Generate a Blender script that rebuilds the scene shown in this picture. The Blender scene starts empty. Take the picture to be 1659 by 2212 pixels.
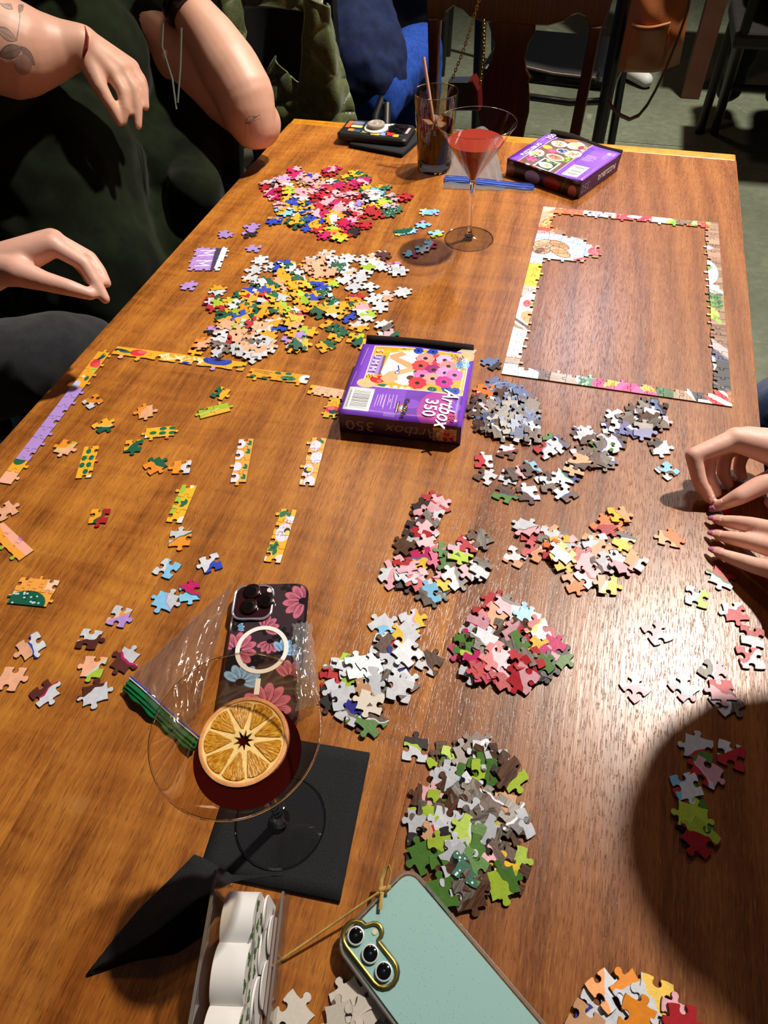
import bpy, bmesh, math, random
import numpy as np
from mathutils import Vector, Matrix, Quaternion

SC = bpy.context.scene
COL = SC.collection
TZ = 0.75                      # table top height
# ------------------------------------------------------------------ camera
RC = np.array([[0.9611, -0.191, 0.1994], [0.2743, 0.7438, -0.6095], [-0.0319, 0.6405, 0.7673]])
_u, _s, _v = np.linalg.svd(RC); RC = _u @ _v
FPX, CX, CY = 1480.0, 829.5, 1106.0
CAM = np.array([0.0, 0.0, TZ + 0.63])
cd = bpy.data.cameras.new('camera'); cam = bpy.data.objects.new('camera', cd); COL.objects.link(cam)
cd.sensor_fit = 'VERTICAL'; cd.sensor_height = 24.0; cd.lens = FPX * 24.0 / 2212.0
cd.clip_start = 0.01; cd.clip_end = 60
M4 = Matrix([list(RC[i]) + [CAM[i]] for i in range(3)] + [[0, 0, 0, 1]])
cam.matrix_world = M4
SC.camera = cam
# ------------------------------------------------------------------ world, lamps, exposure
w = bpy.data.worlds.new('world'); SC.world = w; w.use_nodes = True
w.node_tree.nodes['Background'].inputs[0].default_value = (0.75, 0.68, 0.72, 1)
w.node_tree.nodes['Background'].inputs[1].default_value = 0.06
def lamp(name, loc, target, power, color, radius, spot=None, blend=0.4):
    d = bpy.data.lights.new(name, 'SPOT' if spot else 'POINT'); d.energy = power; d.color = color; d.shadow_soft_size = radius
    if spot: d.spot_size = math.radians(spot); d.spot_blend = blend
    o = bpy.data.objects.new(name, d); COL.objects.link(o); o.location = loc
    o.rotation_euler = (Vector(target) - Vector(loc)).to_track_quat('-Z', 'Y').to_euler()
    o['kind'] = 'helper'
    return o
lamp('ceiling_spot_lamp', (0.95, 2.2, TZ + 3.05), (-0.15, 1.12, TZ), 770, (1.0, 0.91, 0.80), 0.07, 57, 1.0)
lamp('far_cool_lamp', (0.10, 4.35, TZ + 2.55), (0.03, 0.98, TZ), 105, (0.86, 0.86, 1.0), 0.05, 26, 1.0)
lamp('rear_floor_fill', (0.7, 3.4, TZ + 2.7), (0.4, 3.3, 0), 760, (1.0, 0.95, 0.84), 0.1, 95, 1.0)  # unseen light added to brighten the floor behind the table
lamp('warm_side_fill', (-0.9, 2.3, TZ + 2.3), (-0.5, 1.0, TZ), 34, (1.0, 0.66, 0.42), 0.12)  # unseen warm light added to turn the far left wood golden
SC.view_settings.view_transform = 'Standard'; SC.view_settings.look = 'None'
SC.view_settings.exposure = 0.12; SC.view_settings.gamma = 1.0; SC.view_settings.use_curve_mapping = False
SC.cycles.max_bounces = 10; SC.cycles.transparent_max_bounces = 24; SC.cycles.transmission_bounces = 10
SC.cycles.caustics_reflective = False; SC.cycles.caustics_refractive = False; SC.cycles.sample_clamp_indirect = 4.0

# ------------------------------------------------------------------ helpers
def ray(px, py):
    return RC @ np.array([px - CX, -(py - CY), -FPX])
def at(px, py, z=0.0):
    """point at height z above the table top seen at a photo pixel"""
    d = ray(px, py); s = (TZ + z - CAM[2]) / d[2]; return Vector(CAM + d * s)
def atf(px, py, Z=0.0):
    d = ray(px, py); s = (Z - CAM[2]) / d[2]; return Vector(CAM + d * s)
def aty(px, py, Y):
    d = ray(px, py); return Vector(CAM + d * (Y / d[1]))
def atx(px, py, X):
    d = ray(px, py); return Vector(CAM + d * (X / d[0]))
def atd(px, py, D):
    d = ray(px, py); return Vector(CAM + d / np.linalg.norm(d) * D)
def proj(p):
    c = RC.T @ (np.array(p) - CAM); return CX + FPX * c[0] / -c[2], CY - FPX * c[1] / -c[2]
def lin(c):
    if isinstance(c, str):
        c = [int(c[i:i + 2], 16) / 255 for i in (0, 2, 4)]
    return tuple((v / 12.92 if v <= 0.04045 else ((v + 0.055) / 1.055) ** 2.4) for v in c[:3])
def srgb(c): return [int(c[i:i + 2], 16) / 255 for i in (0, 2, 4)]

MATS = {}
class NT:
    def __init__(s, name):
        m = bpy.data.materials.new(name); m.use_nodes = True; s.m = m; s.t = m.node_tree; s.n = s.t.nodes
        s.b = s.n['Principled BSDF']; s.out = s.n['Material Output']
    def add(s, ty, **kw):
        n = s.n.new(ty)
        for k, v in kw.items():
            if k.startswith('i_'):
                key = k[2:]; key = int(key) if key.isdigit() else key.replace('_', ' ')
                n.inputs[key].default_value = v
            else: setattr(n, k, v)
        return n
    def ln(s, a, b): s.t.links.new(a, b); return b
    def math(s, op, a, b=None, c=None, clamp=False):
        n = s.n.new('ShaderNodeMath'); n.operation = op; n.use_clamp = clamp
        for i, v in enumerate((a, b, c)):
            if v is None: continue
            if isinstance(v, (int, float)): n.inputs[i].default_value = v
            else: s.ln(v, n.inputs[i])
        return n.outputs[0]
    def mix(s, f, a, b, mode='MIX'):
        n = s.n.new('ShaderNodeMix'); n.data_type = 'RGBA'; n.blend_type = mode
        for i, v in ((0, f), (6, a), (7, b)):
            if isinstance(v, (int, float)): n.inputs[i].default_value = v
            elif isinstance(v, tuple): n.inputs[i].default_value = (*v[:3], 1)
            else: s.ln(v, n.inputs[i])
        return n.outputs[2]
    def ramp(s, f, stops, interp='LINEAR'):
        n = s.n.new('ShaderNodeValToRGB'); n.color_ramp.interpolation = interp; e = n.color_ramp.elements
        while len(e) < len(stops): e.new(0.5)
        for i, (p, c) in enumerate(stops): e[i].position = p; e[i].color = (*c[:3], 1)
        s.ln(f, n.inputs[0]); return n.outputs[0]
    def bump(s, h, strength=0.3, dist=0.001):
        n = s.n.new('ShaderNodeBump'); n.inputs['Strength'].default_value = strength; n.inputs['Distance'].default_value = dist
        s.ln(h, n.inputs['Height']); s.ln(n.outputs[0], s.b.inputs['Normal']); return n
    def coords(s, kind='Object', scale=(1, 1, 1), rot=(0, 0, 0), loc=(0, 0, 0)):
        if kind == 'World':
            g = s.n.new('ShaderNodeNewGeometry'); o = g.outputs['Position']
        else:
            g = s.n.new('ShaderNodeTexCoord'); o = g.outputs[kind]
        mp = s.n.new('ShaderNodeMapping'); mp.inputs['Scale'].default_value = scale; mp.inputs['Rotation'].default_value = rot; mp.inputs['Location'].default_value = loc
        s.ln(o, mp.inputs[0]); return mp.outputs[0]
    def noise(s, vec, scale, detail=3, rough=0.5, dist=0.0):
        n = s.add('ShaderNodeTexNoise'); n.inputs['Scale'].default_value = scale; n.inputs['Detail'].default_value = detail
        n.inputs['Roughness'].default_value = rough; n.inputs['Distortion'].default_value = dist
        if vec is not None: s.ln(vec, n.inputs['Vector'])
        return n.outputs[0]
def pm(name, color, rough=0.5, metal=0.0, spec=0.5, noise=0.0, nscale=30, bump=0.0, bscale=200, coat=0.0, sheen=0.0, trans=0.0, ior=1.45, sss=0.0):
    """plain surface material with a little procedural variation"""
    if name in MATS: return MATS[name]
    N = NT(name); b = N.b; c = lin(color)
    b.inputs['Roughness'].default_value = rough; b.inputs['Metallic'].default_value = metal; b.inputs['Specular IOR Level'].default_value = spec
    b.inputs['Coat Weight'].default_value = coat; b.inputs['Sheen Weight'].default_value = sheen
    b.inputs['Transmission Weight'].default_value = trans; b.inputs['IOR'].default_value = ior
    v = N.coords('Object')
    if noise > 0:
        f = N.noise(v, nscale, 4, 0.6)
        d = tuple(x * (1 - noise) for x in c); l = tuple(min(1, x * (1 + noise)) for x in c)
        N.ln(N.ramp(f, [(0.3, d), (0.7, l)]), b.inputs['Base Color'])
    else: b.inputs['Base Color'].default_value = (*c, 1)
    if bump > 0: N.bump(N.noise(v, bscale, 3), bump, 0.001)
    if sss > 0:
        b.inputs['Subsurface Weight'].default_value = sss; b.inputs['Subsurface Radius'].default_value = (0.012, 0.004, 0.002); b.inputs['Subsurface Scale'].default_value = 0.5
    MATS[name] = N.m; return N.m
def thin_clear(name, tint=(1, 1, 1), rough=0.03, refl=1.0, base=0.04, haze=0.0):
    """thin clear film or thin-walled glass: straight-through transmission plus Fresnel reflection"""
    if name in MATS: return MATS[name]
    N = NT(name); N.n.remove(N.b)
    tr = N.add('ShaderNodeBsdfTransparent'); tr.inputs[0].default_value = (*tint, 1)
    gl = N.add('ShaderNodeBsdfGlossy'); gl.inputs['Roughness'].default_value = rough
    lw = N.add('ShaderNodeLayerWeight'); lw.inputs[0].default_value = 0.35
    f = N.math('MULTIPLY_ADD', N.math('POWER', lw.outputs['Facing'], 2.2), 0.55 * refl, base, clamp=True)
    mx = N.add('ShaderNodeMixShader'); N.ln(f, mx.inputs[0]); N.ln(tr.outputs[0], mx.inputs[1]); N.ln(gl.outputs[0], mx.inputs[2])
    o = mx.outputs[0]
    if haze > 0:
        df = N.add('ShaderNodeBsdfDiffuse'); df.inputs[0].default_value = (0.8, 0.8, 0.82, 1)
        m2 = N.add('ShaderNodeMixShader'); m2.inputs[0].default_value = haze; N.ln(o, m2.inputs[1]); N.ln(df.outputs[0], m2.inputs[2]); o = m2.outputs[0]
    N.ln(o, N.out.inputs['Surface']); MATS[name] = N.m; return N.m

def link(name, me, mats=None, parent=None, loc=None):
    o = bpy.data.objects.new(name, me); COL.objects.link(o)
    if mats is not None:
        for m in (mats if isinstance(mats, (list, tuple)) else [mats]): me.materials.append(m)
    if parent is not None: o.parent = parent
    if loc is not None: o.location = loc
    return o
def tag(o, label=None, cat=None, group=None, kind=None):
    if label: o['label'] = label
    if cat: o['category'] = cat
    if group: o['group'] = group
    if kind: o['kind'] = kind
    return o
def empty(name, loc=(0, 0, 0), rz=0.0, label=None, cat=None, group=None):
    o = bpy.data.objects.new(name, None); o.empty_display_size = 0.05; COL.objects.link(o); o.location = loc; o.rotation_euler = (0, 0, rz)
    return tag(o, label, cat, group)
def smooth(me, on=True):
    me.polygons.foreach_set('use_smooth', [on] * len(me.polygons)); return me

class MB:
    """collects shapes into one mesh"""
    def __init__(s): s.v = []; s.f = []; s.mi = []; s.sm = []; s.uv = None
    def _add(s, vs, fs, mi=0, sm=False):
        o = len(s.v); s.v += [tuple(p) for p in vs]; s.f += [tuple(i + o for i in f) for f in fs]; s.mi += [mi] * len(fs); s.sm += [sm] * len(fs); return s
    def box(s, lo, hi, mi=0, M=None, bev=0.0):
        (a, b, c), (d, e, f) = lo, hi
        if bev > 0:
            bm = bmesh.new(); bmesh.ops.create_cube(bm, size=1.0)
            for v in bm.verts: v.co = Vector(((a + d) / 2 + v.co.x * (d - a), (b + e) / 2 + v.co.y * (e - b), (c + f) / 2 + v.co.z * (f - c)))
            bmesh.ops.bevel(bm, geom=list(bm.edges), offset=bev, segments=2, profile=0.6, affect='EDGES')
            vs = [v.co.copy() for v in bm.verts]; bm.verts.index_update(); fs = [[v.index for v in q.verts] for q in bm.faces]; bm.free()
        else:
            vs = [Vector(p) for p in ((a, b, c), (d, b, c), (d, e, c), (a, e, c), (a, b, f), (d, b, f), (d, e, f), (a, e, f))]
            fs = [(0, 3, 2, 1), (4, 5, 6, 7), (0, 1, 5, 4), (1, 2, 6, 5), (2, 3, 7, 6), (3, 0, 4, 7)]
        if M is not None: vs = [M @ v for v in vs]
        return s._add(vs, fs, mi)
    def tube(s, pts, r, seg=10, mi=0, cap=True, flat=1.0, closed=False):
        pts = [Vector(p) for p in pts]; n = len(pts); rs = r if isinstance(r, (list, tuple)) else [r] * n
        vs = []; fs = []; prev = None
        for i, p in enumerate(pts):
            if closed: t = (pts[(i + 1) % n] - pts[i - 1])
            else: t = (pts[min(i + 1, n - 1)] - pts[max(i - 1, 0)])
            if t.length < 1e-9: t = Vector((0, 0, 1))
            t.normalize()
            if prev is None:
                a = Vector((0, 0, 1)) if abs(t.z) < 0.9 else Vector((1, 0, 0)); u = t.cross(a).normalized()
            else:
                u = (prev - t * prev.dot(t)); u = u.normalized() if u.length > 1e-6 else t.orthogonal().normalized()
            prev = u; v = t.cross(u)
            for k in range(seg):
                an = 2 * math.pi * k / seg; vs.append(p + u * math.cos(an) * rs[i] + v * math.sin(an) * rs[i] * flat)
        m = n if closed else n - 1
        for i in range(m):
            for k in range(seg):
                a = i * seg + k; b = i * seg + (k + 1) % seg; j = ((i + 1) % n) * seg
                fs.append((a, b, j + (k + 1) % seg, j + k))
        if cap and not closed: fs.append(tuple(reversed(range(seg)))); fs.append(tuple((n - 1) * seg + k for k in range(seg)))
        return s._add(vs, fs, mi, True)
    def lathe(s, prof, seg=48, mi=0, M=None, closed=False):
        """profile of (r, z); r=0 ends are poles"""
        vs = []; fs = []; rows = []
        for (r, z) in prof:
            if r < 1e-7: rows.append([len(vs)]); vs.append(Vector((0, 0, z)))
            else:
                rows.append(list(range(len(vs), len(vs) + seg)))
                vs += [Vector((r * math.cos(2 * math.pi * k / seg), r * math.sin(2 * math.pi * k / seg), z)) for k in range(seg)]
        pr = list(zip(rows[:-1], rows[1:])) + ([(rows[-1], rows[0])] if closed else [])
        for a, b in pr:
            for k in range(seg):
                k2 = (k + 1) % seg
                if len(a) == 1 and len(b) == 1: continue
                if len(a) == 1: fs.append((a[0], b[k2], b[k]))
                elif len(b) == 1: fs.append((a[k], a[k2], b[0]))
                else: fs.append((a[k], a[k2], b[k2], b[k]))
        if M is not None: vs = [M @ v for v in vs]
        return s._add(vs, fs, mi, True)
    def prism(s, pts, z0, z1, mi=0, M=None, bev=0.0, top_mi=None, sm=False):
        """extruded outline (CCW list of 2D points)"""
        n = len(pts); P = [Vector((p[0], p[1])) for p in pts]; rings = [(P, z0)]
        if bev > 0:
            I = inset(P, bev); rings = [(inset(P, bev * 0.5), z0), (P, z0 + bev * 0.5), (P, z1 - bev), (I, z1)]
        else: rings = [(P, z0), (P, z1)]
        vs = []; fs = []; mis = []
        for R, z in rings: vs += [Vector((p.x, p.y, z)) for p in R]
        for i in range(len(rings) - 1):
            for k in range(n):
                a = i * n + k; b = i * n + (k + 1) % n; fs.append((a, b, b + n, a + n))
        fs.append(tuple(reversed(range(n)))); fs.append(tuple((len(rings) - 1) * n + k for k in range(n)))
        if M is not None: vs = [M @ v for v in vs]
        o = len(s.v); s._add(vs, fs, mi, sm)
        if top_mi is not None: s.mi[-1] = top_mi
        s.sm[-1] = s.sm[-2] = False
        return s
    def grid(s, fn, nu, nv, mi=0, closed_u=False, closed_v=False):
        vs = [Vector(fn(i / (nu - (0 if closed_u else 1)), j / (nv - (0 if closed_v else 1)))) for j in range(nv) for i in range(nu)]
        fs = []
        for j in range(nv if closed_v else nv - 1):
            for i in range(nu if closed_u else nu - 1):
                i2 = (i + 1) % nu; j2 = (j + 1) % nv
                fs.append((j * nu + i, j * nu + i2, j2 * nu + i2, j2 * nu + i))
        return s._add(vs, fs, mi, True)
    def mesh(s, name='m', uvfn=None):
        me = bpy.data.meshes.new(name); me.from_pydata([tuple(v) for v in s.v], [], s.f)
        me.polygons.foreach_set('material_index', s.mi); me.polygons.foreach_set('use_smooth', s.sm)
        if uvfn:
            ul = me.uv_layers.new(name='uv'); co = [v.co for v in me.vertices]
            for lp in me.loops: ul.data[lp.index].uv = uvfn(co[lp.vertex_index])
        me.update()
        if any(s.sm): me.set_sharp_from_angle(angle=0.75)
        return me
    def build(s, name, mats, parent=None, loc=None, uvfn=None):
        return link(name, s.mesh(name, uvfn), mats, parent, loc)
def inset(P, d):
    n = len(P); out = []
    for i in range(n):
        a = P[i] - P[i - 1]; b = P[(i + 1) % n] - P[i]
        na = Vector((-a.y, a.x)); nb = Vector((-b.y, b.x))
        na = na.normalized() if na.length > 1e-9 else na; nb = nb.normalized() if nb.length > 1e-9 else nb
        m = na + nb; m = m.normalized() if m.length > 1e-6 else na
        out.append(P[i] + m * d / max(0.5, m.dot(na)))
    return out
def rrect(w, h, r, seg=6, cx=0, cy=0):
    pts = []
    for (x, y, a0) in ((w / 2 - r, h / 2 - r, 0), (-w / 2 + r, h / 2 - r, 90), (-w / 2 + r, -h / 2 + r, 180), (w / 2 - r, -h / 2 + r, 270)):
        for k in range(seg + 1):
            a = math.radians(a0 + 90 * k / seg); pts.append((cx + x + r * math.cos(a), cy + y + r * math.sin(a)))
    return pts
def solidify(o, t, offset=0):
    m = o.modifiers.new('thickness', 'SOLIDIFY'); m.thickness = t; m.offset = offset; return o
def bake(o):
    """apply modifiers"""
    dg = bpy.context.evaluated_depsgraph_get(); me = bpy.data.meshes.new_from_object(o.evaluated_get(dg)); old = o.data
    o.modifiers.clear(); o.data = me; bpy.data.meshes.remove(old); return o
def text_mesh(txt, size, ext=0.00015, shear=0.0, ax='CENTER', ay='CENTER', sx=1.0, space=1.0, off=0.0):
    c = bpy.data.curves.new('txt', 'FONT'); c.body = txt; c.size = size; c.extrude = ext; c.shear = shear; c.align_x = ax; c.align_y = ay; c.space_character = space
    c.resolution_u = 3; c.offset = off
    o = bpy.data.objects.new('txt', c); COL.objects.link(o)
    dg = bpy.context.evaluated_depsgraph_get(); dg.update(); me = bpy.data.meshes.new_from_object(o.evaluated_get(dg))
    bpy.data.objects.remove(o); bpy.data.curves.remove(c)
    if sx != 1.0:
        for v in me.vertices: v.co.x *= sx
    return me
def lettering(txt, size, M, m, parent, **kw):
    me = text_mesh(txt, size, **kw); me.materials.clear(); me.transform(M)
    return link('lettering', me, m, parent)

class Cv:
    """tiny painter for flat print (box covers, printed cardboard); y runs up"""
    def __init__(s, W, H, bg, ux=1.0, uy=1.0):
        s.W, s.H, s.ux, s.uy = W, H, ux, uy; s.a = np.empty((H, W, 3), np.float32); s.a[:] = srgb(bg)
    def _bb(s, x0, x1, y0, y1):
        i0 = max(0, int(x0 / s.ux * s.W) - 1); i1 = min(s.W, int(x1 / s.ux * s.W) + 2); j0 = max(0, int(y0 / s.uy * s.H) - 1); j1 = min(s.H, int(y1 / s.uy * s.H) + 2)
        if i1 <= i0 or j1 <= j0: return None
        X, Y = np.meshgrid((np.arange(i0, i1) + 0.5) * s.ux / s.W, (np.arange(j0, j1) + 0.5) * s.uy / s.H)
        return i0, i1, j0, j1, X, Y
    def _put(s, b, m, col, al=1.0):
        c = np.array(srgb(col), np.float32); v = s.a[b[2]:b[3], b[0]:b[1]]; v[m] = v[m] * (1 - al) + c * al
    def ell(s, x, y, rx, ry, col, ang=0.0, al=1.0, rin=0.0):
        R = max(rx, ry); b = s._bb(x - R, x + R, y - R, y + R)
        if b is None: return s
        ca, sa = math.cos(ang), math.sin(ang); dx = b[4] - x; dy = b[5] - y
        q = ((dx * ca + dy * sa) / rx) ** 2 + ((-dx * sa + dy * ca) / ry) ** 2
        s._put(b, (q <= 1) & (q >= rin * rin), col, al); return s
    def poly(s, pts, col, al=1.0):
        xs = [p[0] for p in pts]; ys = [p[1] for p in pts]; b = s._bb(min(xs), max(xs), min(ys), max(ys))
        if b is None: return s
        m = np.zeros(b[4].shape, bool); n = len(pts)
        for i in range(n):
            (x0, y0), (x1, y1) = pts[i], pts[(i + 1) % n]
            if y0 == y1: continue
            c = ((y0 <= b[5]) != (y1 <= b[5])); xi = x0 + (b[5] - y0) * (x1 - x0) / (y1 - y0); m ^= c & (b[4] < xi)
        s._put(b, m, col, al); return s
    def rect(s, x0, y0, x1, y1, col, al=1.0): return s.poly([(x0, y0), (x1, y0), (x1, y1), (x0, y1)], col, al)
    def line(s, pts, wd, col, al=1.0):
        for (x0, y0), (x1, y1) in zip(pts[:-1], pts[1:]):
            b = s._bb(min(x0, x1) - wd, max(x0, x1) + wd, min(y0, y1) - wd, max(y0, y1) + wd)
            if b is None: continue
            L2 = (x1 - x0) ** 2 + (y1 - y0) ** 2 + 1e-12
            t = np.clip(((b[4] - x0) * (x1 - x0) + (b[5] - y0) * (y1 - y0)) / L2, 0, 1)
            s._put(b, (b[4] - x0 - t * (x1 - x0)) ** 2 + (b[5] - y0 - t * (y1 - y0)) ** 2 <= wd * wd / 4, col, al)
        return s
    def leaf(s, x, y, L, wd, ang, col):
        c, sn = math.cos(ang), math.sin(ang); pts = []
        for k in range(9): t = k / 8; h = wd * math.sin(math.pi * t) ** 0.8; pts.append((x + c * L * t - sn * h, y + sn * L * t + c * h))
        for k in range(8, -1, -1): t = k / 8; h = -wd * math.sin(math.pi * t) ** 0.8; pts.append((x + c * L * t - sn * h, y + sn * L * t + c * h))
        return s.poly(pts, col)
    def speck(s, x0, y0, x1, y1, n, r, cols, rng, al=1.0, asp=1.0, ang=None):
        for _ in range(n): s.ell(rng.uniform(x0, x1), rng.uniform(y0, y1), r * rng.uniform(0.6, 1.4) * asp, r * rng.uniform(0.6, 1.4), rng.choice(cols), rng.uniform(0, 3) if ang is None else ang, al)
        return s
    def flower(s, x, y, r, col, dark, ctr, n=8, rng=random):
        a0 = rng.uniform(0, 3)
        for k in range(n): a = a0 + 2 * math.pi * k / n; s.ell(x + r * 0.55 * math.cos(a), y + r * 0.55 * math.sin(a), r * 0.47, r * 0.4, col, a)
        s.ell(x, y, r * 0.75, r * 0.75, col)
        for q in (0.78, 0.55): s.ell(x, y, r * q, r * q, dark, rin=0.9, al=0.6)
        s.ell(x, y, r * 0.26, r * 0.26, ctr); return s
    def wood(s, x0, y0, x1, y1, cols, rng, vert=False):
        n = 40
        s.rect(x0, y0, x1, y1, cols[0])
        for _ in range(n):
            if vert: x = rng.uniform(x0, x1); s.line([(x, y0), (x + rng.uniform(-.01, .01), y1)], (x1 - x0) * 0.03, rng.choice(cols), 0.7)
            else: y = rng.uniform(y0, y1); s.line([(x0, y), (x1, y + rng.uniform(-.004, .004))], (y1 - y0) * 0.04, rng.choice(cols), 0.7)
        return s
    def img(s, name):
        im = bpy.data.images.new(name, s.W, s.H); px = np.ones((s.H, s.W, 4), np.float32); px[..., :3] = np.clip(s.a, 0, 1); im.pixels.foreach_set(px.ravel()); im.update(); im.pack(); return im
def print_mat(name, im, rough=0.3, coat=0.3, bump=0.0):
    N = NT(name); t = N.add('ShaderNodeTexImage'); t.image = im; t.extension = 'EXTEND'
    uv = N.add('ShaderNodeTexCoord'); N.ln(uv.outputs['UV'], t.inputs[0]); N.ln(t.outputs[0], N.b.inputs['Base Color'])
    N.b.inputs['Roughness'].default_value = rough; N.b.inputs['Coat Weight'].default_value = coat; N.b.inputs['Coat Roughness'].default_value = 0.15
    if bump: N.bump(N.noise(N.coords('Object'), 900, 2), bump, 0.0005)
    return N.m
# ------------------------------------------------------------------ floor and table
def concrete():
    N = NT('concrete'); v = N.coords('World')
    a = N.noise(v, 1.3, 5, 0.62, 0.4); b = N.noise(v, 26, 4, 0.7); c = N.noise(v, 6, 6, 0.7, 1.0)
    base = N.ramp(a, [(0.3, lin('565a48')), (0.55, lin('6f7460')), (0.75, lin('7f826c'))])
    base = N.mix(N.ramp(b, [(0.35, (0.55,) * 3), (0.7, (0.0,) * 3)]), base, lin('4a4d40'))
    base = N.mix(N.ramp(c, [(0.62, (0,) * 3), (0.70, (0.5,) * 3)]), base, lin('96947e'))
    N.ln(base, N.b.inputs['Base Color']); N.b.inputs['Roughness'].default_value = 0.42
    N.bump(b, 0.15, 0.002); return N.m
MFLOOR = concrete()
JY = 3.53
fl = MB().box((-4.5, -2.5, -0.06), (4.5, JY - 0.006, 0)).box((-4.5, JY + 0.006, -0.06), (4.5, 9.0, 0.0)).build('floor', MFLOOR); tag(fl, kind='structure')
jn = MB().box((-4.5, JY - 0.006, -0.06), (4.5, JY + 0.006, -0.004)).build('trim_1', pm('joint_filler', 'b7b49c', 0.9, noise=0.5, nscale=40)); tag(jn, kind='structure')

def wood(name, c0, c1, c2, seed, along='Y', cross_band=1.0, rough=0.31, fig=1.0, coat=0.0):
    N = NT(name); sx, sy = (1, 1) if along == 'Y' else (1, 1)
    R = (0, 0, 0) if along == 'Y' else (0, 0, math.pi / 2)
    v = N.coords('World', (1, 1, 1), R, (seed * 0.37, seed * 1.71, 0))
    def st(x, y, z=1): 
        mp = N.add('ShaderNodeMapping'); mp.inputs['Scale'].default_value = (x, y, z); N.ln(v, mp.inputs[0]); return mp.outputs[0]
    broad = N.noise(st(5, 0.9), 1.0, 3, 0.5, 0.6)
    wv = N.add('ShaderNodeTexWave', wave_type='RINGS', rings_direction='Z'); N.ln(st(1.0, 0.13), wv.inputs[0])
    wv.inputs['Scale'].default_value = 7.5; wv.inputs['Distortion'].default_value = 5.0; wv.inputs['Detail'].default_value = 2.0; wv.inputs['Detail Scale'].default_value = 1.2
    fine = N.noise(st(150, 9), 1.0, 4, 0.65, 0.2)
    pores = N.noise(st(850, 80), 1.0, 2, 0.55)
    xbands = N.noise(st(6.5, 34), 1.0, 2, 0.5, 1.3)  # wavy lighter and darker bands running across the grain
    k = N.math('ADD', N.math('MULTIPLY_ADD', broad, 0.34, 0.085), N.math('MULTIPLY', wv.outputs[1], 0.17 * fig))
    fib = N.noise(st(430, 20), 1.0, 3, 0.6)
    k = N.math('ADD', k, N.math('MULTIPLY', N.math('SUBTRACT', fib, 0.5), 0.42)); k = N.math('ADD', k, N.math('MULTIPLY', fine, 0.42))
    k = N.math('ADD', k, N.math('MULTIPLY', N.math('SUBTRACT', xbands, 0.5), 0.55 * cross_band))
    col = N.ramp(k, [(0.30, lin(c0)), (0.52, lin(c1)), (0.80, lin(c2))])
    pr = N.ramp(pores, [(0.34, (1,) * 3), (0.43, (0,) * 3)])
    col = N.mix(N.math('MULTIPLY', pr, 0.42), col, lin('3a1c08'), 'MIX')
    lt = N.ramp(pores, [(0.60, (0,) * 3), (0.72, (1,) * 3)])
    col = N.mix(N.math('MULTIPLY', lt, 0.25), col, lin('d69a4a'))
    # faint wear scuffs
    sc = N.noise(st(14, 14), 1.0, 2, 0.5); col = N.mix(N.ramp(sc, [(0.70, (0,) * 3), (0.8, (0.22,) * 3)]), col, lin('a98a62'))
    N.ln(col, N.b.inputs['Base Color']); N.b.inputs['Roughness'].default_value = rough
    N.b.inputs['Coat Weight'].default_value = coat; N.b.inputs['Coat Roughness'].default_value = 0.22; N.b.inputs['Specular IOR Level'].default_value = 0.42
    N.bump(N.math('SUBTRACT', fine, N.math('MULTIPLY', pr, 0.5)), 0.22, 0.0012)
    return N.m
X0, X1, Y0, Y1 = -0.695, 0.2725, -0.24, 1.598
table = empty('dining_table', ((X0 + X1) / 2, (Y0 + Y1) / 2, 0), 0, 'long varnished reddish-brown wooden table covered in jigsaw pieces', 'table')
def tpart(mb, name, m): 
    o = mb.build(name, m); o.parent = table; o.matrix_parent_inverse = Matrix.Translation(-Vector(table.location)); return o
bx = [X0, -0.382, -0.0545, X1]
wcol = [('6c3c14', '9d5e25', 'bf7e31'), ('663914', '945823', 'b4752f'), ('5b3213', '824b20', '9e6531')]
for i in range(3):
    MBW = wood('table_wood_%d' % i, *wcol[i], seed=i * 3.1 + 1, cross_band=[0.72, 0.66, 0.25][i])
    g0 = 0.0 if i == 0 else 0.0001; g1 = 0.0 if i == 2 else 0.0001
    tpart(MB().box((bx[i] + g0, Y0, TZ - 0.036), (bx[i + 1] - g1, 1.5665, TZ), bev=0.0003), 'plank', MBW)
MEND = wood('end_board_wood', '9a5a10', 'c88420', 'e2a437', 9.0, 'X', 0.6, fig=0.5)
tpart(MB().box((X0, 1.567, TZ - 0.036), (X1, Y1, TZ - 0.0004), bev=0.003), 'end_board', MEND)
MDK = wood('table_leg_wood', '4a260d', '6e3c16', '8a5220', 4.0, 'Y', 0.3)
tpart(MB().box((X0 + .08, Y0 + .08, TZ - .13), (X1 - .08, Y0 + .105, TZ - .036)).box((X0 + .08, Y1 - .105, TZ - .13), (X1 - .08, Y1 - .08, TZ - .036)).box((X0 + .08, Y0 + .1, TZ - .13), (X0 + .105, Y1 - .1, TZ - .036)).box((X1 - .105, Y0 + .1, TZ - .13), (X1 - .08, Y1 - .1, TZ - .036)), 'apron', MDK)
for x in (X0 + .1, X1 - .1):
    for y in (Y0 + .1, Y1 - .1):
        tpart(MB().box((x - .035, y - .035, 0), (x + .035, y + .035, TZ - .036), bev=.004), 'leg', MDK)

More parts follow.
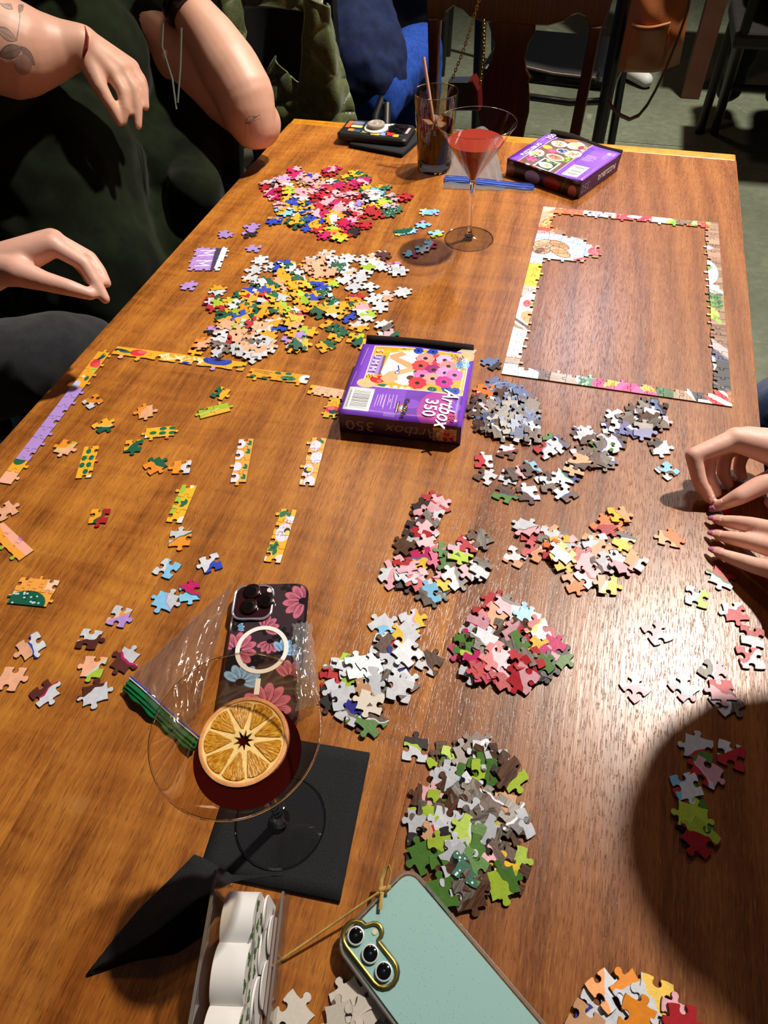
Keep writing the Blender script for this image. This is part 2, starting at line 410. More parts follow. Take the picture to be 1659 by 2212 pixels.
# ------------------------------------------------------------------ jigsaw pieces
CC = dict(w='c9ced7', k='5b3d2c', d='2a2527', b='5a6b97', r='b0262f', m='bb1f63', p='dca6b2', o='e0742c', y='e9bf3c', g='4f7b34', l='a9c63f', t='d0a078', s='786f66',
          v='a98bd0', c='7fbfe6', n='2d2f86', e='1c5c44', x='552a26', u='2a47b4', h='e3ab8b', Y='eda92e', O='e98f2e', a='b9a58c', G='b9b6ac')
CN = dict(w='white', k='brown', d='dark slate', b='blueberry blue', r='red', m='magenta', p='pale pink', o='orange', y='yellow', g='green', l='lime green', t='peach', s='grey',
          v='lavender', c='sky blue', n='navy', e='dark green', x='chocolate brown', u='royal blue', h='skin pink', Y='golden yellow', O='orange', a='tan', G='grey')
GR = set('ksa')
PT = 0.0019; PS = 0.0116                      # thickness, half size
def edge_pts(p0, p1, kind, rng):
    d = (p1[0] - p0[0], p1[1] - p0[1]); L = math.hypot(*d); nx, ny = d[1] / L, -d[0] / L    # outward for CCW
    if kind == 0: return [p0]
    sh = rng.uniform(-0.07, 0.07); hs = rng.uniform(0.9, 1.1)
    T = [(0, 0), (0.20, -0.025), (0.385, -0.015), (0.405, 0.045), (0.365, 0.115), (0.37, 0.19), (0.43, 0.24), (0.5, 0.252), (0.57, 0.24), (0.63, 0.19), (0.635, 0.115), (0.595, 0.045), (0.615, -0.015), (0.80, -0.025)]
    return [(p0[0] + d[0] * (t + (sh if 0 < t < 1 and abs(t - .5) < .2 else 0)) + nx * L * h * kind * hs, p0[1] + d[1] * (t + (sh if 0 < t < 1 and abs(t - .5) < .2 else 0)) + ny * L * h * kind * hs) for t, h in T]
def piece_outline(kinds, rng, hx=PS, hy=PS, jit=0.0012):
    c = [(-hx + rng.uniform(-jit, jit), -hy + rng.uniform(-jit, jit)), (hx + rng.uniform(-jit, jit), -hy + rng.uniform(-jit, jit)), (hx + rng.uniform(-jit, jit), hy + rng.uniform(-jit, jit)), (-hx + rng.uniform(-jit, jit), hy + rng.uniform(-jit, jit))]
    out = []
    for i in range(4): out += edge_pts(c[i], c[(i + 1) % 4], kinds[i], rng)
    return out
def piece_mb(pts, t=PT, mb=None, M=None):
    mb = mb or MB(); P = [Vector(p) for p in pts]; n = len(P); I = inset(P, 0.00028)
    vs = [Vector((p.x, p.y, 0)) for p in P] + [Vector((p.x, p.y, t - 0.0004)) for p in P] + [Vector((p.x, p.y, t)) for p in I]
    if M is not None: vs = [M @ v for v in vs]
    fs = []; mi = []
    for r in (0, 1):
        for k in range(n): a = r * n + k; b = r * n + (k + 1) % n; fs.append((a, b, b + n, a + n)); mi.append(1 if r == 0 else 0)
    fs.append(tuple(2 * n + k for k in range(n))); mi.append(0); fs.append(tuple(reversed(range(n)))); mi.append(2)
    o = len(mb.v); mb.v += [tuple(v) for v in vs]; mb.f += [tuple(i + o for i in f) for f in fs]; mb.mi += mi; mb.sm += [False] * len(fs); return mb
def piece_mat(kind):
    N = NT('printed_card_' + kind.lower())
    def att(nm):
        n = N.add('ShaderNodeAttribute'); n.attribute_type = kind; n.attribute_name = nm; return n
    if kind == 'OBJECT': lc = N.add('ShaderNodeTexCoord').outputs['Object']
    else: lc = att('lc').outputs['Vector']
    ca, cb, cc = att('ca').outputs['Vector'], att('cb').outputs['Vector'], att('cc').outputs['Vector']
    cut = N.add('ShaderNodeSeparateXYZ'); N.ln(att('cut').outputs['Vector'], cut.inputs[0])
    tx = N.add('ShaderNodeSeparateXYZ'); N.ln(att('tx').outputs['Vector'], tx.inputs[0])
    rot = N.add('ShaderNodeVectorRotate', rotation_type='Z_AXIS'); N.ln(lc, rot.inputs['Vector']); N.ln(cut.outputs[0], rot.inputs['Angle'])
    off = N.add('ShaderNodeCombineXYZ'); N.ln(cut.outputs[0], off.inputs[0]); N.ln(N.math('MULTIPLY', cut.outputs[0], 1.7), off.inputs[1]); N.ln(N.math('MULTIPLY', cut.outputs[1], 900.0), off.inputs[2])
    va = N.add('ShaderNodeVectorMath', operation='ADD'); N.ln(rot.outputs[0], va.inputs[0]); N.ln(off.outputs[0], va.inputs[1]); pv = va.outputs[0]
    sp = N.add('ShaderNodeSeparateXYZ'); N.ln(rot.outputs[0], sp.inputs[0])
    wob = N.math('MULTIPLY', N.math('SUBTRACT', N.noise(pv, 70, 1), 0.5), 0.016)
    xx = N.math('ADD', sp.outputs[0], wob); xo = N.math('SUBTRACT', xx, cut.outputs[1])
    m = N.math('GREATER_THAN', xo, 0.0); strp = N.math('LESS_THAN', N.math('ABSOLUTE', xo), cut.outputs[2])
    mp = N.add('ShaderNodeMapping'); mp.inputs['Scale'].default_value = (700, 60, 1); N.ln(pv, mp.inputs[0]); gr = N.noise(mp.outputs[0], 1.0, 3, 0.6)
    grain = N.ramp(gr, [(0.3, (0.25,) * 3), (0.7, (1.35,) * 3)])
    soft = N.ramp(N.noise(pv, 160, 3, 0.6), [(0.3, (0.72,) * 3), (0.7, (1.12,) * 3)])
    a = N.mix(tx.outputs[0], N.mix(0.5, ca, soft, 'MULTIPLY'), N.mix(1.0, ca, grain, 'MULTIPLY')); b = N.mix(tx.outputs[1], N.mix(0.5, cb, soft, 'MULTIPLY'), N.mix(1.0, cb, grain, 'MULTIPLY'))
    vo = N.add('ShaderNodeTexVoronoi'); vo.inputs['Scale'].default_value = 260; N.ln(pv, vo.inputs['Vector'])
    dots = N.math('MULTIPLY', N.math('LESS_THAN', vo.outputs['Distance'], 0.25), tx.outputs[2])
    a = N.mix(dots, a, cc)
    col = N.mix(strp, N.mix(m, a, b), cc)
    N.ln(col, N.b.inputs['Base Color']); N.b.inputs['Roughness'].default_value = 0.42
    N.b.inputs['Coat Weight'].default_value = 0.04; N.b.inputs['Coat Roughness'].default_value = 0.25; N.b.inputs['Specular IOR Level'].default_value = 0.28
    N.bump(N.noise(lc, 420, 2), 0.18, 0.0008); return N.m
MPO, MPG = piece_mat('OBJECT'), piece_mat('GEOMETRY')
MEDGE = pm('card_edge', '4d4640', 0.9, noise=0.2, nscale=300); MBACK = pm('card_back', 'c9c2b6', 0.85, noise=0.06, nscale=300)
RNG = random.Random(11)
KINDS = [(1, -1, 1, -1), (1, 1, -1, -1), (-1, 1, 1, -1), (1, -1, -1, -1), (1, 1, 1, -1), (-1, -1, -1, 1), (1, -1, 1, 1), (-1, -1, 1, 1), (1, 1, 1, 1), (-1, 1, -1, 1), (-1, -1, -1, -1)]
OUT = []; PMESH = []
for q in range(16):
    o = piece_outline(KINDS[q % len(KINDS)], RNG, PS * RNG.uniform(0.92, 1.06), PS * RNG.uniform(0.92, 1.06)); OUT.append(o)
    me = piece_mb(o).mesh('puzzle_piece')
    for m in (MPO, MEDGE, MBACK): me.materials.append(m)
    PMESH.append(me)
# heights of what already lies on the table (1.5 mm cells)
HC = 0.0015; HW, HH = int(1.0 / HC) + 2, int(1.9 / HC) + 2
HM = np.zeros((HH, HW), np.float32)
def cells(x, y): return np.clip(((np.asarray(y) - Y0) / HC).astype(int), 0, HH - 1), np.clip(((np.asarray(x) - X0) / HC).astype(int), 0, HW - 1)
FOOT = []
for o in OUT:
    xs, ys = np.meshgrid(np.arange(-0.018, 0.0181, 0.0015), np.arange(-0.018, 0.0181, 0.0015)); m = np.zeros(xs.shape, bool); n = len(o)
    for i in range(n):
        (ax, ay), (bx_, by_) = o[i], o[(i + 1) % n]
        if ay == by_: continue
        c = (ay <= ys) != (by_ <= ys); m ^= c & (xs < ax + (ys - ay) * (bx_ - ax) / (by_ - ay))
    FOOT.append(np.stack([xs[m], ys[m]], 1))
def raise_area(poly_w, z):
    """mark a polygon of the table as covered up to z"""
    xs = [p[0] for p in poly_w]; ys = [p[1] for p in poly_w]
    gx, gy = np.meshgrid(np.arange(min(xs), max(xs), HC), np.arange(min(ys), max(ys), HC)); m = np.zeros(gx.shape, bool); n = len(poly_w)
    for i in range(n):
        (ax, ay), (bx_, by_) = poly_w[i][:2], poly_w[(i + 1) % n][:2]
        if ay == by_: continue
        c = (ay <= gy) != (by_ <= gy); m ^= c & (gx < ax + (gy - ay) * (bx_ - ax) / (by_ - ay))
    r, c = cells(gx[m], gy[m]); HM[r, c] = np.maximum(HM[r, c], z)
PILE_H = dict(food_green=.008, food_red=.008, food_white=.005, food_blue=.006, food_pink=.004, food_peach=.004, yellow=.004, pink=.004, food_scatter=.003)
PIECES = []                                     # world placements gathered first, built after sorting
def drop(x, y, q, ang, maxtilt=0.30):
    F = FOOT[q]; c, s = math.cos(ang), math.sin(ang); fx = F[:, 0] * c - F[:, 1] * s; fy = F[:, 0] * s + F[:, 1] * c
    r, cc_ = cells(x + fx, y + fy); h = HM[r, cc_]; gx = gy = 0.0
    if h.max() > 0.0004:
        A = np.stack([fx, fy, np.ones(len(fx))], 1); sol = np.linalg.lstsq(A, h, rcond=None)[0]; gx, gy = float(sol[0]), float(sol[1])
        g = math.hypot(gx, gy)
        if g > maxtilt: gx, gy = gx / g * maxtilt, gy / g * maxtilt
    pl = gx * fx + gy * fy; z = max(0.00030, float(np.percentile(h - pl, 62)) - 0.0004, float(-pl.min()) + (0.0006 if math.hypot(gx, gy) > 0.01 else 0))
    HM[r, cc_] = np.maximum(HM[r, cc_], pl + z + PT)
    nrm = Vector((-gx, -gy, 1)).normalized(); Q = Vector((0, 0, 1)).rotation_difference(nrm)
    return z, Q.to_matrix().to_4x4()
def put(px, py, code, pile, ang=None, q=None, back=False, label=None):
    p = at(px, py, 0.003)
    if not (X0 + .012 < p.x < X1 - .012 and p.y < Y1 - .012): return
    code = code.replace(' ', ''); q = RNG.randrange(16) if q is None else q; ang = RNG.uniform(0, 6.28) if ang is None else math.radians(ang)
    if PILE_H.get(pile): p = at(px, py, PILE_H[pile])
    z, T = drop(p.x, p.y, q, ang)
    M = Matrix.Translation((p.x, p.y, TZ + z)) @ T @ Matrix.Rotation(ang, 4, 'Z')
    if back: M = M @ Matrix.Translation((0, 0, PT)) @ Matrix.Rotation(math.pi, 4, 'X')
    a = code[0]; b = code[1] if len(code) > 1 else a; c = code[2] if len(code) > 2 else b
    ca, cb, cc = [np.clip(np.array(lin(CC[k])) * RNG.uniform(0.88, 1.1), 0, 1) for k in (a, b, c)]
    dots = 1.0 if (a in 'ebd' and RNG.random() < (0.85 if a == 'b' else 0.6)) else 0.0
    if a == 'b': cc = np.array(lin('8d9cc4'))
    if a == 'e': cc = np.array(lin('d5e2e6'))
    st = RNG.uniform(0.0006, 0.0014) if len(code) > 2 else 0.0
    cut = (RNG.uniform(0, 6.28), RNG.uniform(-0.001, 0.0045), st) if len(code) > 1 else (0.0, 0.05, 0.0)
    tx = (1.0 if a in GR else 0.0, 1.0 if b in GR else 0.0, dots)
    d = math.dist(M.translation, CAM)
    PIECES.append(dict(M=M, q=q, ca=ca, cb=cb, cc=cc, cut=cut, tx=tx, pile=pile, code=code, d=d, back=back, label=label, px=px, py=py))
def pile(name, txt, ox=0, oy=0, sc=1.0):
    for it in txt.replace('\n', ' ').split(';'):
        it = it.strip()
        if not it: continue
        x, y, code = it.split(',')[:3]; back = code.startswith('!'); code = code.lstrip('!')
        put(ox + float(x) / sc, oy + float(y) / sc, code, name, back=back)
def build_pieces():
    ps = sorted(PIECES, key=lambda p: p['d']); near, far = ps[:300], ps[300:]
    nm = {'food_blue': 'blueberry pile', 'food_scatter': 'below-border scatter', 'food_pink': 'pink mid-table cluster', 'food_peach': 'peach mid-table cluster', 'food_white': 'white pile by cocktail',
          'food_red': 'red heap', 'food_green': 'green heap', 'food_right': 'glare by lower hand', 'food_shade': 'dark shaded cluster', 'food_corner': 'orange corner cluster', 'backs': 'face-down pile',
          'flower_loose': 'yellow border scatter', 'blue_tags': 'blue bits by martini', 'lavender': 'lavender bits on left edge', 'yellow': 'yellow heap', 'pink': 'far pink heap'}
    cen = {}
    for p in near: cen.setdefault(p['pile'], []).append((p['px'], p['py']))
    cen = {k: (np.mean(v, 0), np.std(v, 0) + 1) for k, v in cen.items()}
    used = {}
    for p in near:
        a = p['code']; cols = []
        for k in a:
            if CN[k] not in cols: cols.append(CN[k])
        if p['back']: cols = ['plain grey backed']
        desc = cols[0] if len(cols) == 1 else (cols[0] + ' and ' + cols[1])
        lab = p['label'] or '%s jigsaw piece in the %s' % (desc, nm[p['pile']])
        p['lab'] = lab; used.setdefault(lab, []).append(p)
    for lab, L in used.items():
        if len(L) > 1:
            for p in L:
                m, s = cen[p['pile']]; dx, dy = (p['px'] - m[0]) / s[0], (p['py'] - m[1]) / s[1]
                v = 'far' if dy < -0.5 else ('near' if dy > 0.5 else ''); h = 'left' if dx < -0.5 else ('right' if dx > 0.5 else '')
                pos = (v + ' ' + h).strip(); pos = pos + ' side' if pos else 'middle'
                p['lab'] = lab.replace('jigsaw piece in', 'piece, %s of' % pos)
    dup = {}
    for p in near: dup.setdefault(p['lab'], []).append(p)
    for lab, L in dup.items():
        if len(L) > 1:
            L.sort(key=lambda p: p['px'])
            if len(L) == 2: L[0]['lab'] += ', left one'; L[1]['lab'] += ', right one'
            else:
                for i, p in enumerate(L): p['lab'] += ', ' + ['leftmost', 'second from left', 'third along', 'fourth along', 'fifth along', 'sixth along'][min(i, 5)]
    for p in near:
        o = bpy.data.objects.new('puzzle_piece', PMESH[p['q']]); COL.objects.link(o); o.matrix_world = p['M']
        for k in ('ca', 'cb', 'cc', 'cut', 'tx'): o[k] = [float(x) for x in p[k]]
        tag(o, p['lab'], 'puzzle piece', 'loose pieces of the ' + nm[p['pile']])
    mb = MB(); at_ = {k: [] for k in ('ca', 'cb', 'cc', 'cut', 'tx', 'lc')}
    for p in far:
        n0 = len(mb.v); piece_mb(OUT[p['q']], mb=mb, M=p['M']); k = len(mb.v) - n0; inv = p['M'].inverted()
        for a in ('ca', 'cb', 'cc', 'cut', 'tx'): at_[a] += [tuple(p[a])] * k
        at_['lc'] += [tuple(inv @ Vector(v)) for v in mb.v[n0:]]
    if far:
        me = mb.mesh('far_puzzle_pieces')
        for a, v in at_.items():
            A = me.attributes.new(a, 'FLOAT_VECTOR', 'POINT'); A.data.foreach_set('vector', np.array(v, np.float32).ravel())
        o = link('puzzle_pieces', me, [MPG, MEDGE, MBACK]); tag(o, 'colourful small jigsaw pieces in the pink heap and yellow heap far along the table', 'puzzle pieces', kind='stuff')

# assembled strips: a grid of interlocking pieces, each its own mesh under the puzzle
def assembled(name, origin, ang, cw, ch, nc, nr, present, image_mat, uv0, uvs, label, group=None, border='LRTB', seed=1, tabs=1.0):
    rng = random.Random(seed); root = empty(name, (origin[0], origin[1], TZ), ang, label, 'puzzle', group)
    P = {}
    for i in range(nc + 1):
        for j in range(nr + 1):
            P[i, j] = (i * cw + (rng.uniform(-.06, .06) * cw if 0 < i < nc else 0), j * ch + (rng.uniform(-.06, .06) * ch if 0 < j < nr else 0))
    E = {}
    def e(a, b, fl):
        if (a, b) in E: return E[a, b]
        if (b, a) in E: return None
        k = 0 if fl else rng.choice((-1, 1)); E[a, b] = edge_pts(P[a], P[b], k, rng) + [P[b]]; return E[a, b]
    def seg(a, b, fl):
        r = e(a, b, fl)
        return r[:-1] if r is not None else list(reversed(E[b, a]))[:-1]
    for j in range(nr):
        for i in range(nc):
            s = seg((i, j), (i + 1, j), j == 0 and 'B' in border) + seg((i + 1, j), (i + 1, j + 1), i == nc - 1 and 'R' in border) + seg((i + 1, j + 1), (i, j + 1), j == nr - 1 and 'T' in border) + seg((i, j + 1), (i, j), i == 0 and 'L' in border)
            if (i, j) not in present: continue
            c = ((P[i, j][0] + P[i + 1, j + 1][0]) / 2, (P[i, j][1] + P[i + 1, j + 1][1]) / 2)
            pts = [(x - c[0], y - c[1]) for x, y in s]; pts = [(p.x, p.y) for p in inset([Vector(q) for q in pts], 0.00013)]
            me = piece_mb(pts).mesh('puzzle_piece', lambda v: ((v.x + c[0]) * uvs[0] + uv0[0], (v.y + c[1]) * uvs[1] + uv0[1]))
            o = link('puzzle_piece', me, [image_mat, MEDGE, MBACK], root, (c[0], c[1], 0))
            g = [Matrix.Rotation(ang, 2) @ Vector((x + c[0], y + c[1])) for x, y in pts]
            raise_area([(q.x + origin[0], q.y + origin[1]) for q in g], PT)
    return root
# ---------------- food puzzle border
def food_print():
    r = random.Random(5); c = Cv(520, 840, '9a7a60')
    W = ['8d6a50', '7a563e', 'a5836a', '6a4934', 'b29880']
    c.wood(0, 0, 1, 1, W, r); c.wood(.9, 0, 1, 1, W, r); c.wood(0, .93, 1, 1, W, r)
    # top band, left to right
    c.ell(.0, 1.0, .12, .10, 'f0b9a4').ell(.05, .93, .10, .035, 'e8834a', .6).speck(.08, .94, .24, 1, 60, .008, ['c5501c', 'e07a33', 'a83a17'], r).rect(.08, .95, .24, .995, 'cc5a22', .5)
    c.rect(.24, .93, .36, 1, 'cfd0dc').speck(.27, .94, .36, 1, 26, .006, ['3a3a48', '8f93a8', 'efeff5'], r).rect(.36, .93, .44, 1, 'b5aaa0').speck(.36, .93, .44, 1, 16, .01, ['cfcac5', '8f8880'], r)
    c.rect(.43, .93, .63, 1, 'c01f2c').speck(.43, .93, .63, 1, 60, .005, ['e2566a', 'f4c7c9', '8f1020'], r).ell(.53, .985, .04, .012, 'f0cfc6').ell(.69, .98, .06, .05, 'c9d3de').ell(.74, .97, .03, .02, 'a5c23c', .5)
    c.leaf(.74, .935, .06, .02, 1.1, '6fa02c').rect(.77, .94, .83, 1, '7a5a45').speck(.83, .94, .95, 1, 40, .012, ['3f7a2a', '86b440', 'd83a2a', 'c9dc8a'], r).ell(.93, .965, .025, .016, 'd83a2a')
    # left band, top to bottom
    c.ell(.02, .90, .10, .06, 'e9a184').ell(.07, .87, .07, .055, 'd8702c', .8).speck(.02, .82, .10, .92, 30, .01, ['c2501f', 'ea9a4a', 'e8b074'], r).rect(0, .82, .07, .845, 'c8402c')
    c.wood(0, .785, .1, .82, ['a89a92', '8b7c74', 'c4b8b0'], r)
    cx, cy = .10, .70
    c.ell(cx, cy, .27, .105, 'c9d2e6')
    for k in range(120):
        a = k * 2 * math.pi / 120; c.line([(cx + .20 * math.cos(a), cy + .078 * math.sin(a)), (cx + .265 * math.cos(a), cy + .103 * math.sin(a))], .005, 'eef2fa' if k % 2 else '9aa6c4')
    c.ell(cx, cy, .20, .078, '9db8dc').ell(cx, cy, .18, .07, 'bcd2ec')
    for (x, y, rx, ry, a, k) in ((.05, .735, .05, .022, .3, 'd9b48c'), (.14, .735, .055, .02, -.3, 'c58a52'), (.05, .69, .045, .025, .1, 'b89a7c'), (.15, .69, .06, .024, -.4, 'd09a62'), (.04, .685, .022, .014, .5, '4a2f22')):
        c.ell(x, y, rx + .006, ry + .004, '7a4a2a', a).ell(x, y, rx, ry, k, a)
        for q in (-.4, 0, .4): c.line([(x - rx * .7, y + ry * q), (x + rx * .7, y + ry * q)], .004, '8f5a30')
    c.ell(.36, .715, .06, .035, 'b53038').speck(.31, .69, .41, .745, 30, .005, ['e08088', '8f1c26'], r).ell(.31, .66, .07, .02, '7fa24a', .2).ell(.27, .645, .05, .022, 'c0353a', .3).speck(.22, .63, .34, .67, 16, .006, ['d8e0c0', 'dd6068'], r)
    c.rect(.40, .66, .50, .76, '55402f').speck(.40, .66, .50, .76, 14, .012, ['2d2a3a', '7a86b0', 'd9dde6'], r)
    c.rect(0, .46, .13, .60, 'e5c21a').speck(0, .46, .13, .60, 10, .012, ['f0d545', 'd6b015'], r)
    c.rect(0, .40, .13, .46, 'b6b1ac').ell(.06, .33, .08, .10, 'e6e4e4', -.4).ell(.09, .36, .03, .03, '7fae3c').ell(.04, .36, .02, .02, 'd9565a').ell(.07, .285, .05, .03, 'e2a06a', -.4)
    c.line([(.0, .27), (.12, .21)], .012, '5a4a44').line([(.0, .255), (.12, .195)], .006, 'd8d8de').rect(0, .085, .12, .22, 'dfe3ea').line([(0, .22), (.12, .19)], .02, 'dfe3ea')
    c.wood(0, .05, .1, .085, ['b7a697', '9b8878', 'cbbcae'], r)
    # bottom band
    c.ell(.04, -.005, .16, .055, 'dcecf8').ell(.04, -.005, .165, .058, '3a4a80', rin=.97).wood(.165, .0, .22, .06, ['4a2f20', '6a4830', '8a6a4c'], r, True).wood(.22, 0, .36, .06, ['a18a72', '7d664f', 'bba68e'], r)
    c.ell(.36, .03, .03, .03, 'd8d4c8').speck(.35, .0, .44, .06, 40, .012, ['2f6a4a', '5f9a78', '8ab8a0', '3f7a3a'], r)
    for (x, y) in ((.49, .028), (.58, .02), (.65, .024)):
        for k in range(6):
            a = k * 1.047 + x * 9; c.ell(x + .045 * math.cos(a), y + .026 * math.sin(a), .042, .024, ['d8267e', 'ea4a97', 'c41c6e'][k % 3], a)
    for (x, y) in ((.49, .028), (.65, .024)): c.speck(x - .03, y - .014, x + .03, y + .014, 20, .008, ['f0b81e', 'f6d24a', 'e08a1a'], r)
    c.speck(.69, 0, .76, .06, 50, .012, ['1f4a20', '3a7030', '2a5a28'], r).wood(.76, 0, .84, .06, ['a1866c', '86694f', 'b9a086'], r, True)
    c.line([(.79, .06), (.86, .0)], .016, 'e8e8ea').poly([(.815, .07), (.85, .0), (.97, .03), (.97, .06), (.90, .04)], '262325').rect(.86, 0, 1, .012, 'eeeeee').poly([(.92, 0), (1, 0), (1, .09), (.88, .03)], 'c4202a').line([(.9, .04), (1, .0)], .02, 'f2eeee').line([(.94, .07), (1, .03)], .012, 'f2eeee')
    # right band, top to bottom
    c.poly([(.89, .86), (.97, .82), (.91, .79)], 'e79ab4').poly([(.9, .85), (.96, .82), (.91, .80)], 'f2bccb')
    c.ell(.90, .66, .08, .085, 'dfe6ea', -.25).ell(.90, .66, .083, .088, '6c7680', -.25, rin=.96).ell(.905, .70, .03, .012, 'd02f2c').ell(.925, .685, .03, .012, '6a9a3a', .4)
    c.rect(.9, .54, .98, .59, 'b6b0ae').line([(.9, .59), (.99, .55)], .02, 'd6d6da').line([(.9, .57), (.99, .54)], .006, '8a8a92')
    c.speck(.91, .46, .985, .54, 70, .009, ['2d5a1e', '4a8030', '6f9f4c', '1f4417'], r).ell(.93, .43, .045, .03, 'a9c850', -.5).ell(.96, .40, .03, .012, '86ac34', -.9)
    c.wood(.88, .27, 1, .36, ['7a553c', '5e3f2c', '946e52'], r).line([(.89, .30), (1, .23)], .035, 'a8a4a6').line([(.89, .25), (1, .17)], .045, '323a66').line([(.89, .235), (1, .155)], .008, 'd2d6e8')
    c.poly([(.88, .06), (1, .06), (1, .19), (.93, .20), (.88, .12)], '2a2628').ell(.90, .175, .045, .04, 'e6f0f6').line([(.91, .10), (1, .06)], .006, '6a6668').rect(.985, .02, 1, .06, 'a86a3c')
    c.a += np.random.RandomState(2).normal(0, .02, c.a.shape).astype(np.float32)
    return c.img('food_print')
MFOOD = print_mat('food_puzzle_print', food_print(), 0.4, 0.12)
NC, NR = 14, 25; FW, FH = 0.310, 0.504
pres = {(i, j) for i in range(NC) for j in range(NR) if i in (0, NC - 1) or j in (0, NR - 1)}
pres |= {(i, j) for i in range(1, 4) for j in (16, 17, 18, 19)} | {(4, 17), (4, 18), (1, 20)}
assembled('puzzle_border', (-0.0715, 0.7875), math.radians(0.8) + 0.035 * 0, FW / NC, FH / NR, NC, NR, pres, MFOOD, (0, 0), (1 / FW, 1 / FH), 'large rectangular food puzzle border with plate of nuts joined on', seed=4)

# ---------------- yellow floral strips: one painted sheet, a row per strip (units: piece widths)
STR = []; ROW = 16
SH = Cv(1280, 64 * ROW, 'eda92e', 20.0, float(ROW)); sr = random.Random(8)
def strip(n, h, fn):
    """reserve a row of the sheet; fn paints in piece units with y offset"""
    r = len(STR); STR.append(n); fn(r + 0.0); return r
def leaf2(x, y, a, col='1c6b4c', L=.5, wd=.1): SH.leaf(x, y, L, wd, a, col)
def f_col(y):      # left column, bottom to top
    SH.rect(0, y, 1, y + 1, 'efb68a').ell(.3, y + .55, .5, .35, 'f1b49a').rect(1, y, 2, y + 1, 'edac33').ell(1.9, y + .6, .35, .4, '1c6b4c').rect(2, y, 9, y + 1, 'b493dc').rect(9, y, 13, y + 1, 'efa62e').ell(9.3, y + .75, .4, .3, 'c5c9ea').ell(10, y + .3, .25, .15, '2a6b50').ell(10.2, y + .65, .14, .14, 'f3e6d0').ell(11, y + .3, .4, .25, 'b8c043')
    SH.ell(11.7, y + .55, .45, .35, 'd63a44').ell(11.5, y + .3, .3, .25, 'e0505a').leaf(12.0, y + .6, .8, .16, -.6, '173f52').leaf(12.2, y + .5, .7, .09, -.2, '1c6b5c')
def f_top1(y):
    SH.rect(0, y, 7, y + 1, 'eeab30').leaf(.0, y + .7, 1.0, .15, -.3, '173f52').leaf(.3, y + .4, .8, .12, .1, '1c6b5c').ell(1.3, y + .5, .4, .38, 'd8343e').ell(1.5, y + .65, .25, .2, 'e8606a')
    for k in range(26): x = sr.uniform(2.3, 4.6); SH.line([(x, y + sr.uniform(.1, .9)), (x + .28, y + sr.uniform(.1, .9))], .09, 'f6e3bd')
    SH.ell(5.5, y + .75, .75, .5, '2743a8').ell(5.5, y + .75, .5, .32, '4560c8', rin=.9).ell(5.5, y + .85, .2, .12, '141425').ell(4.6, y + .3, .14, .14, 'f3e6d0').leaf(6.4, y + .2, .6, .13, .4, '1c6b4c').ell(4.0, y + .1, .2, .12, '2743a8')
def f_top2(y):
    SH.rect(0, y, 4, y + 1, 'ec9c2e').line([(.3, y + .7), (1.4, y + .55)], .05, '2a3d4a').line([(.3, y + .85), (1.5, y + .75)], .05, '2a3d4a')
    for (x, q) in ((.4, .15), (1.9, .8), (2.6, .85), (1.2, .1)): SH.ell(x, y + q, .22, .15, '1c6b4c')
    SH.ell(2.7, y + .35, .5, .25, '1c6b4c').line([(2.3, y + .3), (3.1, y + .4)], .04, '7fb8a0').ell(3.8, y + .5, .4, .45, 'dcdcf2')
def f_top3(y): SH.rect(0, y, .5, y + 1, 'edac33').rect(.5, y, 5, y + 1, 'efb294')
def f_down(y): SH.rect(0, y, 3, y + 1, 'e6a82e').ell(1.2, y + .5, .55, .5, 'd8343e').ell(.9, y + .4, .35, .3, '173f52').ell(1.4, y + .6, .3, .25, 'e8606a').ell(.1, y + .4, .4, .25, 'a5c040')
def f_dots(y):
    SH.rect(0, y, 3, y + 1, 'eeb22f')
    for (x, q) in ((.55, .45), (1.2, .35), (1.2, .8), (1.85, .3), (1.85, .78), (2.5, .6)): SH.ell(x, y + q, .24, .17, '1c6b4c')
    SH.ell(.0, y + .1, .2, .2, 'f0e8d8')
def f_white(y):
    SH.rect(0, y, 5, y + 1, 'f0a548')
    for x in (.2, 1.2, 2.3, 3.3): SH.ell(x + .2, y + .85, .42, .38, 'd9daf0')
    for x in (.3, 1.2, 2.6, 3.4): leaf2(x, y + .05, 1.2, L=.4); leaf2(x + .1, y + .1, .5, L=.4)
def f_pecks(y):
    SH.rect(0, y, 5, y + 1, 'f1ad5c')
    for (x, q, R) in ((.3, .4, .45), (1.2, .7, .5), (2.3, .35, .5), (3.3, .6, .45)): SH.ell(x, y + q, R, R * .75, 'dad9ee')
    for k in range(90): x = sr.uniform(.3, 3.6); q = sr.uniform(.15, .95); SH.line([(x, y + q), (x + .07, y + q - .05)], .022, 'c04a5a')
    SH.ell(1.2, y + .7, .24, .26, '1a1418').ell(1.28, y + .6, .18, .2, 'efc52a'); leaf2(3.5, y + .1, .7); leaf2(3.7, y + .1, 1.4)
def f_pecks2(y):
    SH.rect(0, y, 5, y + 1, 'efb030').ell(2.2, y + .4, .7, .45, 'dad9ee').ell(3.2, y + .2, .3, .35, 'dad9ee').ell(.3, y + .1, .3, .3, 'f2d9c8')
    for k in range(60): x = sr.uniform(1.7, 3.1); q = sr.uniform(0, .7); SH.line([(x, y + q), (x + .07, y + q - .05)], .022, 'c04a5a')
    SH.ell(2.35, y + .2, .22, .18, '1a1418').ell(2.2, y + .15, .18, .15, 'efd04a')
    for a in (.3, 1.2, 2.0, 3.0): leaf2(1.0, y + .5, a, L=.55, wd=.13)
    leaf2(3.4, y + .3, .5, L=.7, wd=.17); leaf2(3.3, y + .9, -.4, L=.6, wd=.2)
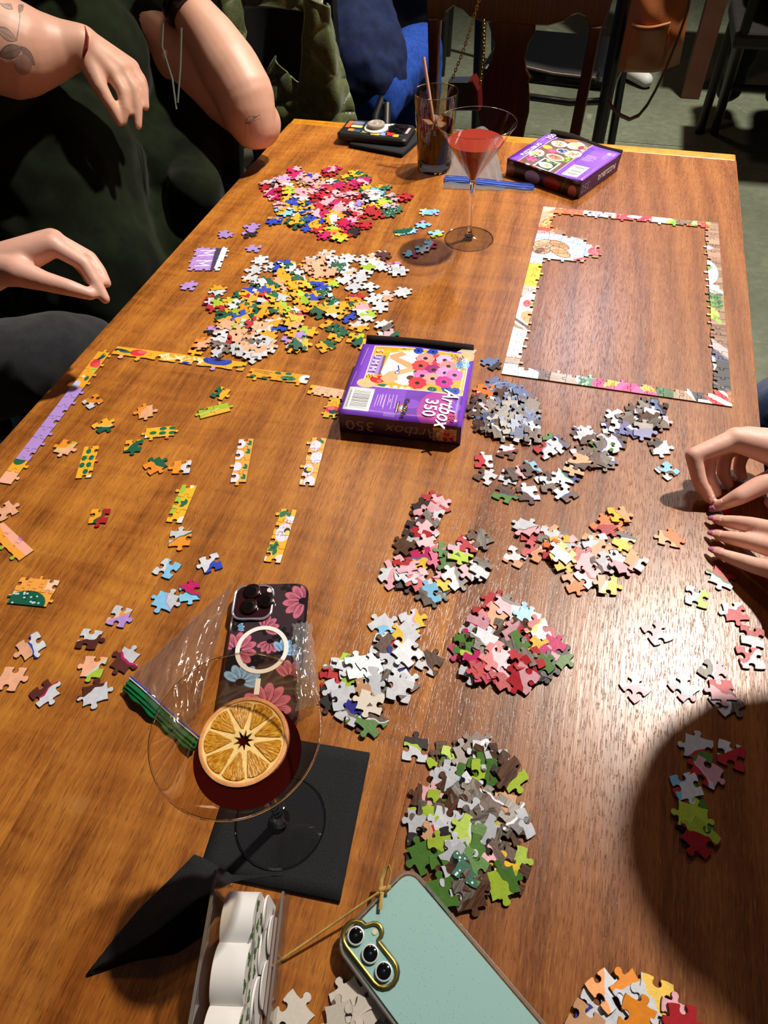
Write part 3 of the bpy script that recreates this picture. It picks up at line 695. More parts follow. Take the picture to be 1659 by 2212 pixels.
def f_yel(y):
    SH.rect(0, y, 4, y + 1, 'eeb52c').ell(1.7, y + .9, .4, .25, '9ebf3c').ell(2.6, y + .9, .4, .3, '9ebf3c').ell(.8, y + .95, .4, .25, '9ebf3c').ell(2.9, y + .3, .16, .14, 'f0e8d8').ell(.2, y + .1, .3, .2, 'efe0dc')
    leaf2(1.4, y + .2, 1.0, L=.5, wd=.14); leaf2(1.45, y + .25, 2.2, L=.4, wd=.12); leaf2(1.4, y + .2, .3, L=.5, wd=.12)
def f_green(y): SH.rect(0, y, 3, y + 1, '9fb83a').poly([(0, y), (3, y), (3, y + .2), (.9, y + .5)], 'e0b040').line([(0, y + .4), (1.3, y + .6)], .1, 'c6d070')
def f_peach(y): SH.rect(0, y, 4, y + 1, 'f0b09a').poly([(0, y), (4, y), (4, y + .75), (3.2, y + .5), (1.5, y + .45), (0, y + .7)], 'f0a540').ell(.3, y + .05, .3, .2, '1c6b4c').rect(3.7, y, 4, y + .3, '1c5c5c')
def f_hill(y):
    SH.rect(0, y, 3, y + 2, 'eda54a').ell(1.3, y + .1, 1.5, .95, '155c46').rect(2.2, y + 1.2, 3, y + 2, 'efc9b0')
    for k in range(16): SH.ell(sr.uniform(.1, 2.6), y + sr.uniform(0.05, .9), .09, .07, 'b8d8ea')
def f_tag(y): SH.rect(0, y, 3, y + 1, '7fc0ea').rect(0, y + .5, .5, y + 1, 'dfe2f2').ell(.0, y + .1, .3, .25, 'eeb04a').line([(1.2, y + .5), (2.2, y + .45)], .06, '8a5ac0').line([(1.3, y + .65), (1.35, y + .35)], .06, '8a5ac0').line([(1.8, y + .62), (1.85, y + .4)], .06, '8a5ac0').ell(1.8, y + .05, .25, .2, 'c98ad8')
def f_tag2(y): SH.rect(0, y, 4, y + 1, '7fc0ea').rect(0, y, .7, y + 1, 'eeb04a').ell(.1, y + .5, .3, .3, 'e6e6f4').line([(1.5, y + .3), (2.6, y + .3)], .13, 'd6e8f6').line([(1.5, y + .55), (2.6, y + .5)], .1, 'd6e8f6').line([(1.6, y + .3), (1.6, y + .8)], .1, 'd6e8f6').ell(3.2, y + .2, .4, .3, 'b880d8')
rows = {k: strip(n, 1, f) for k, n, f in (('col', 13, f_col), ('top1', 7, f_top1), ('top2', 4, f_top2), ('top3', 5, f_top3), ('down', 3, f_down), ('dots', 3, f_dots), ('white', 5, f_white), ('pecks', 4, f_pecks), ('pecks2', 4, f_pecks2), ('yel', 3, f_yel), ('green', 2, f_green), ('peach', 3, f_peach), ('tag', 2, f_tag), ('tag2', 3, f_tag2))}
rows['hill'] = len(STR); f_hill(float(len(STR)))
MSTRIP = print_mat('floral_puzzle_print', SH.img('floral_print'), 0.3, 0.3)
GST = 'joined strips of the yellow floral puzzle border'
def lay(key, n, pa, pb, label, nr=1, wd=None, border='LRTB', seed=1, flip=False):
    """joined run of n pieces from photo point pa to pb (run axis through the middle of the strip)"""
    a, b = at(*pa), at(*pb); d = Vector((b.x - a.x, b.y - a.y)); L = d.length; cw = L / n; ch = wd or 0.0196; ang = math.atan2(d.y, d.x)
    off = Matrix.Rotation(ang, 2) @ Vector((0, -ch * nr / 2)); o = (a.x + off.x, a.y + off.y)
    return assembled('puzzle_strip', o, ang, cw, ch, n, nr, {(i, j) for i in range(n) for j in range(nr)}, MSTRIP, (0, rows[key] / ROW), (1 / (cw * 20), 1 / (ch * ROW)), label, GST, border, seed)
lay('col', 13, (10, 1046), (226, 762), 'long lavender and yellow puzzle strip along the left table edge', border='LT', seed=3)
lay('top1', 7, (248, 758), (530, 794), 'yellow strip with red flower and blue flower across the table', border='T', seed=5)
lay('top2', 4, (538, 806), (666, 822), 'orange strip with green leaves, between blue flower strip and peach strip', border='T', seed=6)
lay('top3', 4, (668, 842), (752, 856), 'peach strip running under the near purple box', border='T', seed=7)
lay('down', 3, (712, 904), (727, 862), 'short strip with red flower tucked against the near purple box', border='', seed=8)
lay('dots', 3, (180, 1034), (199, 966), 'golden yellow strip with dark green oval dots', border='T', seed=9)
lay('white', 4, (515, 1044), (533, 950), 'orange strip with white circles, left of the pecked white strip', border='B', seed=10)
lay('pecks', 4, (663, 1050), (690, 948), 'white and orange strip with red flecks and black bird eye, beside the purple box', border='B', seed=11)
lay('pecks2', 4, (588, 1216), (625, 1102), 'yellow strip with red flecks and green sprig, above the floral phone', border='B', seed=12)
lay('yel', 3, (376, 1130), (410, 1050), 'plain yellow three-piece strip with a green sprig', border='B', seed=13)
lay('green', 2, (430, 897), (496, 880), 'lime green pair of joined pieces', border='B', seed=14)
lay('dots', 2, (314, 938), (378, 932), 'yellow pair of joined pieces with green leaf', border='T', seed=17)
lay('peach', 3, (-8, 1140), (58, 1202), 'peach and orange strip cut by the left picture edge', border='TR', seed=15)
lay('hill', 3, (32, 1276), (116, 1284), 'dark green dotted dome made of six joined pieces', nr=2, border='B', seed=16, wd=0.0175)
lay('tag', 2, (906, 459), (948, 461), 'sky blue pair with purple lettering beside the tall glass', border='', seed=18)
lay('tag2', 3, (852, 505), (898, 499), 'sky blue joined trio with white lettering', border='', seed=19)
MMM = Cv(160, 256, 'b493dc', 2.5, 4.0)
MMM.poly([(2.05, 0), (2.5, 0), (2.5, 4), (1.75, 4)], '4a4560').rect(2.35, 0, 2.5, 4, 'e6e6ee')
for y in (.75, 2.6): MMM.line([(.5, y), (1.8, y + .1), (.9, y + .45), (1.8, y + .95), (.5, y + .9)], .14, 'eeeaf8')
MMB = print_mat('ribbon_puzzle_print', MMM.img('ribbon_print'), 0.3, 0.3)
a = at(405, 586); b = at(465, 586); d = Vector((b.x - a.x, b.y - a.y)); ang = math.atan2(d.y, d.x)
assembled('puzzle_strip', (a.x, a.y), ang, d.length / 2.6, 0.0185, 3, 4, {(i, j) for i in range(3) for j in range(4)}, MMB, (0, 0), (1 / (d.length / 2.6 * 2.6), 1 / (.0185 * 4)), 'lavender joined block printed with two white letters M', GST, '', 21)
# ------------------------------------------------------------------ purple boxes
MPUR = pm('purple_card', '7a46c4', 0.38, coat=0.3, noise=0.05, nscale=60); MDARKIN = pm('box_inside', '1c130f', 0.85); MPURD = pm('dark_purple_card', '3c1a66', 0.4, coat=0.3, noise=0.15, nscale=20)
MWHITE_PRINT = pm('white_ink', 'ece8f2', 0.5); MINKGREY = pm('silver_ink', '8f8a98', 0.5); MRED = pm('red_marker', 'c01a3a', 0.5)
def rect_fit(P):
    c = sum(P, Vector()) / 4; ux = ((P[1] - P[0]) + (P[2] - P[3])); ang = math.atan2(ux.y, ux.x)
    return c, ang, ((P[1] - P[0]).length + (P[2] - P[3]).length) / 2, ((P[3] - P[0]).length + (P[2] - P[1]).length) / 2
def text_lines(c, x, y, n, L, lh, ang, col, wd, rng, align=1):
    for k in range(n):
        l = L * rng.uniform(.6, 1.0); px, py = x + math.cos(ang - 1.5708) * lh * k, y + math.sin(ang - 1.5708) * lh * k; d = 0
        while d < l:
            s = rng.uniform(.02, .06) * L * 2; c.line([(px + math.cos(ang) * d, py + math.sin(ang) * d), (px + math.cos(ang) * min(l, d + s), py + math.sin(ang) * min(l, d + s))], wd, col, .85); d += s + L * .04
def barcode(c, x0, y0, x1, y1, rng):
    c.rect(x0, y0, x1, y1, 'e6eaee'); y = y0 + (y1 - y0) * .1
    while y < y1 - (y1 - y0) * .12:
        h = rng.choice((.003, .005, .008)); c.rect(x0 + (x1 - x0) * .22, y, x0 + (x1 - x0) * .88, y + h, '3a3a40'); y += h + rng.choice((.004, .006, .009))
    for k in range(11): c.rect(x0 + (x1 - x0) * .08, y0 + (y1 - y0) * (.12 + k * .07), x0 + (x1 - x0) * .14, y0 + (y1 - y0) * (.15 + k * .07), '50505a')
def box_art_1():
    r = random.Random(2); c = Cv(800, 760, '7d47c8', 1, .95)
    c.rect(.50, 0, .97, .38, '6a35b2')
    c.poly([(.50, .0), (.97, .0), (.97, .36), (.5, .30)], '6430a8').ell(.78, .17, .16, .22, 'a440a0').ell(.80, .15, .11, .15, 'b8489c', .2)
    c.rect(.485, .20, .54, .24, '7d47c8').ell(.575, .21, .055, .055, '7d47c8').rect(.46, .17, .55, .24, '7d47c8').ell(.92, .23, .05, .05, '7d47c8').rect(.9, .2, 1, .26, '7d47c8')
    x0, y0, x1, y1 = .12, .385, .955, .925
    c.rect(x0 - .008, y0 - .008, x1 + .008, y1 + .008, 'f4f2f4').rect(x0, y0, x1, y1, 'edaa2e')
    X = lambda u: x0 + u * (x1 - x0); Y = lambda v: y0 + v * (y1 - y0)
    c.ell(X(.03), Y(.05), .08, .06, 'f2bb8c').ell(X(.98), Y(.95), .08, .06, 'f2bb8c').ell(X(.62), Y(.05), .06, .03, 'f0b878')
    for _ in range(22): c.leaf(X(r.random()), Y(r.choice((r.uniform(0, .12), r.uniform(.86, .98), r.random()))), .05, .008, r.uniform(0, 6), r.choice(('9cbc32', '2c7a44', 'b9c040')))
    for k in range(5): c.leaf(X(.10 + k * .02), Y(.84), .06, .012, .6 + k * .35, 'b6c43c')
    c.rect(X(.0), Y(.28), X(.14), Y(.77), 'a98ad2').rect(X(.12), Y(.28), X(.145), Y(.77), '6a5a78')
    c.ell(X(.13), Y(.17), .065, .05, 'c2202e').ell(X(.15), Y(.13), .02, .015, 'e86a70').poly([(X(.05), Y(.22)), (X(.11), Y(.27)), (X(.13), Y(.2))], 'edaa2e').leaf(X(.15), Y(.03), .09, .02, .1, '1f6a4a')
    c.poly([(X(.14), Y(.35)), (X(.18), Y(.85)), (X(.36), Y(.92)), (X(.50), Y(.88)), (X(.52), Y(.12)), (X(.40), Y(.08)), (X(.2), Y(.2))], 'e8e6ea').speck(X(.17), Y(.2), X(.5), Y(.88), 200, .004, ['f6f6f8', 'd0d0d8'], r)
    c.poly([(X(.18), Y(.78)), (X(.30), Y(.90)), (X(.36), Y(.82)), (X(.28), Y(.74)), (X(.48), Y(.58)), (X(.50), Y(.48)), (X(.40), Y(.50)), (X(.20), Y(.70))], 'd8a274')
    c.poly([(X(.15), Y(.20)), (X(.24), Y(.08)), (X(.34), Y(.20)), (X(.32), Y(.30)), (X(.50), Y(.46)), (X(.47), Y(.56)), (X(.36), Y(.46)), (X(.22), Y(.38))], 'e4ae82')
    c.ell(X(.235), Y(.50), .035, .03, 'd4d8e4', rin=.7).line([(X(.30), Y(.54)), (X(.32), Y(.44)), (X(.29), Y(.36))], .012, '2a50a8').ell(X(.31), Y(.37), .02, .018, '2a3f80').ell(X(.31), Y(.37), .014, .012, 'e6ecf4')
    for (u, v) in ((.40, .92), (.52, .90), (.25, .02), (.33, .03), (.40, .02), (.46, .02), (.85, .62), (.92, .60)): c.ell(X(u), Y(v), .02, .017, 'ecebe6')
    c.ell(X(.5), Y(.76), .035, .03, '5a3226').ell(X(.46), Y(.27), .035, .03, '5a3226')
    for (u, v) in ((.60, .93), (.52, .80), (.52, .42), (.86, .60), (.80, .70), (.70, .05), (.75, .80)): c.ell(X(u), Y(v), .04, .03, '1f5c40').speck(X(u) - .03, Y(v) - .02, X(u) + .03, Y(v) + .02, 10, .003, ['9ad0b0'], r)
    for (u, v) in ((.47, .95), (.62, .97), (.93, .08), (.84, .10)): c.flower(X(u), Y(v), .045, '2a48b4', '1a2f88', '14142a', rng=r)
    F = [(.71, .78, 'd8343a', 'a01f28'), (.59, .78, 'ef9a92', 'c8625f'), (.79, .80, 'efb3da', 'c888b8'), (.56, .58, 'df4a4e', 'a82a34'), (.70, .52, 'a01f74', '701050'), (.84, .66, 'f0908c', 'c8605f'), (.82, .48, 'ec9ad0', 'c06aa4'), (.60, .34, 'e57cc0', 'b04a90'), (.92, .46, 'e47abf', 'b04a90'), (.71, .30, 'f0a69c', 'cc7068'), (.57, .16, 'd93642', 'a01f2c'), (.83, .26, 'c5288e', '8a1866')]
    for (u, v, a, b) in F: c.flower(X(u - .03), Y(v), .078, a, b, '1c1218', rng=r)
    c.ell(X(.95), Y(.74), .062, .055, '72c4dc')
    for k in range(30): c.ell(X(.9) + r.uniform(-.07, .05), Y(.93) + r.uniform(-.04, .02), .004, .006, '3a3412', .5)
    for k in range(4): c.line([(X(.26 + k * .03), Y(.94)), (X(.29 + k * .03), Y(.90))], .01, 'f4dca0')
    barcode(c, .02, .06, .235, .345, random.Random(4))
    text_lines(c, .43, .30, 5, .20, .03, -1.55, 'd8c8ee', .006, r); text_lines(c, .385, .24, 1, .05, .03, -1.55, 'd8c8ee', .007, r); text_lines(c, .34, .28, 4, .17, .022, -1.6, 'd8c8ee', .006, r)
    text_lines(c, .06, .90, 1, .26, .02, -1.62, 'cbb6ea', .006, r); text_lines(c, .03, .55, 1, .22, .02, -1.62, 'cbb6ea', .006, r)
    c.rect(.445, .08, .47, .22, '17141c').line([(.457, .21), (.457, .09)], .006, 'e8e8e8')
    for q, k in ((.05, 'c8282e'), (.042, 'e8b02a'), (.034, '2f8ac0'), (.026, 'e8e8ee')): c.ell(.505, .15, q * .8, q, k)
    c.rect(.36, .03, .455, .08, 'a584da', .6)
    th = [(.905 + .055 * math.cos(a), .08 + .075 * math.sin(a)) for a in np.linspace(0, 6.4, 24)]; c.line(th, .006, 'c01a3a')
    return c.img('box_print_1')
def carton(label, P, h, art, bm_, side_mats, flap_top=True):
    c, ang, W, D = rect_fit(P); root = empty('puzzle_box', (c.x, c.y, TZ), ang, label, 'box')
    m = MB()
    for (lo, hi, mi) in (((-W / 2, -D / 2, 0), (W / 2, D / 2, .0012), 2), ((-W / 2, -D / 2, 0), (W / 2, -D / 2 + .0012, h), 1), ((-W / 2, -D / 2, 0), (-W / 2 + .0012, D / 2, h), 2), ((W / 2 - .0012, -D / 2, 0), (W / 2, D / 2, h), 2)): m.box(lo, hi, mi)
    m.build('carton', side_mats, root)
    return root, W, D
P1 = [at(731, 894, .031), at(996, 925, .031), at(1026, 766, .031), at(784, 744, .031)]
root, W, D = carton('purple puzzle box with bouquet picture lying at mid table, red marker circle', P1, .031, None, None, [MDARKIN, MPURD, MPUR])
BA1 = print_mat('bouquet_box_print', box_art_1(), 0.3, 0.4)
lid = MB()
def lid1(u, v): return ((u - .5) * W, (v - .5) * D, .031 + .0025 * math.sin(math.pi * u) * v + .0006 * math.sin(9 * u + 4 * v))
lid.grid(lid1, 14, 12).build('top_panel', [BA1, MDARKIN], root, uvfn=lambda v: (v.x / W + .5, v.y / D + .5)); solidify(root.children[-1], .0011, 1)
fl_ = MB(); fl_.grid(lambda u, v: ((u - .5) * W * (1 - .04 * v), D / 2 + .001 + .012 * v, .008 + .030 * v + .002 * math.sin(math.pi * u) * v), 14, 5).build('tuck_flap', [MDARKIN], root); solidify(root.children[-1], .0011)
MB().prism([(W / 2 - .028, D / 2), (W / 2 - .002, D / 2), (W / 2 + .002, D / 2 + .011), (W / 2 - .016, D / 2 + .013)], .030, .0312).build('dust_flap', pm('raw_card', 'bfb296', .85), root)
def TM(x, y, z, rz=0.0, rx=0.0): return Matrix.Translation((x, y, z)) @ Matrix.Rotation(rz, 4, 'Z') @ Matrix.Rotation(rx, 4, 'X')
def lid_text(t, size, u, v, rz, m, **k): lettering(t, size, TM((u - .5) * W, (v - .5) * D, .0336 + .0026 * math.sin(math.pi * u) * v, rz), m, root, **k)
lid_text('Artbox', .030, .855, .205, -1.62, MWHITE_PRINT, shear=.28, sx=.82, off=.0004); lid_text('350', .024, .72, .19, -1.60, MWHITE_PRINT, sx=.95, off=.0004)
lid_text('SUMME', .014, .165, .72, -1.62, MWHITE_PRINT, sx=1.0, space=1.55); lid_text('RELAX', .0075, .925, .835, -1.4, MWHITE_PRINT); lid_text('ENJOY', .0075, .885, .83, -1.4, pm('purple_ink', '8a4ab4', .5))
lid_text('EP', .013, .905, .085, -1.62, MRED); lid_text('Cra-Z-Art', .0085, .522, .155, -1.6, pm('black_ink', '141014', .5), off=.0003)
lettering('Artbox', .025, Matrix.Translation((.018, -D / 2 - .0002, .016)) @ Matrix.Rotation(math.pi / 2, 4, 'X') @ Matrix.Rotation(math.pi, 4, 'Z'), MINKGREY, root, shear=.28, sx=.95, ay='CENTER')
lettering('350', .024, Matrix.Translation((-.052, -D / 2 - .0002, .016)) @ Matrix.Rotation(math.pi / 2, 4, 'X') @ Matrix.Rotation(math.pi, 4, 'Z'), MINKGREY, root, sx=1.1, ay='CENTER')
pc = MB().grid(lambda u, v: (W * (.275 + .19 * u), -D / 2 - .0003, .004 + .023 * v), 2, 2); pc.build('picture_print', BA1, root, uvfn=lambda v: (.12 + (v.x / W - .275) / .19 * .83, .42 + (v.z - .004) / .023 * .53))
raise_area([(p.x, p.y) for p in P1], .033)

def box_art_2():
    r = random.Random(6); c = Cv(760, 680, '8450c8', 1, .9)
    # axis: x runs along the front edge (left to right), y away
    c.poly([(.14, 0), (.62, 0), (.62, .9), (.14, .9)], '6b5040')
    for _ in range(30): c.line([(.14, r.uniform(0, .9)), (.62, r.uniform(0, .9))], .006, r.choice(('5a4234', '7d604c')), .5)
    def bowl(x, y, rx, ry, inner, specks, a=0.0):
        c.ell(x, y, rx, ry, 'e9ecee', a).ell(x, y, rx * .78, ry * .78, inner, a); c.speck(x - rx * .5, y - ry * .5, x + rx * .5, y + ry * .5, 26, .012, specks, r)
    bowl(.27, .72, .10, .085, 'd8dce6', ['c9803c', 'e8c8a0', 'b05030']); bowl(.47, .77, .11, .09, 'f0e6a0', ['f0e090', 'e8d478', 'f6eec0']); c.ell(.36, .86, .10, .04, 'e07a4a')
    c.ell(.21, .55, .06, .05, 'e8bc2a').ell(.30, .51, .06, .05, 'dc3a70').ell(.30, .51, .045, .035, 'ee5a8c'); bowl(.41, .575, .085, .06, '20305c', ['3a5490', '8aa0cc', '23386e']); bowl(.555, .565, .105, .09, 'f0e4da', ['b86a48', 'c98a5a', 'e2a070'])
    c.ell(.55, .76, .04, .05, 'd8305a').leaf(.58, .82, .08, .02, -1.2, '86b43a').ell(.60, .70, .03, .03, 'eab0c0')
    bowl(.20, .32, .085, .11, 'f3e2cc', ['d89a5a', '88b048', 'efc08a', 'd0503c']); bowl(.42, .38, .115, .075, 'd86a5c', ['c0303a', '7a9a3a', '5a3020', 'ec9a70'])
    c.speck(.52, .34, .62, .50, 40, .012, ['86b43a', 'b8d468', '4a7a2a'], r).speck(.18, .10, .28, .24, 30, .016, ['d8287a', 'ea5aa0', 'c02068'], r).speck(.20, .20, .34, .28, 30, .012, ['24402c', '3c5a3a', '202c3a'], r)
    c.poly([(.33, .02), (.56, .02), (.56, .29), (.33, .29)], 'e8ece8').poly([(.35, .04), (.54, .04), (.54, .27), (.35, .27)], '1d2a1e').ell(.44, .14, .085, .07, 'f4f4f0').ell(.455, .14, .035, .035, 'e6a04a').speck(.38, .22, .54, .27, 20, .014, ['5a8a30', 'a8c860', '2f5a24'], r)
    for k in range(5): c.ell(.18 + .09 * k, .015, .03, .02, ['d8503c', 'ece8e8'][k % 2])
    c.line([(.14, 0), (.14, .9)], .012, 'c8b0e8').line([(.625, 0), (.625, .9)], .010, 'c8b0e8').poly([(.0, .0), (.02, .0), (.14, .35), (.14, .62), (0, .45)], '6a2fa8')
    barcode(c, .70, .06, .90, .34, random.Random(9))
    text_lines(c, .70, .62, 6, .15, .028, .05, 'd0bcec', .008, r); text_lines(c, .92, .78, 3, .2, .02, -1.55, 'cdb8ea', .005, r); text_lines(c, .05, .80, 2, .2, .03, -1.55, 'd4c4ee', .008, r)
    hw = []
    for k in range(40): hw.append((.665 + .09 * (k / 40) * 0 + .018 * math.sin(k * 1.9), .40 + .45 * k / 40))
    c.line(hw, .007, '2c1a70').line([(.70 + .012 * math.sin(k * 2.1), .55 + .25 * k / 24) for k in range(25)], .006, '2c1a70')
    c.line([(.665 + .03 * math.cos(a), .37 + .05 * math.sin(a)) for a in np.linspace(0, 6.3, 20)], .007, 'b0208a').ell(.90, .80, .02, .022, 'e8d8c8')
    return c.img('box_print_2')
P2 = [at(1100, 344, .031), at(1256, 394, .031), at(1342, 334, .031), at(1180, 289, .031)]
def wood_side():
    c = Cv(256, 48, '3a2418', 5.3, 1.0); r = random.Random(3)
    c.wood(0, 0, 5.3, 1, ['3a2418', '2a1a12', '4c3020'], r); c.ell(1.9, .35, .55, .42, 'b5a8b4').ell(3.3, .35, .6, .45, '8a1f30').line([(4.0, 0), (4.3, 1)], .08, '4a6a2a').ell(4.8, .3, .3, .4, 'b87a86').ell(.3, .4, .3, .5, '8a4a28'); return print_mat('food_box_side', c.img('box_side_print'), .4, .3)
MSIDE2 = wood_side(); MBA2 = print_mat('food_box_print', box_art_2(), .3, .4)
c2, ang2, W, D = rect_fit(P2); root = empty('puzzle_box', (c2.x, c2.y, TZ), ang2, 'battered purple puzzle box with bowls of food picture at far table end', 'box')
h = .031; t_ = .0012
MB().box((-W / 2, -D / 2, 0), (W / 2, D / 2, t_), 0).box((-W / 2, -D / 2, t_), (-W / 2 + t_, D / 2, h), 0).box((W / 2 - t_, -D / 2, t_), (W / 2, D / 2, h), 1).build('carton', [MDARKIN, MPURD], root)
MB().grid(lambda u, v: ((u - .5) * W, -D / 2 + .0015 * math.sin(5 * u), h * v), 10, 3).build('side_panel', MSIDE2, root, uvfn=lambda v: (v.x / W + .5, v.z / h)); solidify(root.children[-1], t_)
MB().grid(lambda u, v: ((u - .5) * W, (v - .5) * D, h + .004 * math.sin(math.pi * u) * (v - .5) + .0015 * math.sin(7 * u + 3 * v) - .002 * (v > .9) * math.sin(11 * u)), 22, 18).build('top_panel', MBA2, root, uvfn=lambda v: (v.x / W + .5, (v.y / D + .5))); solidify(root.children[-1], t_, 1)
MB().grid(lambda u, v: ((u - .5) * W * .98, D / 2 + .002 + .008 * v, h * (.2 + 1.0 * v) + .003 * math.sin(6 * u) * v), 16, 4).build('tuck_flap', MDARKIN, root); solidify(root.children[-1], t_)
def side_text(t, size, y, m, **k): lettering(t, size, Matrix.Translation((W / 2 + .0003, y, .016)) @ Matrix.Rotation(math.pi / 2, 4, 'Z') @ Matrix.Rotation(math.pi / 2, 4, 'X') @ Matrix.Rotation(math.pi, 4, 'Z'), m, root, ay='CENTER', **k)
side_text('350', .020, -D * .37, MINKGREY, shear=.2); side_text('PUZZLEBUG', .0125, D * .17, MWHITE_PRINT, off=.0003)
lettering('PUZZLEBUG', .0125, TM(-W * .40, -D * .1, h + .0030, math.pi / 2), MWHITE_PRINT, root, off=.0003); lettering('350', .018, TM(-W * .40, D * .40, h + .0034, math.pi / 2), MWHITE_PRINT, root)

# ------------------------------------------------------------------ napkins
def paper_black():
    N = NT('black_paper_napkin'); v = N.coords('Object'); f = N.noise(v, 900, 3, .7); N.ln(N.ramp(f, [(.3, lin('17181a')), (.75, lin('2c2e31'))]), N.b.inputs['Base Color']); N.b.inputs['Roughness'].default_value = .95; N.b.inputs['Specular IOR Level'].default_value = .2
    N.bump(f, .4, .0006); return N.m
MNAP = paper_black()
def napkin(name, P, label, z0=0.0004, layers=4, t=.0006, seed=0, lift=0.0):
    c, ang, W_, D_ = rect_fit(P); root = empty(name, (c.x, c.y, TZ), ang, label, 'napkin'); r = random.Random(seed)
    for k in range(layers):
        dx, dy = r.uniform(-.0012, .0012), r.uniform(-.0012, .0012)
        MB().grid(lambda u, v: ((u - .5) * W_ + dx, (v - .5) * D_ + dy, z0 + k * (t * 1.35) + lift * (u * u) * (1 - v) + .0002 * math.sin(20 * u + k) * math.sin(17 * v)), 12, 12).build('napkin_layer', MNAP, root); solidify(root.children[-1], t, 1)
    raise_area([(p.x, p.y) for p in P], z0 + layers * t * 1.35); return root
A = at(733, 1950); B = at(798, 1630); dv = (B - A); pv = Vector((-dv.y, dv.x, 0)).normalized() * dv.length * .98
napkin('cocktail_napkin', [A + pv, A, B, B + pv], 'square black paper napkin under the near cocktail glass', seed=1)
napkin('cocktail_napkin', [at(766, 321), at(882, 343), at(908, 292), at(800, 272)], 'black napkin peeking out from under the far black phone', layers=5, t=.0012, seed=2)
# crumpled napkin behind the holder
pts = {}
rows_ = [[(186, 2106, .001), (300, 1965, .004), (420, 1846, .006)], [(250, 2066, .012), (350, 1962, .020), (450, 1858, .014)], [(330, 2020, .024), (420, 1944, .034), (492, 1884, .022)], [(410, 1958, .030), (470, 1920, .030), (500, 1890, .026)], [(466, 1918, .024), (530, 1892, .034), (618, 1893, .050)]]
cw = MB(); G = [[at(*q) for q in rw] for rw in rows_]
def cr(u, v):
    a = u * (len(G) - 1); i = min(int(a), len(G) - 2); f = a - i; b = v * 2; j = min(int(b), 1); g = b - j
    p = (G[i][j] * (1 - f) + G[i + 1][j] * f) * (1 - g) + (G[i][j + 1] * (1 - f) + G[i + 1][j + 1] * f) * g
    return p + Vector((0, 0, .0012 * math.sin(14 * u + 6 * v)))
cw.grid(cr, 30, 14); low = [at(*q) for q in ((188, 2110, .0005), (290, 2075, .0005), (380, 2060, .0005), (440, 2020, .0005), (488, 1945, .001))]
def skirt(u, v):
    a = u * 4; i = min(int(a), 3); f = a - i; q = G[i][0] * (1 - f) + G[i + 1][0] * f; l = low[i] * (1 - f) + low[i + 1] * f
    return q * (1 - v) + l * v + Vector((0, 0, .002 * math.sin(5 * u + 3) * math.sin(3.14 * v)))
cw.grid(skirt, 30, 6)
o = cw.build('cocktail_napkin', MNAP); solidify(o, .0008); tag(o, 'crumpled black napkin folded to a point behind the clear holder', 'napkin')

# ------------------------------------------------------------------ glasses
MGLASS = pm('solid_glass', 'ffffff', 0.0, trans=1.0, ior=1.46); MTHIN = thin_clear('thin_glass', (.97, .97, .97), .02, 1.0, .03); MTHIN2 = thin_clear('reflection_tint_glass', (.84, .73, .60), .03, 1.0, .05); MFOOT = thin_clear('foot_glass', (.95, .95, .95), .04, 1.4, .05)  # brown wall tint paints in reflections of table and drink
def liquid(name, col, tr=.4, rough=.06, ior=1.33):
    return pm(name, col, rough, trans=tr, ior=ior)
def stem_glass(label, foot, rr, rf, h, bowl_z, liq_z, liqm, ridges=0, thin=None, prof=None):
    root = empty('martini_glass', (foot.x, foot.y, foot.z), 0, label, 'glass')
    MB().lathe([(0, .0001), (rf * .6, .0001), (rf * .985, .0001), (rf, .0008), (rf * .985, .0018), (rf * .5, .0032), (.0085, .006)], 64).build('foot', MFOOT, root)
    MB().tube([(rf * math.cos(a), rf * math.sin(a), .0009) for a in np.linspace(0, 2 * math.pi, 64, endpoint=False)], .0008, 8, closed=True).build('foot_rim', MGLASS, root)
    MB().lathe([(0, .004), (.0085, .0055), (.0048, .011), (.0040, .022), (.0038, .05), (.0040, bowl_z - .012), (.0052, bowl_z - .004), (.0062, bowl_z), (0, bowl_z)], 56).build('stem', MGLASS, root)
    pr = prof or [(.0062 + (rr - .0062) * t, bowl_z + (h - bowl_z) * t) for t in [k / 10 for k in range(11)]]
    b = MB().lathe(pr, 72)
    if ridges:
        for i, v in enumerate(b.v):
            t = (v[2] - bowl_z) / (h - bowl_z); a = math.atan2(v[1], v[0])
            if t > .35: k = 1 + .012 * math.cos(a * ridges) * (t - .35) * (1 - t) * 4; b.v[i] = (v[0] * k, v[1] * k, v[2])
    b.build('bowl', thin or MTHIN, root)
    MB().tube([(rr * math.cos(a), rr * math.sin(a), h) for a in np.linspace(0, 2 * math.pi, 72, endpoint=False)], .0007, 8, closed=True).build('rim', MGLASS, root)
    lp = [(max(.002, r_ - .0009), z_ + .0012) for r_, z_ in pr if z_ < liq_z - .003]; rl = float(np.interp(liq_z, [z_ for _, z_ in pr], [r_ for r_, _ in pr])) - .0009
    MB().lathe([(0, lp[0][1])] + lp + [(rl, liq_z), (0, liq_z)], 72).build('drink', liqm, root)
    return root, rl
ft = (at(608, 1775) + Vector((0, 0, .0036)))
g1, rl = stem_glass('near martini glass with dark amber cocktail and dried orange slice, on black napkin', ft, .0556, .0388, .198, .118, .157, liquid('amber_cocktail', '4a0f08', .55), thin=MTHIN2, prof=[(.0062, .118), (.013, .1235), (.021, .131), (.030, .143), (.036, .1525), (.0405, .161), (.0455, .172), (.0505, .184), (.0556, .198)])
ft2 = at(1013, 516) + Vector((0, 0, .0003))
stem_glass('tall martini glass of pink cocktail standing beside the cola glass', ft2, .0628, .0425, .193, .104, .166, liquid('pink_cocktail', '9c3628', .22, .12), ridges=26)
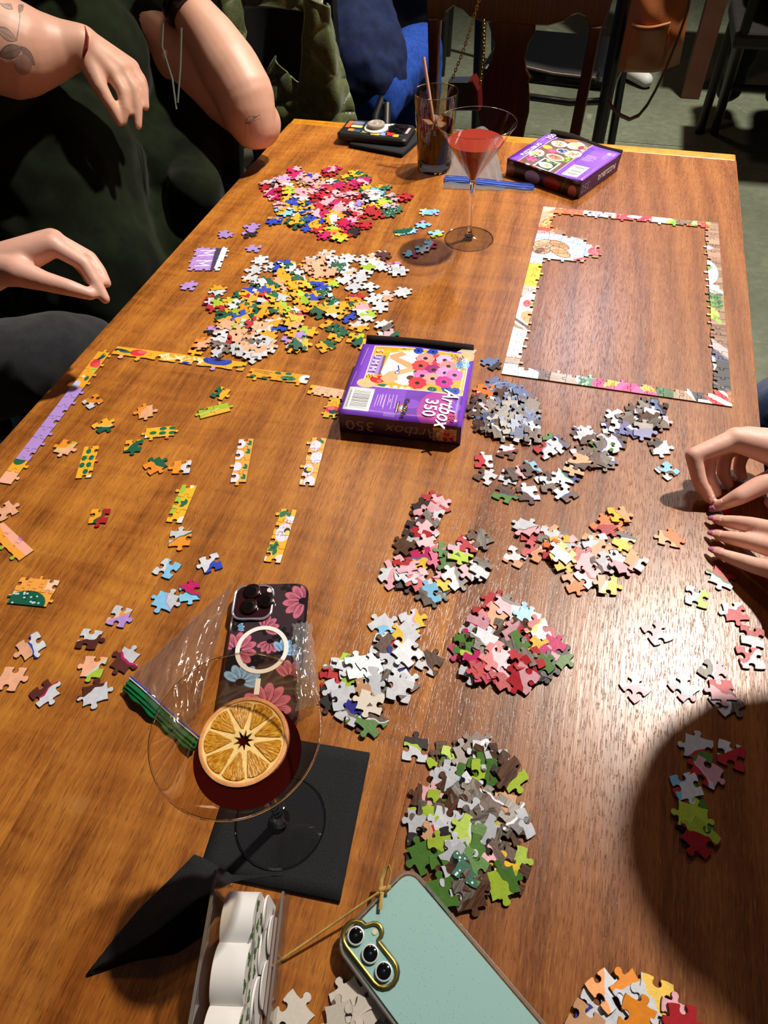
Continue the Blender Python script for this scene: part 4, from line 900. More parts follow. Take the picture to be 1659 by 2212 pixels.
# orange slice
RS = .0322; pz = at(529, 1604, .1585)
sl = empty('orange_slice', (pz.x, pz.y, pz.z), .3, 'dried orange slice floating in the near martini glass', 'fruit slice'); sl.rotation_euler = (.03, -.04, .3)
MRIND = pm('orange_rind', 'e6a468', .5, noise=.2, nscale=120, bump=.3, bscale=500, coat=.3); MPITH = pm('orange_pith', 'efcf88', .55, noise=.15, nscale=160)
def pulp():
    N = NT('orange_pulp'); v = N.coords('Object'); s = N.add('ShaderNodeSeparateXYZ'); N.ln(v, s.inputs[0])
    an = N.math('ARCTAN2', s.outputs[1], s.outputs[0]); cb = N.add('ShaderNodeCombineXYZ'); N.ln(N.math('MULTIPLY', an, 9), cb.inputs[0]); rl_ = N.math('SQRT', N.math('ADD', N.math('MULTIPLY', s.outputs[0], s.outputs[0]), N.math('MULTIPLY', s.outputs[1], s.outputs[1]))); N.ln(N.math('MULTIPLY', rl_, 90), cb.inputs[1])
    f = N.noise(cb.outputs[0], 2.2, 3, .6); N.ln(N.ramp(f, [(.3, lin('8f5208')), (.5, lin('d28e1c')), (.72, lin('f2cc62'))]), N.b.inputs['Base Color']); N.b.inputs['Roughness'].default_value = .22; N.b.inputs['Coat Weight'].default_value = .6
    N.bump(f, .8, .0015); return N.m
MPULP = pulp()
MB().lathe([(RS * .90, 0), (RS * .985, .0006), (RS, .0025), (RS * .985, .0045), (RS * .93, .0052), (RS * .90, .0050)], 72, closed=True).build('rind', MRIND, sl)
star = []
for k in range(18):
    a = 2 * math.pi * k / 18; rr = RS * (.12 if k % 2 else .23); star.append((rr * math.cos(a) + .0005, rr * math.sin(a) + .001))
NS = 72; top = MB(); inn = []
for k in range(NS):
    a = 2 * math.pi * k / NS; q = (a / (2 * math.pi) * 9) % 1; rr = RS * (.24 - .13 * abs(math.sin(math.pi * q))); inn.append((rr * math.cos(a), rr * math.sin(a)))
vs = []; fs = []
for z in (.001, .0044):
    vs += [Vector((x, y, z)) for x, y in inn] + [Vector((RS * .905 * math.cos(2 * math.pi * k / NS), RS * .905 * math.sin(2 * math.pi * k / NS), z)) for k in range(NS)]
for k in range(NS):
    n = (k + 1) % NS; fs += [(2 * NS + k, 3 * NS + k, 3 * NS + n, 2 * NS + n), (k, n, NS + n, NS + k), (k, 2 * NS + k, 2 * NS + n, n), (NS + k, NS + n, 3 * NS + n, 3 * NS + k)]
top._add(vs, fs); top.build('pith', MPITH, sl)
for k in range(9):
    a0 = 2 * math.pi * (k + .5) / 9 - 2 * math.pi / 18 * .93; a1 = 2 * math.pi * (k + .5) / 9 + 2 * math.pi / 18 * .93; P = []
    for j in range(9): a = a0 + (a1 - a0) * j / 8; rr = RS * (.87 - .05 * abs(j / 4 - 1) ** 3); P.append((rr * math.cos(a), rr * math.sin(a)))
    am = (a0 + a1) / 2; P += [(RS * .62 * math.cos(a1 - .02), RS * .62 * math.sin(a1 - .02)), (RS * .26 * math.cos(am + .1), RS * .26 * math.sin(am + .1)), (RS * .26 * math.cos(am - .1), RS * .26 * math.sin(am - .1)), (RS * .62 * math.cos(a0 + .02), RS * .62 * math.sin(a0 + .02))]
    MB().prism(P, .0035, .0051, bev=.0006, sm=True).build('segment', MPULP, sl)
# cola glass
fc = at(938, 364) + Vector((0, 0, .0003)); HG = .142
cg = empty('highball_glass', fc, 0, 'straight highball glass of iced cola with a straw, behind the martini', 'glass')
MB().lathe([(0, 0), (.0315, 0), (.0335, .003), (.0345, .018), (.033, .020), (0, .018)], 48).build('glass_base', MGLASS, cg)
MB().lathe([(.0345, .018), (.0365, .06), (.0425, HG)], 56).build('glass_wall', MTHIN2, cg)
MB().tube([(.0425 * math.cos(a), .0425 * math.sin(a), HG) for a in np.linspace(0, 2 * math.pi, 64, endpoint=False)], .0009, 8, closed=True).build('rim', MGLASS, cg)
MB().lathe([(0, .0205), (.0325, .0205), (.0335, .022), (.0368, .088), (0, .088)], 48).build('drink', liquid('cola', '3a0f05', .62, .05), cg)
MICE = pm('ice', 'd9b08a', .12, trans=.7, ior=1.31)
for (x, y, a) in ((.012, -.012, .3), (-.014, -.006, 1.0), (.002, .016, .6)): o = MB().box((-.011, -.011, -.008), (.011, .011, .008), bev=.003).build('ice_cube', MICE, cg, (x, y, .083)); o.rotation_euler = (.2, .3, a)
MSTRAW = pm('straw_plastic', 'd0a79c', .35, trans=.15); s0 = at(966, 345, .03) ; s1 = at(929, 143, .196)
sb = Vector((fc.x + .014, fc.y - .016, TZ + .024)); rimp = Vector((fc.x - .022, fc.y + .026, TZ + .142)); s1 = sb + (rimp - sb) * 1.36; so = MB().tube([sb, s1], .0032, 12).build('drinking_straw', MSTRAW); tag(so, 'pale pink drinking straw leaning in the cola glass', 'straw')

# ------------------------------------------------------------------ phones
def rounded_slab(mb, w_, l_, r, z0, z1, mi=0, bev=.002): mb.prism(rrect(w_, l_, r, 7), z0, z1, mi, bev=bev, sm=True); return mb
def glitter():
    N = NT('mint_glitter_back'); v = N.coords('Object'); vo = N.add('ShaderNodeTexVoronoi'); vo.inputs['Scale'].default_value = 520; vo.inputs['Randomness'].default_value = 1; N.ln(v, vo.inputs['Vector'])
    sp = N.math('LESS_THAN', vo.outputs['Distance'], .13); cs = N.add('ShaderNodeSeparateXYZ'); N.ln(vo.outputs['Color'], cs.inputs[0])
    on = N.math('MULTIPLY', sp, N.math('GREATER_THAN', cs.outputs[0], .55)); dk = N.math('MULTIPLY', sp, N.math('LESS_THAN', cs.outputs[0], .35))
    col = N.mix(on, lin('93bcb8'), lin('eefafa')); col = N.mix(dk, col, lin('56787a')); N.ln(col, N.b.inputs['Base Color']); N.ln(on, N.b.inputs['Metallic']); N.b.inputs['Roughness'].default_value = .3; N.b.inputs['Coat Weight'].default_value = .5
    return N.m
A = at(716, 2036, .016); B = at(884, 1864, .016); wv = (B - A); PW = wv.length; wv.normalize(); dn = Vector((wv.y, -wv.x, 0)); ang = math.atan2(wv.y, wv.x); PL = .166
pc = (A + B) / 2 + dn * PL / 2; Z0 = .0045
ph = empty('smartphone', (pc.x, pc.y, TZ + Z0), ang, 'mint green phone in a clear glitter case at the near table edge', 'phone')
MCLR = pm('clear_case', 'f2f4ee', .12, trans=.85, ior=1.3)
rounded_slab(MB(), PW - .006, PL - .006, .0105, .0008, .0098, bev=.0012).build('phone_body', pm('silver_frame', 'b9c6c4', .3, metal=.6), ph)
rounded_slab(MB(), PW - .0075, PL - .0075, .0098, .0099, .0106, bev=.0003).build('back_panel', glitter(), ph)
fr = MB(); O_ = [Vector(p) for p in rrect(PW, PL, .0135, 8)]; I_ = [Vector(p) for p in rrect(PW - .0056, PL - .0056, .0108, 8)]; n = len(O_); vs = []
for R_, z in ((I_, .0), (O_, .0012), (O_, .0105), ([a * .6 + b * .4 for a, b in zip(O_, I_)], .0122), (I_, .0118), (I_, .0108)): vs += [Vector((p.x, p.y, z)) for p in R_]
fr._add(vs, [(r_ * n + k, r_ * n + (k + 1) % n, (r_ + 1) * n + (k + 1) % n, (r_ + 1) * n + k) for r_ in range(5) for k in range(n)], 0, True); fr.build('case_frame', MCLR, ph)
inv = Matrix.Rotation(-ang, 4, 'Z')
def loc(px, py, z=.016): p = at(px, py, z); q = inv @ Vector((p.x - pc.x, p.y - pc.y, 0)); return q.x, q.y
L3 = [loc(769, 2022), loc(800, 2061), loc(829, 2099)]; fl0 = loc(809, 2013)
MLENS = pm('lens_black', '060708', .08, coat=1.0); MRING = pm('lens_ring', 'dfe6e6', .25, metal=.4); MGOLD = pm('olive_gold_lip', '8a7d3a', .3, metal=.8)
def stadium(a, b, r, n=12):
    d = Vector((b[0] - a[0], b[1] - a[1])); th = math.atan2(d.y, d.x); P = []
    for k in range(n + 1): t = th + math.pi / 2 + math.pi * k / n; P.append((a[0] + r * math.cos(t), a[1] + r * math.sin(t)))
    for k in range(n + 1): t = th - math.pi / 2 + math.pi * k / n; P.append((b[0] + r * math.cos(t), b[1] + r * math.sin(t)))
    return P
def lip_path(r, z):
    # outline around the three lenses with a bulge for the flash
    a, b = Vector(L3[0]), Vector(L3[2]); d = (b - a).normalized(); nr = Vector((-d.y, d.x)); f = Vector(fl0)
    if (f - a).dot(nr) < 0: nr = -nr
    P = []; th = math.atan2(d.y, d.x); sgn = 1 if (d.x * nr.y - d.y * nr.x) > 0 else -1
    for k in range(9): t = th + sgn * (-math.pi / 2 - math.pi * k / 8 * 1.0); P.append(a + Vector((math.cos(t), math.sin(t))) * r)
    fa = f - d * .001
    for k in range(7): t = th + sgn * (math.pi * .80 - math.pi * .85 * k / 6); P.append(f + Vector((math.cos(t), math.sin(t))) * r * .58)
    P.append(a + d * ((f - a).dot(d) + r * .75) + nr * r)
    for k in range(9): t = th + sgn * (math.pi / 2 - math.pi * k / 8); P.append(b + Vector((math.cos(t), math.sin(t))) * r)
    return [(p.x, p.y, z) for p in P]
MB().tube(lip_path(.0098, .0119), .0014, 8, closed=True).build('camera_lip', MGOLD, ph)
MB().tube(lip_path(.0112, .0110), .0011, 8, closed=True).build('camera_bumper', pm('dark_olive', '3a3622', .3), ph)
for (x, y) in L3:
    q = MB().lathe([(0, .0), (.0066, 0), (.0066, .0026), (.0060, .0030), (.0056, .0030), (.0056, .0026), (0, .0026)], 36).build('lens_ring', MRING, ph, (x, y, .0104))
    MB().lathe([(0, .00262), (.0054, .00262), (.0050, .0029), (0, .0030)], 32).build('lens', MLENS, q); MB().lathe([(0, .00305), (.0012, .00305), (.0010, .0032), (0, .0032)], 14).build('lens_core', pm('lens_blue', '1c2430', .1), q)
MB().lathe([(0, 0), (.0022, 0), (.0020, .0006), (0, .0007)], 20).build('flash', pm('flash_amber', 'd8c8a0', .2), ph, (fl0[0], fl0[1], .0107))
# floral phone in the middle
ANG = math.radians(16.0); w2 = Vector((math.cos(ANG), math.sin(ANG), 0)); d2 = Vector((w2.y, -w2.x, 0)); TL = at(511, 1260, .012); PW, PL = .0795, .163; pc2 = TL + w2 * PW / 2 + d2 * PL / 2
ph2 = empty('smartphone', (pc2.x, pc2.y, TZ + .0012), ANG, 'dark phone with pink and blue flower case and white magnet ring, behind the near cocktail', 'phone')
def floral():
    r = random.Random(12); c = Cv(400, 820, '3a2c31', 1, 2.05)
    for _ in range(26): x, y = r.random(), r.uniform(0, 2.05); [c.ell(x + .07 * math.cos(a), y + .07 * math.sin(a), .05, .035, '1d191c', a) for a in (0, 1.2, 2.4, 3.6, 4.8)]
    def fl(x, y, R, col, dk, a0, n=7, ctr='17131a'):
        for k in range(n):
            a = a0 + (k - n / 2) * .55; c.ell(x + R * .62 * math.cos(a), y + R * .62 * math.sin(a), R * .46, R * .24, dk, a).ell(x + R * .62 * math.cos(a), y + R * .62 * math.sin(a), R * .43, R * .215, col, a)
            for q in (-.1, .0, .1): c.line([(x + R * .25 * math.cos(a + q), y + R * .25 * math.sin(a + q)), (x + R * .8 * math.cos(a + q), y + R * .8 * math.sin(a + q))], .006, dk)
        c.ell(x, y, R * .26, R * .2, ctr)
    P, Q, Bc, Bd = 'c06c80', '6a2c40', '8fb4d6', '4a74a0'
    fl(.95, 1.74, .27, P, Q, 2.7, 8); fl(.45, 1.33, .20, P, Q, 1.0, 5); fl(.14, 1.02, .25, P, Q, 1.2, 7); fl(.56, 1.14, .17, P, Q, -1.6, 4); fl(.74, .97, .19, Bc, Bd, 1.4, 5); fl(.85, .62, .24, P, Q, 1.5, 5); fl(.25, .58, .24, Bc, Bd, 1.5, 6); fl(.1, 1.34, .1, Bc, Bd, .5, 3); fl(.6, .25, .3, P, Q, 1.5, 8)
    return print_mat('flower_case_print', c.img('flower_case_print'), .12, .8)
rounded_slab(MB(), PW, PL, .014, 0, .0112, bev=.003).build('phone_case', pm('dark_plum_case', '2a1a22', .15, coat=.8), ph2)
MB().prism(rrect(PW - .005, PL - .005, .012, 7), .0111, .0115, 0).build('back_print', floral(), ph2, uvfn=lambda v: (v.x / PW + .5, (v.y / PL + .5)))
pc = pc2; inv = Matrix.Rotation(-ANG, 4, 'Z')
bx_, by_ = loc(547, 1302, .014); CI = .040
o = MB().prism(rrect(CI, CI, .010, 7), .0112, .0136, bev=.0012, sm=True).build('camera_island', pm('plum_glass', '2c1216', .08, coat=1.0), ph2, (bx_, by_, 0))
MB().tube([(x + bx_, y + by_, .0136) for x, y in rrect(CI + .001, CI + .001, .0105, 7)], .0014, 8, closed=True).build('camera_lip', pm('case_clear_lip', 'a9a4b4', .15, metal=.5), ph2)
for px_, py_ in ((545, 1278), (538, 1310), (575, 1296)):
    x, y = loc(px_, py_, .016); q = MB().lathe([(0, 0), (.0092, 0), (.0092, .0030), (.0084, .0036), (0, .0036)], 36).build('lens_ring', pm('plum_metal', '24110f', .2, metal=.4), ph2, (x, y, .0132)); MB().lathe([(0, .0037), (.0048, .0037), (.0046, .0039), (0, .0040)], 30).build('lens', MLENS, q)
x, y = loc(583, 1275, .015); MB().lathe([(0, 0), (.0034, 0), (.003, .0008), (0, .001)], 20).build('flash', pm('flash_white', 'd9d4c8', .2), ph2, (x, y, .0136))
x, y = loc(566, 1403, .0125); MB().lathe([(.0225, .0114), (.0225, .0121), (.0270, .0121), (.0270, .0114)], 64, closed=True).build('magnet_ring', pm('white_ring', 'e6e4de', .35), ph2, (x - .0, y, 0)); MB().box((x - .0025, y - .049, .0114), (x + .0025, y - .032, .0120), bev=.0002).build('magnet_bar', pm('white_ring', 'e6e4de', .35), ph2)
raise_area([(pc2 + w2 * a * PW / 2 + d2 * b * PL / 2)[:2] for a, b in ((-1, -1), (1, -1), (1, 1), (-1, 1))], .013)
# far phone
C_ = [at(731, 304, .008), at(884, 318, .008), at(893, 281, .012), at(748, 265, .012)]; c3, a3, W3, L3_ = rect_fit(C_)
ph3 = empty('smartphone', (c3.x, c3.y, TZ + .0085), a3, 'thick black phone covered in colourful stickers at the far table end', 'phone'); W3 = .158; L3_ = .082
rounded_slab(MB(), W3, L3_, .012, 0, .0135, bev=.0035).build('phone_case', pm('black_rubber_case', '121214', .45), ph3)
r = random.Random(4)
for (x, y, a, b, col) in ((-.066, .012, .010, .034, 'd8602a'), (-.048, .022, .026, .016, '6a7090'), (-.046, .004, .026, .013, 'd2c084'), (-.052, -.016, .014, .012, 'e08a2e'), (-.036, -.018, .020, .012, '3a5a78'), (-.022, .02, .016, .018, '3a66c8'), (-.02, -.02, .02, .010, '8aa060'), (.006, -.026, .02, .010, 'd8b848'), (.024, -.022, .014, .014, '7a9ad8'), (.037, -.018, .019, .016, 'c8301e'), (.052, -.024, .013, .012, 'e0b02a'), (.063, -.022, .010, .010, '202428'), (.070, .006, .006, .03, 'c8a0a8'), (.018, .026, .012, .012, 'c8ccd4'), (.03, .03, .012, .008, 'd8d0c0')):
    MB().prism(rrect(a, b, min(a, b) * .25, 3, x, y), .0134, .0140).build('sticker', pm('sticker_' + col, col, .35, coat=.4), ph3)
MB().prism(rrect(.038, .042, .009, 5, .048, .010), .0134, .0158, bev=.001, sm=True).build('camera_island', pm('camera_black', '0a0b0d', .2), ph3)
for (x, y) in ((.040, .020), (.056, .012), (.042, .001)): q = MB().lathe([(0, 0), (.0065, 0), (.006, .002), (0, .002)], 24).build('lens_ring', pm('lens_rim_dark', '1d2224', .2, metal=.5), ph3, (x, y, .0157)); MB().lathe([(0, .0021), (.004, .0021), (0, .0024)], 20).build('lens', MLENS, q)
MB().lathe([(0, .0137), (.026, .0137), (.026, .0165), (.022, .0185), (0, .0185)], 48).build('grip_disc', pm('white_grip', 'dfe2e6', .3, coat=.4), ph3, (0, 0, 0)); MB().lathe([(0, .0185), (.0185, .0185), (.0195, .024), (.018, .026), (.013, .0268), (.012, .026), (.006, .026), (.005, .027), (0, .0272)], 44).build('grip_button', pm('translucent_grip', 'b3a79c', .3, trans=.3), ph3)

# ------------------------------------------------------------------ plastic bags
MBAG = thin_clear('clear_plastic_bag', (.93, .93, .93), .10, 1.6, .14, .05)
def bump_noise(seed):
    r = random.Random(seed); T = [(r.uniform(5, 26), r.uniform(5, 26), r.uniform(0, 6), r.uniform(.3, 1)) for _ in range(9)]
    return lambda u, v: sum(w_ * abs(math.sin(a * u + b * v + p)) ** .6 / (1 + .04 * (a + b)) for a, b, p, w_ in T) / 3.2
def bag_sheet(mb, P, hfun, nu=50, nv=40, seed=0):
    nf = bump_noise(seed); P = [Vector((p.x, p.y, 0)) for p in P]
    def fn(u, v):
        p = (P[0] * (1 - u) + P[1] * u) * (1 - v) + (P[3] * (1 - u) + P[2] * u) * v; e = min(u, 1 - u, v, 1 - v) * 8
        return (p.x + .001 * math.sin(30 * v), p.y + .001 * math.sin(27 * u), TZ + hfun(u, v, nf(u, v) * min(1, .3 + e)))
    mb.grid(fn, nu, nv); return mb
FB = [at(957, 408), at(1090, 412), at(1064, 296), at(985, 282)]
bg = empty('plastic_bag', (0, 0, 0), 0, 'clear plastic bag with blue zip between martini and far box', 'bag')
m = MB(); bag_sheet(m, FB, lambda u, v, n: .0012 + .013 * n * min(1, v * 3) + .022 * max(0, math.sin(3.14 * min(1, max(0, (u - .45) / .55)))) * max(0, v - .35), seed=3)
m.build('bag_film', thin_clear('cloudy_plastic_bag', (.9, .9, .92), .10, 1.8, .18, .13), bg); m = MB(); bag_sheet(m, [at(957, 409), at(1156, 418), at(1150, 400), at(963, 380)], lambda u, v, n: .0022 + .002 * n, 30, 8, seed=6); m.build('bag_film', MBAG, bg); m = MB(); bag_sheet(m, FB, lambda u, v, n: .0006 + .002 * n, 20, 16, seed=5); m.build('bag_film', MBAG, bg)
ZB = [at(960, 395), at(1154, 413), at(1153, 402), at(962, 383)]
MBLUE = pm('blue_zip', '4a66c8', .25, trans=.25)
m = MB(); bag_sheet(m, ZB, lambda u, v, n: .0035 + .002 * n + .001 * math.sin(6 * u), 30, 6, seed=4); m.build('zip_strip', MBLUE, bg)
for v_ in (.15, .55, .85): MB().tube([ZB[0] * (1 - v_) + ZB[3] * v_ + (ZB[1] - ZB[0]) * u + Vector((0, 0, .0052 + .001 * math.sin(6 * u))) for u in np.linspace(0, 1, 14)], .0006, 6).build('zip_rail', MBLUE, bg)
raise_area([p[:2] for p in FB], .004)
bg2 = empty('plastic_bag', (0, 0, 0), 0, 'clear plastic bag with green zip under the floral phone', 'bag')
NB = [at(271, 1478), at(395, 1600), at(436, 1528), at(505, 1248, .008)]
m = MB(); bag_sheet(m, NB, lambda u, v, n: .0015 + .010 * n + .006 * math.sin(3.14 * u) * (1 - v), seed=9); m.build('bag_film', MBAG, bg2)
NB2 = [at(630, 1350, .015), at(672, 1345, .012), at(688, 1520, .012), at(640, 1540, .015)]
m = MB(); bag_sheet(m, NB2, lambda u, v, n: .0146 + .008 * n - .010 * max(0, u - .6) * 1.5, 30, 40, seed=12); m.build('bag_film', thin_clear('silvery_film', (.9, .9, .92), .1, 1.3, .28, .12), bg2)
MGRN = thin_clear('green_zip', (.04, .42, .20), .2, .8, .10, .0); MGRN2 = pm('green_zip_film', '1c8a52', .25, trans=.45, ior=1.1)
ZP = [at(268, 1496), at(418, 1632), at(440, 1604), at(287, 1468)]
m = MB(); bag_sheet(m, ZP, lambda u, v, n: .0060 + .003 * math.sin(7 * u) + .0014 * n, 40, 8, seed=7); m.build('zip_strip', MGRN2, bg2)
for v_, mm in ((1.0, pm('blue_zip_line', '4a52c0', .3)), (.86, pm('pale_zip_line', 'c9c4dc', .3)), (.25, MGRN2), (.5, MGRN2)):
    MB().tube([ZP[0] * (1 - v_) + ZP[3] * v_ + (ZP[1] - ZP[0]) * u + Vector((0, 0, .0078 + .003 * math.sin(7 * u))) for u in np.linspace(0, 1, 24)], .0007, 6).build('zip_rail', mm, bg2)

# ------------------------------------------------------------------ clear holder with die-cut white cards, bamboo pick
da = math.radians(-76.0); dirv = Vector((math.cos(da), math.sin(da), 0)); nrm = Vector((-dirv.y, dirv.x, 0))     # along the panel towards the camera; nrm towards the pieces
if nrm.x < 0: nrm = -nrm
HBk = .094; o0 = at(463, 1880, HBk); o0.z = TZ; LEN = .125
hd = empty('card_holder', (o0.x, o0.y, TZ), da, 'clear acrylic holder at the near table edge holding white cards', 'holder')
MACR = thin_clear('acrylic', (.90, .89, .88), .03, 1.0, .05, .02)
s_ = 1 if (Matrix.Rotation(da, 3, 'Z') @ Vector((0, 1, 0))).dot(nrm) > 0 else -1
def sbox(x0, x1, y0, y1, z0, z1, name, m, par=hd, bev=.0004): return MB().box((x0, min(s_ * y0, s_ * y1), z0), (x1, max(s_ * y0, s_ * y1), z1), bev=bev).build(name, m, par)
sbox(0, LEN, 0, .0026, 0, HBk, 'back_panel', MACR); sbox(0, LEN, .039, .0414, 0, .030, 'front_panel', MACR); sbox(0, LEN, .0026, .039, 0, .0024, 'base_plate', MACR)
MEDG = pm('acrylic_edge', '8d8680', .15, trans=.4); sbox(0, LEN, .0002, .0024, HBk, HBk + .0009, 'panel_edge', MEDG); sbox(0, LEN, .0392, .0412, .030, .0308, 'panel_edge', MEDG)
cdp = empty('die_cut_cards', (o0.x, o0.y, TZ), da, 'stack of white scalloped cards printed with green clovers, inside the clear holder', 'cards')
def scallop(x0, x1, z0, lobes):
    P = [(x0, z0), (x1, z0)]
    for (cx_, cz, rr_) in reversed(lobes):
        for k in range(25): a = -.25 + (math.pi + .5) * k / 24; P.append((cx_ + rr_ * math.cos(a), cz + rr_ * math.sin(a)))
    return P
ML_ = Matrix.Rotation(math.pi / 2, 4, 'X')
MCARD = pm('white_card', 'e6e4e2', .6, noise=.03, nscale=20)
def stack(y0, y1, lobes, x0, x1, name):
    P = scallop(x0, x1, .003, lobes); m = MB(); M = Matrix.Translation((0, s_ * (y1 if s_ > 0 else y0) if s_ > 0 else -y0, 0)) @ ML_
    m.prism(P, 0, y1 - y0, M=M, bev=.0003, sm=True); return m.build(name, MCARD, cdp)
stack(.0060, .0290, [(.026, .058, .0195), (.058, .060, .0205), (.094, .058, .0205)], .010, .114, 'card_stack')
stack(.0295, .0312, [(.016, .036, .012), (.040, .030, .015), (.072, .032, .016), (.10, .03, .015)], .006, .112, 'card_stack')
stack(.0325, .0336, [(.028, .020, .013), (.060, .022, .015)], .014, .078, 'card_stack')
MCLV = pm('clover_green', '3c6a2c', .6); r = random.Random(5); clv = MB()
for k in range(3): a = k * 2.094 + .5; clv.prism([(.0018 * math.cos(a) + .0015 * math.cos(t), .0018 * math.sin(a) + .0015 * math.sin(t)) for t in np.linspace(0, 6.28, 9)[:-1]], 0, .0001)
clv.box((-.0003, -.0042, 0), (.0003, -.001, .0001)); cme = clv.mesh('clover_print'); cme.materials.append(MCLV)
for (x, z, y) in ((.016, .066, .0290), (.028, .058, .0290), (.035, .073, .0290), (.05, .072, .0290), (.058, .064, .0290), (.066, .075, .029), (.085, .070, .029), (.098, .066, .029), (.022, .048, .029), (.044, .054, .029), (.055, .048, .029), (.070, .056, .029), (.080, .052, .029), (.096, .052, .029), (.105, .060, .029), (.036, .046, .029)):
    o = bpy.data.objects.new('clover_print', cme); COL.objects.link(o); o.parent = cdp; o.matrix_local = Matrix.Translation((x, s_ * (y + .0002), z)) @ Matrix.Rotation(math.pi / 2 if s_ < 0 else -math.pi / 2, 4, 'X') @ Matrix.Rotation(r.uniform(0, 6), 4, 'Z') @ Matrix.Scale(1.35, 4)
MBAM = pm('bamboo', 'b0924e', .55, noise=.25, nscale=80)
k0, k1 = at(577, 2094, .003), at(826, 1922, .0205)
bp = empty('cocktail_pick', (0, 0, 0), 0, 'knotted bamboo cocktail pick leaning from the table onto the mint phone', 'pick')
MB().tube([k0, k1], .0010, 8).build('stick', MBAM, bp)
lp = [at(823, 1930, .0205), at(824, 1900, .0215), at(832, 1876, .023), at(841, 1870, .025), at(845, 1882, .0245), at(840, 1906, .023), at(834, 1922, .0215)]
MB().tube(lp, .0016, 8, flat=.45).build('loop', MBAM, bp); MB().tube([at(820, 1922, .021), at(844, 1916, .0225)], .0018, 8, flat=.6).build('knot', MBAM, bp); MB().tube([at(826, 1925, .0205), at(821, 1965, .0190)], .0015, 8, flat=.45).build('tail', MBAM, bp)
# ---------------- loose pieces, pile by pile: crop x, crop y, colours (first below, last on top)
pile('pink', '240,180,pv;460,110,mp;330,150,p;600,130,up;730,100,r;820,60,mp;700,190,tp;800,200,we;500,200,pt;180,240,wp;130,260,rd;270,290,r;370,290,ly;480,290,p;620,265,mv;750,250,mp;900,240,me;1000,240,mv;960,140,Ye;1120,160,Ye;1120,190,mp;1150,260,Ye;1260,270,Ye;1270,320,wc;200,350,mp;380,350,pY;510,350,r;630,340,r;740,300,rm;800,360,p;940,300,r;960,350,p;1080,340,pr;260,430,px;360,380,Yu;500,430,Ye;600,440,uY;650,390,r;750,420,dm;920,400,r;1050,440,vw;1130,380,pd;1190,390,ew;1350,380,ew;1420,360,pe;1520,360,r;1290,430,ly;1390,460,p;1440,480,e;1180,460,Yr;1200,500,r;280,490,Yc;430,500,wY;600,510,u;440,560,eY;520,560,uY;690,520,mp;800,530,OY;920,500,dw;220,590,uY;390,600,Ye;650,590,uY;820,600,wY;980,580,mp;1080,540,rp;550,660,uw;680,670,rY;820,680,Ol;940,640,mr;1110,640,r;1010,700,dr;720,740,m;870,750,Yl', 550, 350, 4.74)
_b = [(p['px'], p['py'], p['code']) for p in PIECES]; _r = random.Random(3)
for x, y, c in _b:
    if _r.random() < 0.95: put(x + _r.uniform(-14, 14), y + _r.uniform(-9, 9), c[::-1] if _r.random() < .3 else c, 'pink')
for x, y, c in ((300, 190, 'pv'), (420, 140, 'mp'), (560, 180, 'p'), (690, 260, 'mp'), (800, 290, 'rp'), (900, 340, 'p'), (860, 250, 'm'), (570, 300, 'p'), (1000, 330, 'p'), (700, 350, 'r'), (760, 400, 'p'), (840, 440, 'mp'), (480, 370, 'pw'), (680, 450, 'rp'), (880, 480, 'p'), (330, 230, 'pw')): put(550 + x / 4.74, 350 + y / 4.74, c, 'pink')
pile('yellow', '1110,185,w;1000,320,w;960,440,wh;1240,280,w;1330,290,uw;1370,350,Yu;1440,250,uw;1560,290,Yew;1580,350,xw;1620,420,ew;1430,440,Y;1060,500,we;1160,510,ewd;1290,510,eh;1230,620,Y;1490,560,hY;1560,540,Y;1620,590,Y;850,650,Ye;940,640,uY;1060,660,ew;1150,660,uY;950,740,Yr;1030,760,Ye;1160,740,rw;1280,720,Ye;1560,690,Yl;1430,700,wY;510,600,wYe;410,750,r;480,770,ew;480,830,lr;630,850,rY;700,790,Yl;770,830,w;900,840,Ye;960,870,Ye;1190,850,Ye;1160,890,Y;1380,840,lY;600,940,Ye;600,1005,Ye;830,920,Yl;830,985,uY;1070,940,Ye;1350,920,eY;1400,970,YO;1510,980,eY;1560,940,lY;1330,1120,u;1290,1050,Yw;1550,1070,Yh;470,1150,vd;570,1180,wh;650,1090,h;830,1130,lh;930,1060,w;1030,1080,hr;1130,1140,hw;960,1250,wh;800,1190,h;1200,1250,wY;450,1320,h;230,1420,Y;280,1350,hO;550,1320,ws;740,1280,hr;940,1360,ws;800,1410,hw;550,1450,ws;880,1460,wh;1220,1400,hw;1110,1370,ws;990,1530,w;1090,1460,hw;1520,1240,Yv;1620,1320,eY;1580,1390,Yw', 390, 530, 6.38)
pile('yellow', '480,95,w;270,180,hw;430,150,h;540,190,w;740,150,w;940,175,w;1150,110,w;1110,170,h;1220,140,x;240,290,h;340,260,h;560,290,w;660,240,w;630,300,e;330,360,h;500,350,h;760,340,hw;1060,240,w;1000,320,wl;1190,270,w;1370,260,wvr;1420,340,w;700,440,w;900,420,w;830,550,w;1050,540,w;60,540,Yw;190,540,Yl;330,480,Yu;510,500,lY;420,580,ue;100,670,Yl;270,660,Y;440,630,ew;260,720,uY;130,750,lY;540,740,ew;840,680,Ore;1250,650,wh;1090,690,w;1470,610,w;1180,800,w;730,790,Ye;920,800,Yw;940,850,pw;120,850,Ow;310,830,Ye;440,830,Ye;370,890,eY;560,880,Yw;720,940,uYd;1010,930,lw;60,960,Yr;490,1050,Ye;890,1060,Yw;620,1140,Ye;600,1190,Ye;850,1210,Yl;210,1130,lY;1260,1160,ew;1230,1060,ws;1320,1210,pe;60,1180,Yv;120,1320,Ye;440,1320,Ye;930,1290,eY', 630, 530, 6.144)
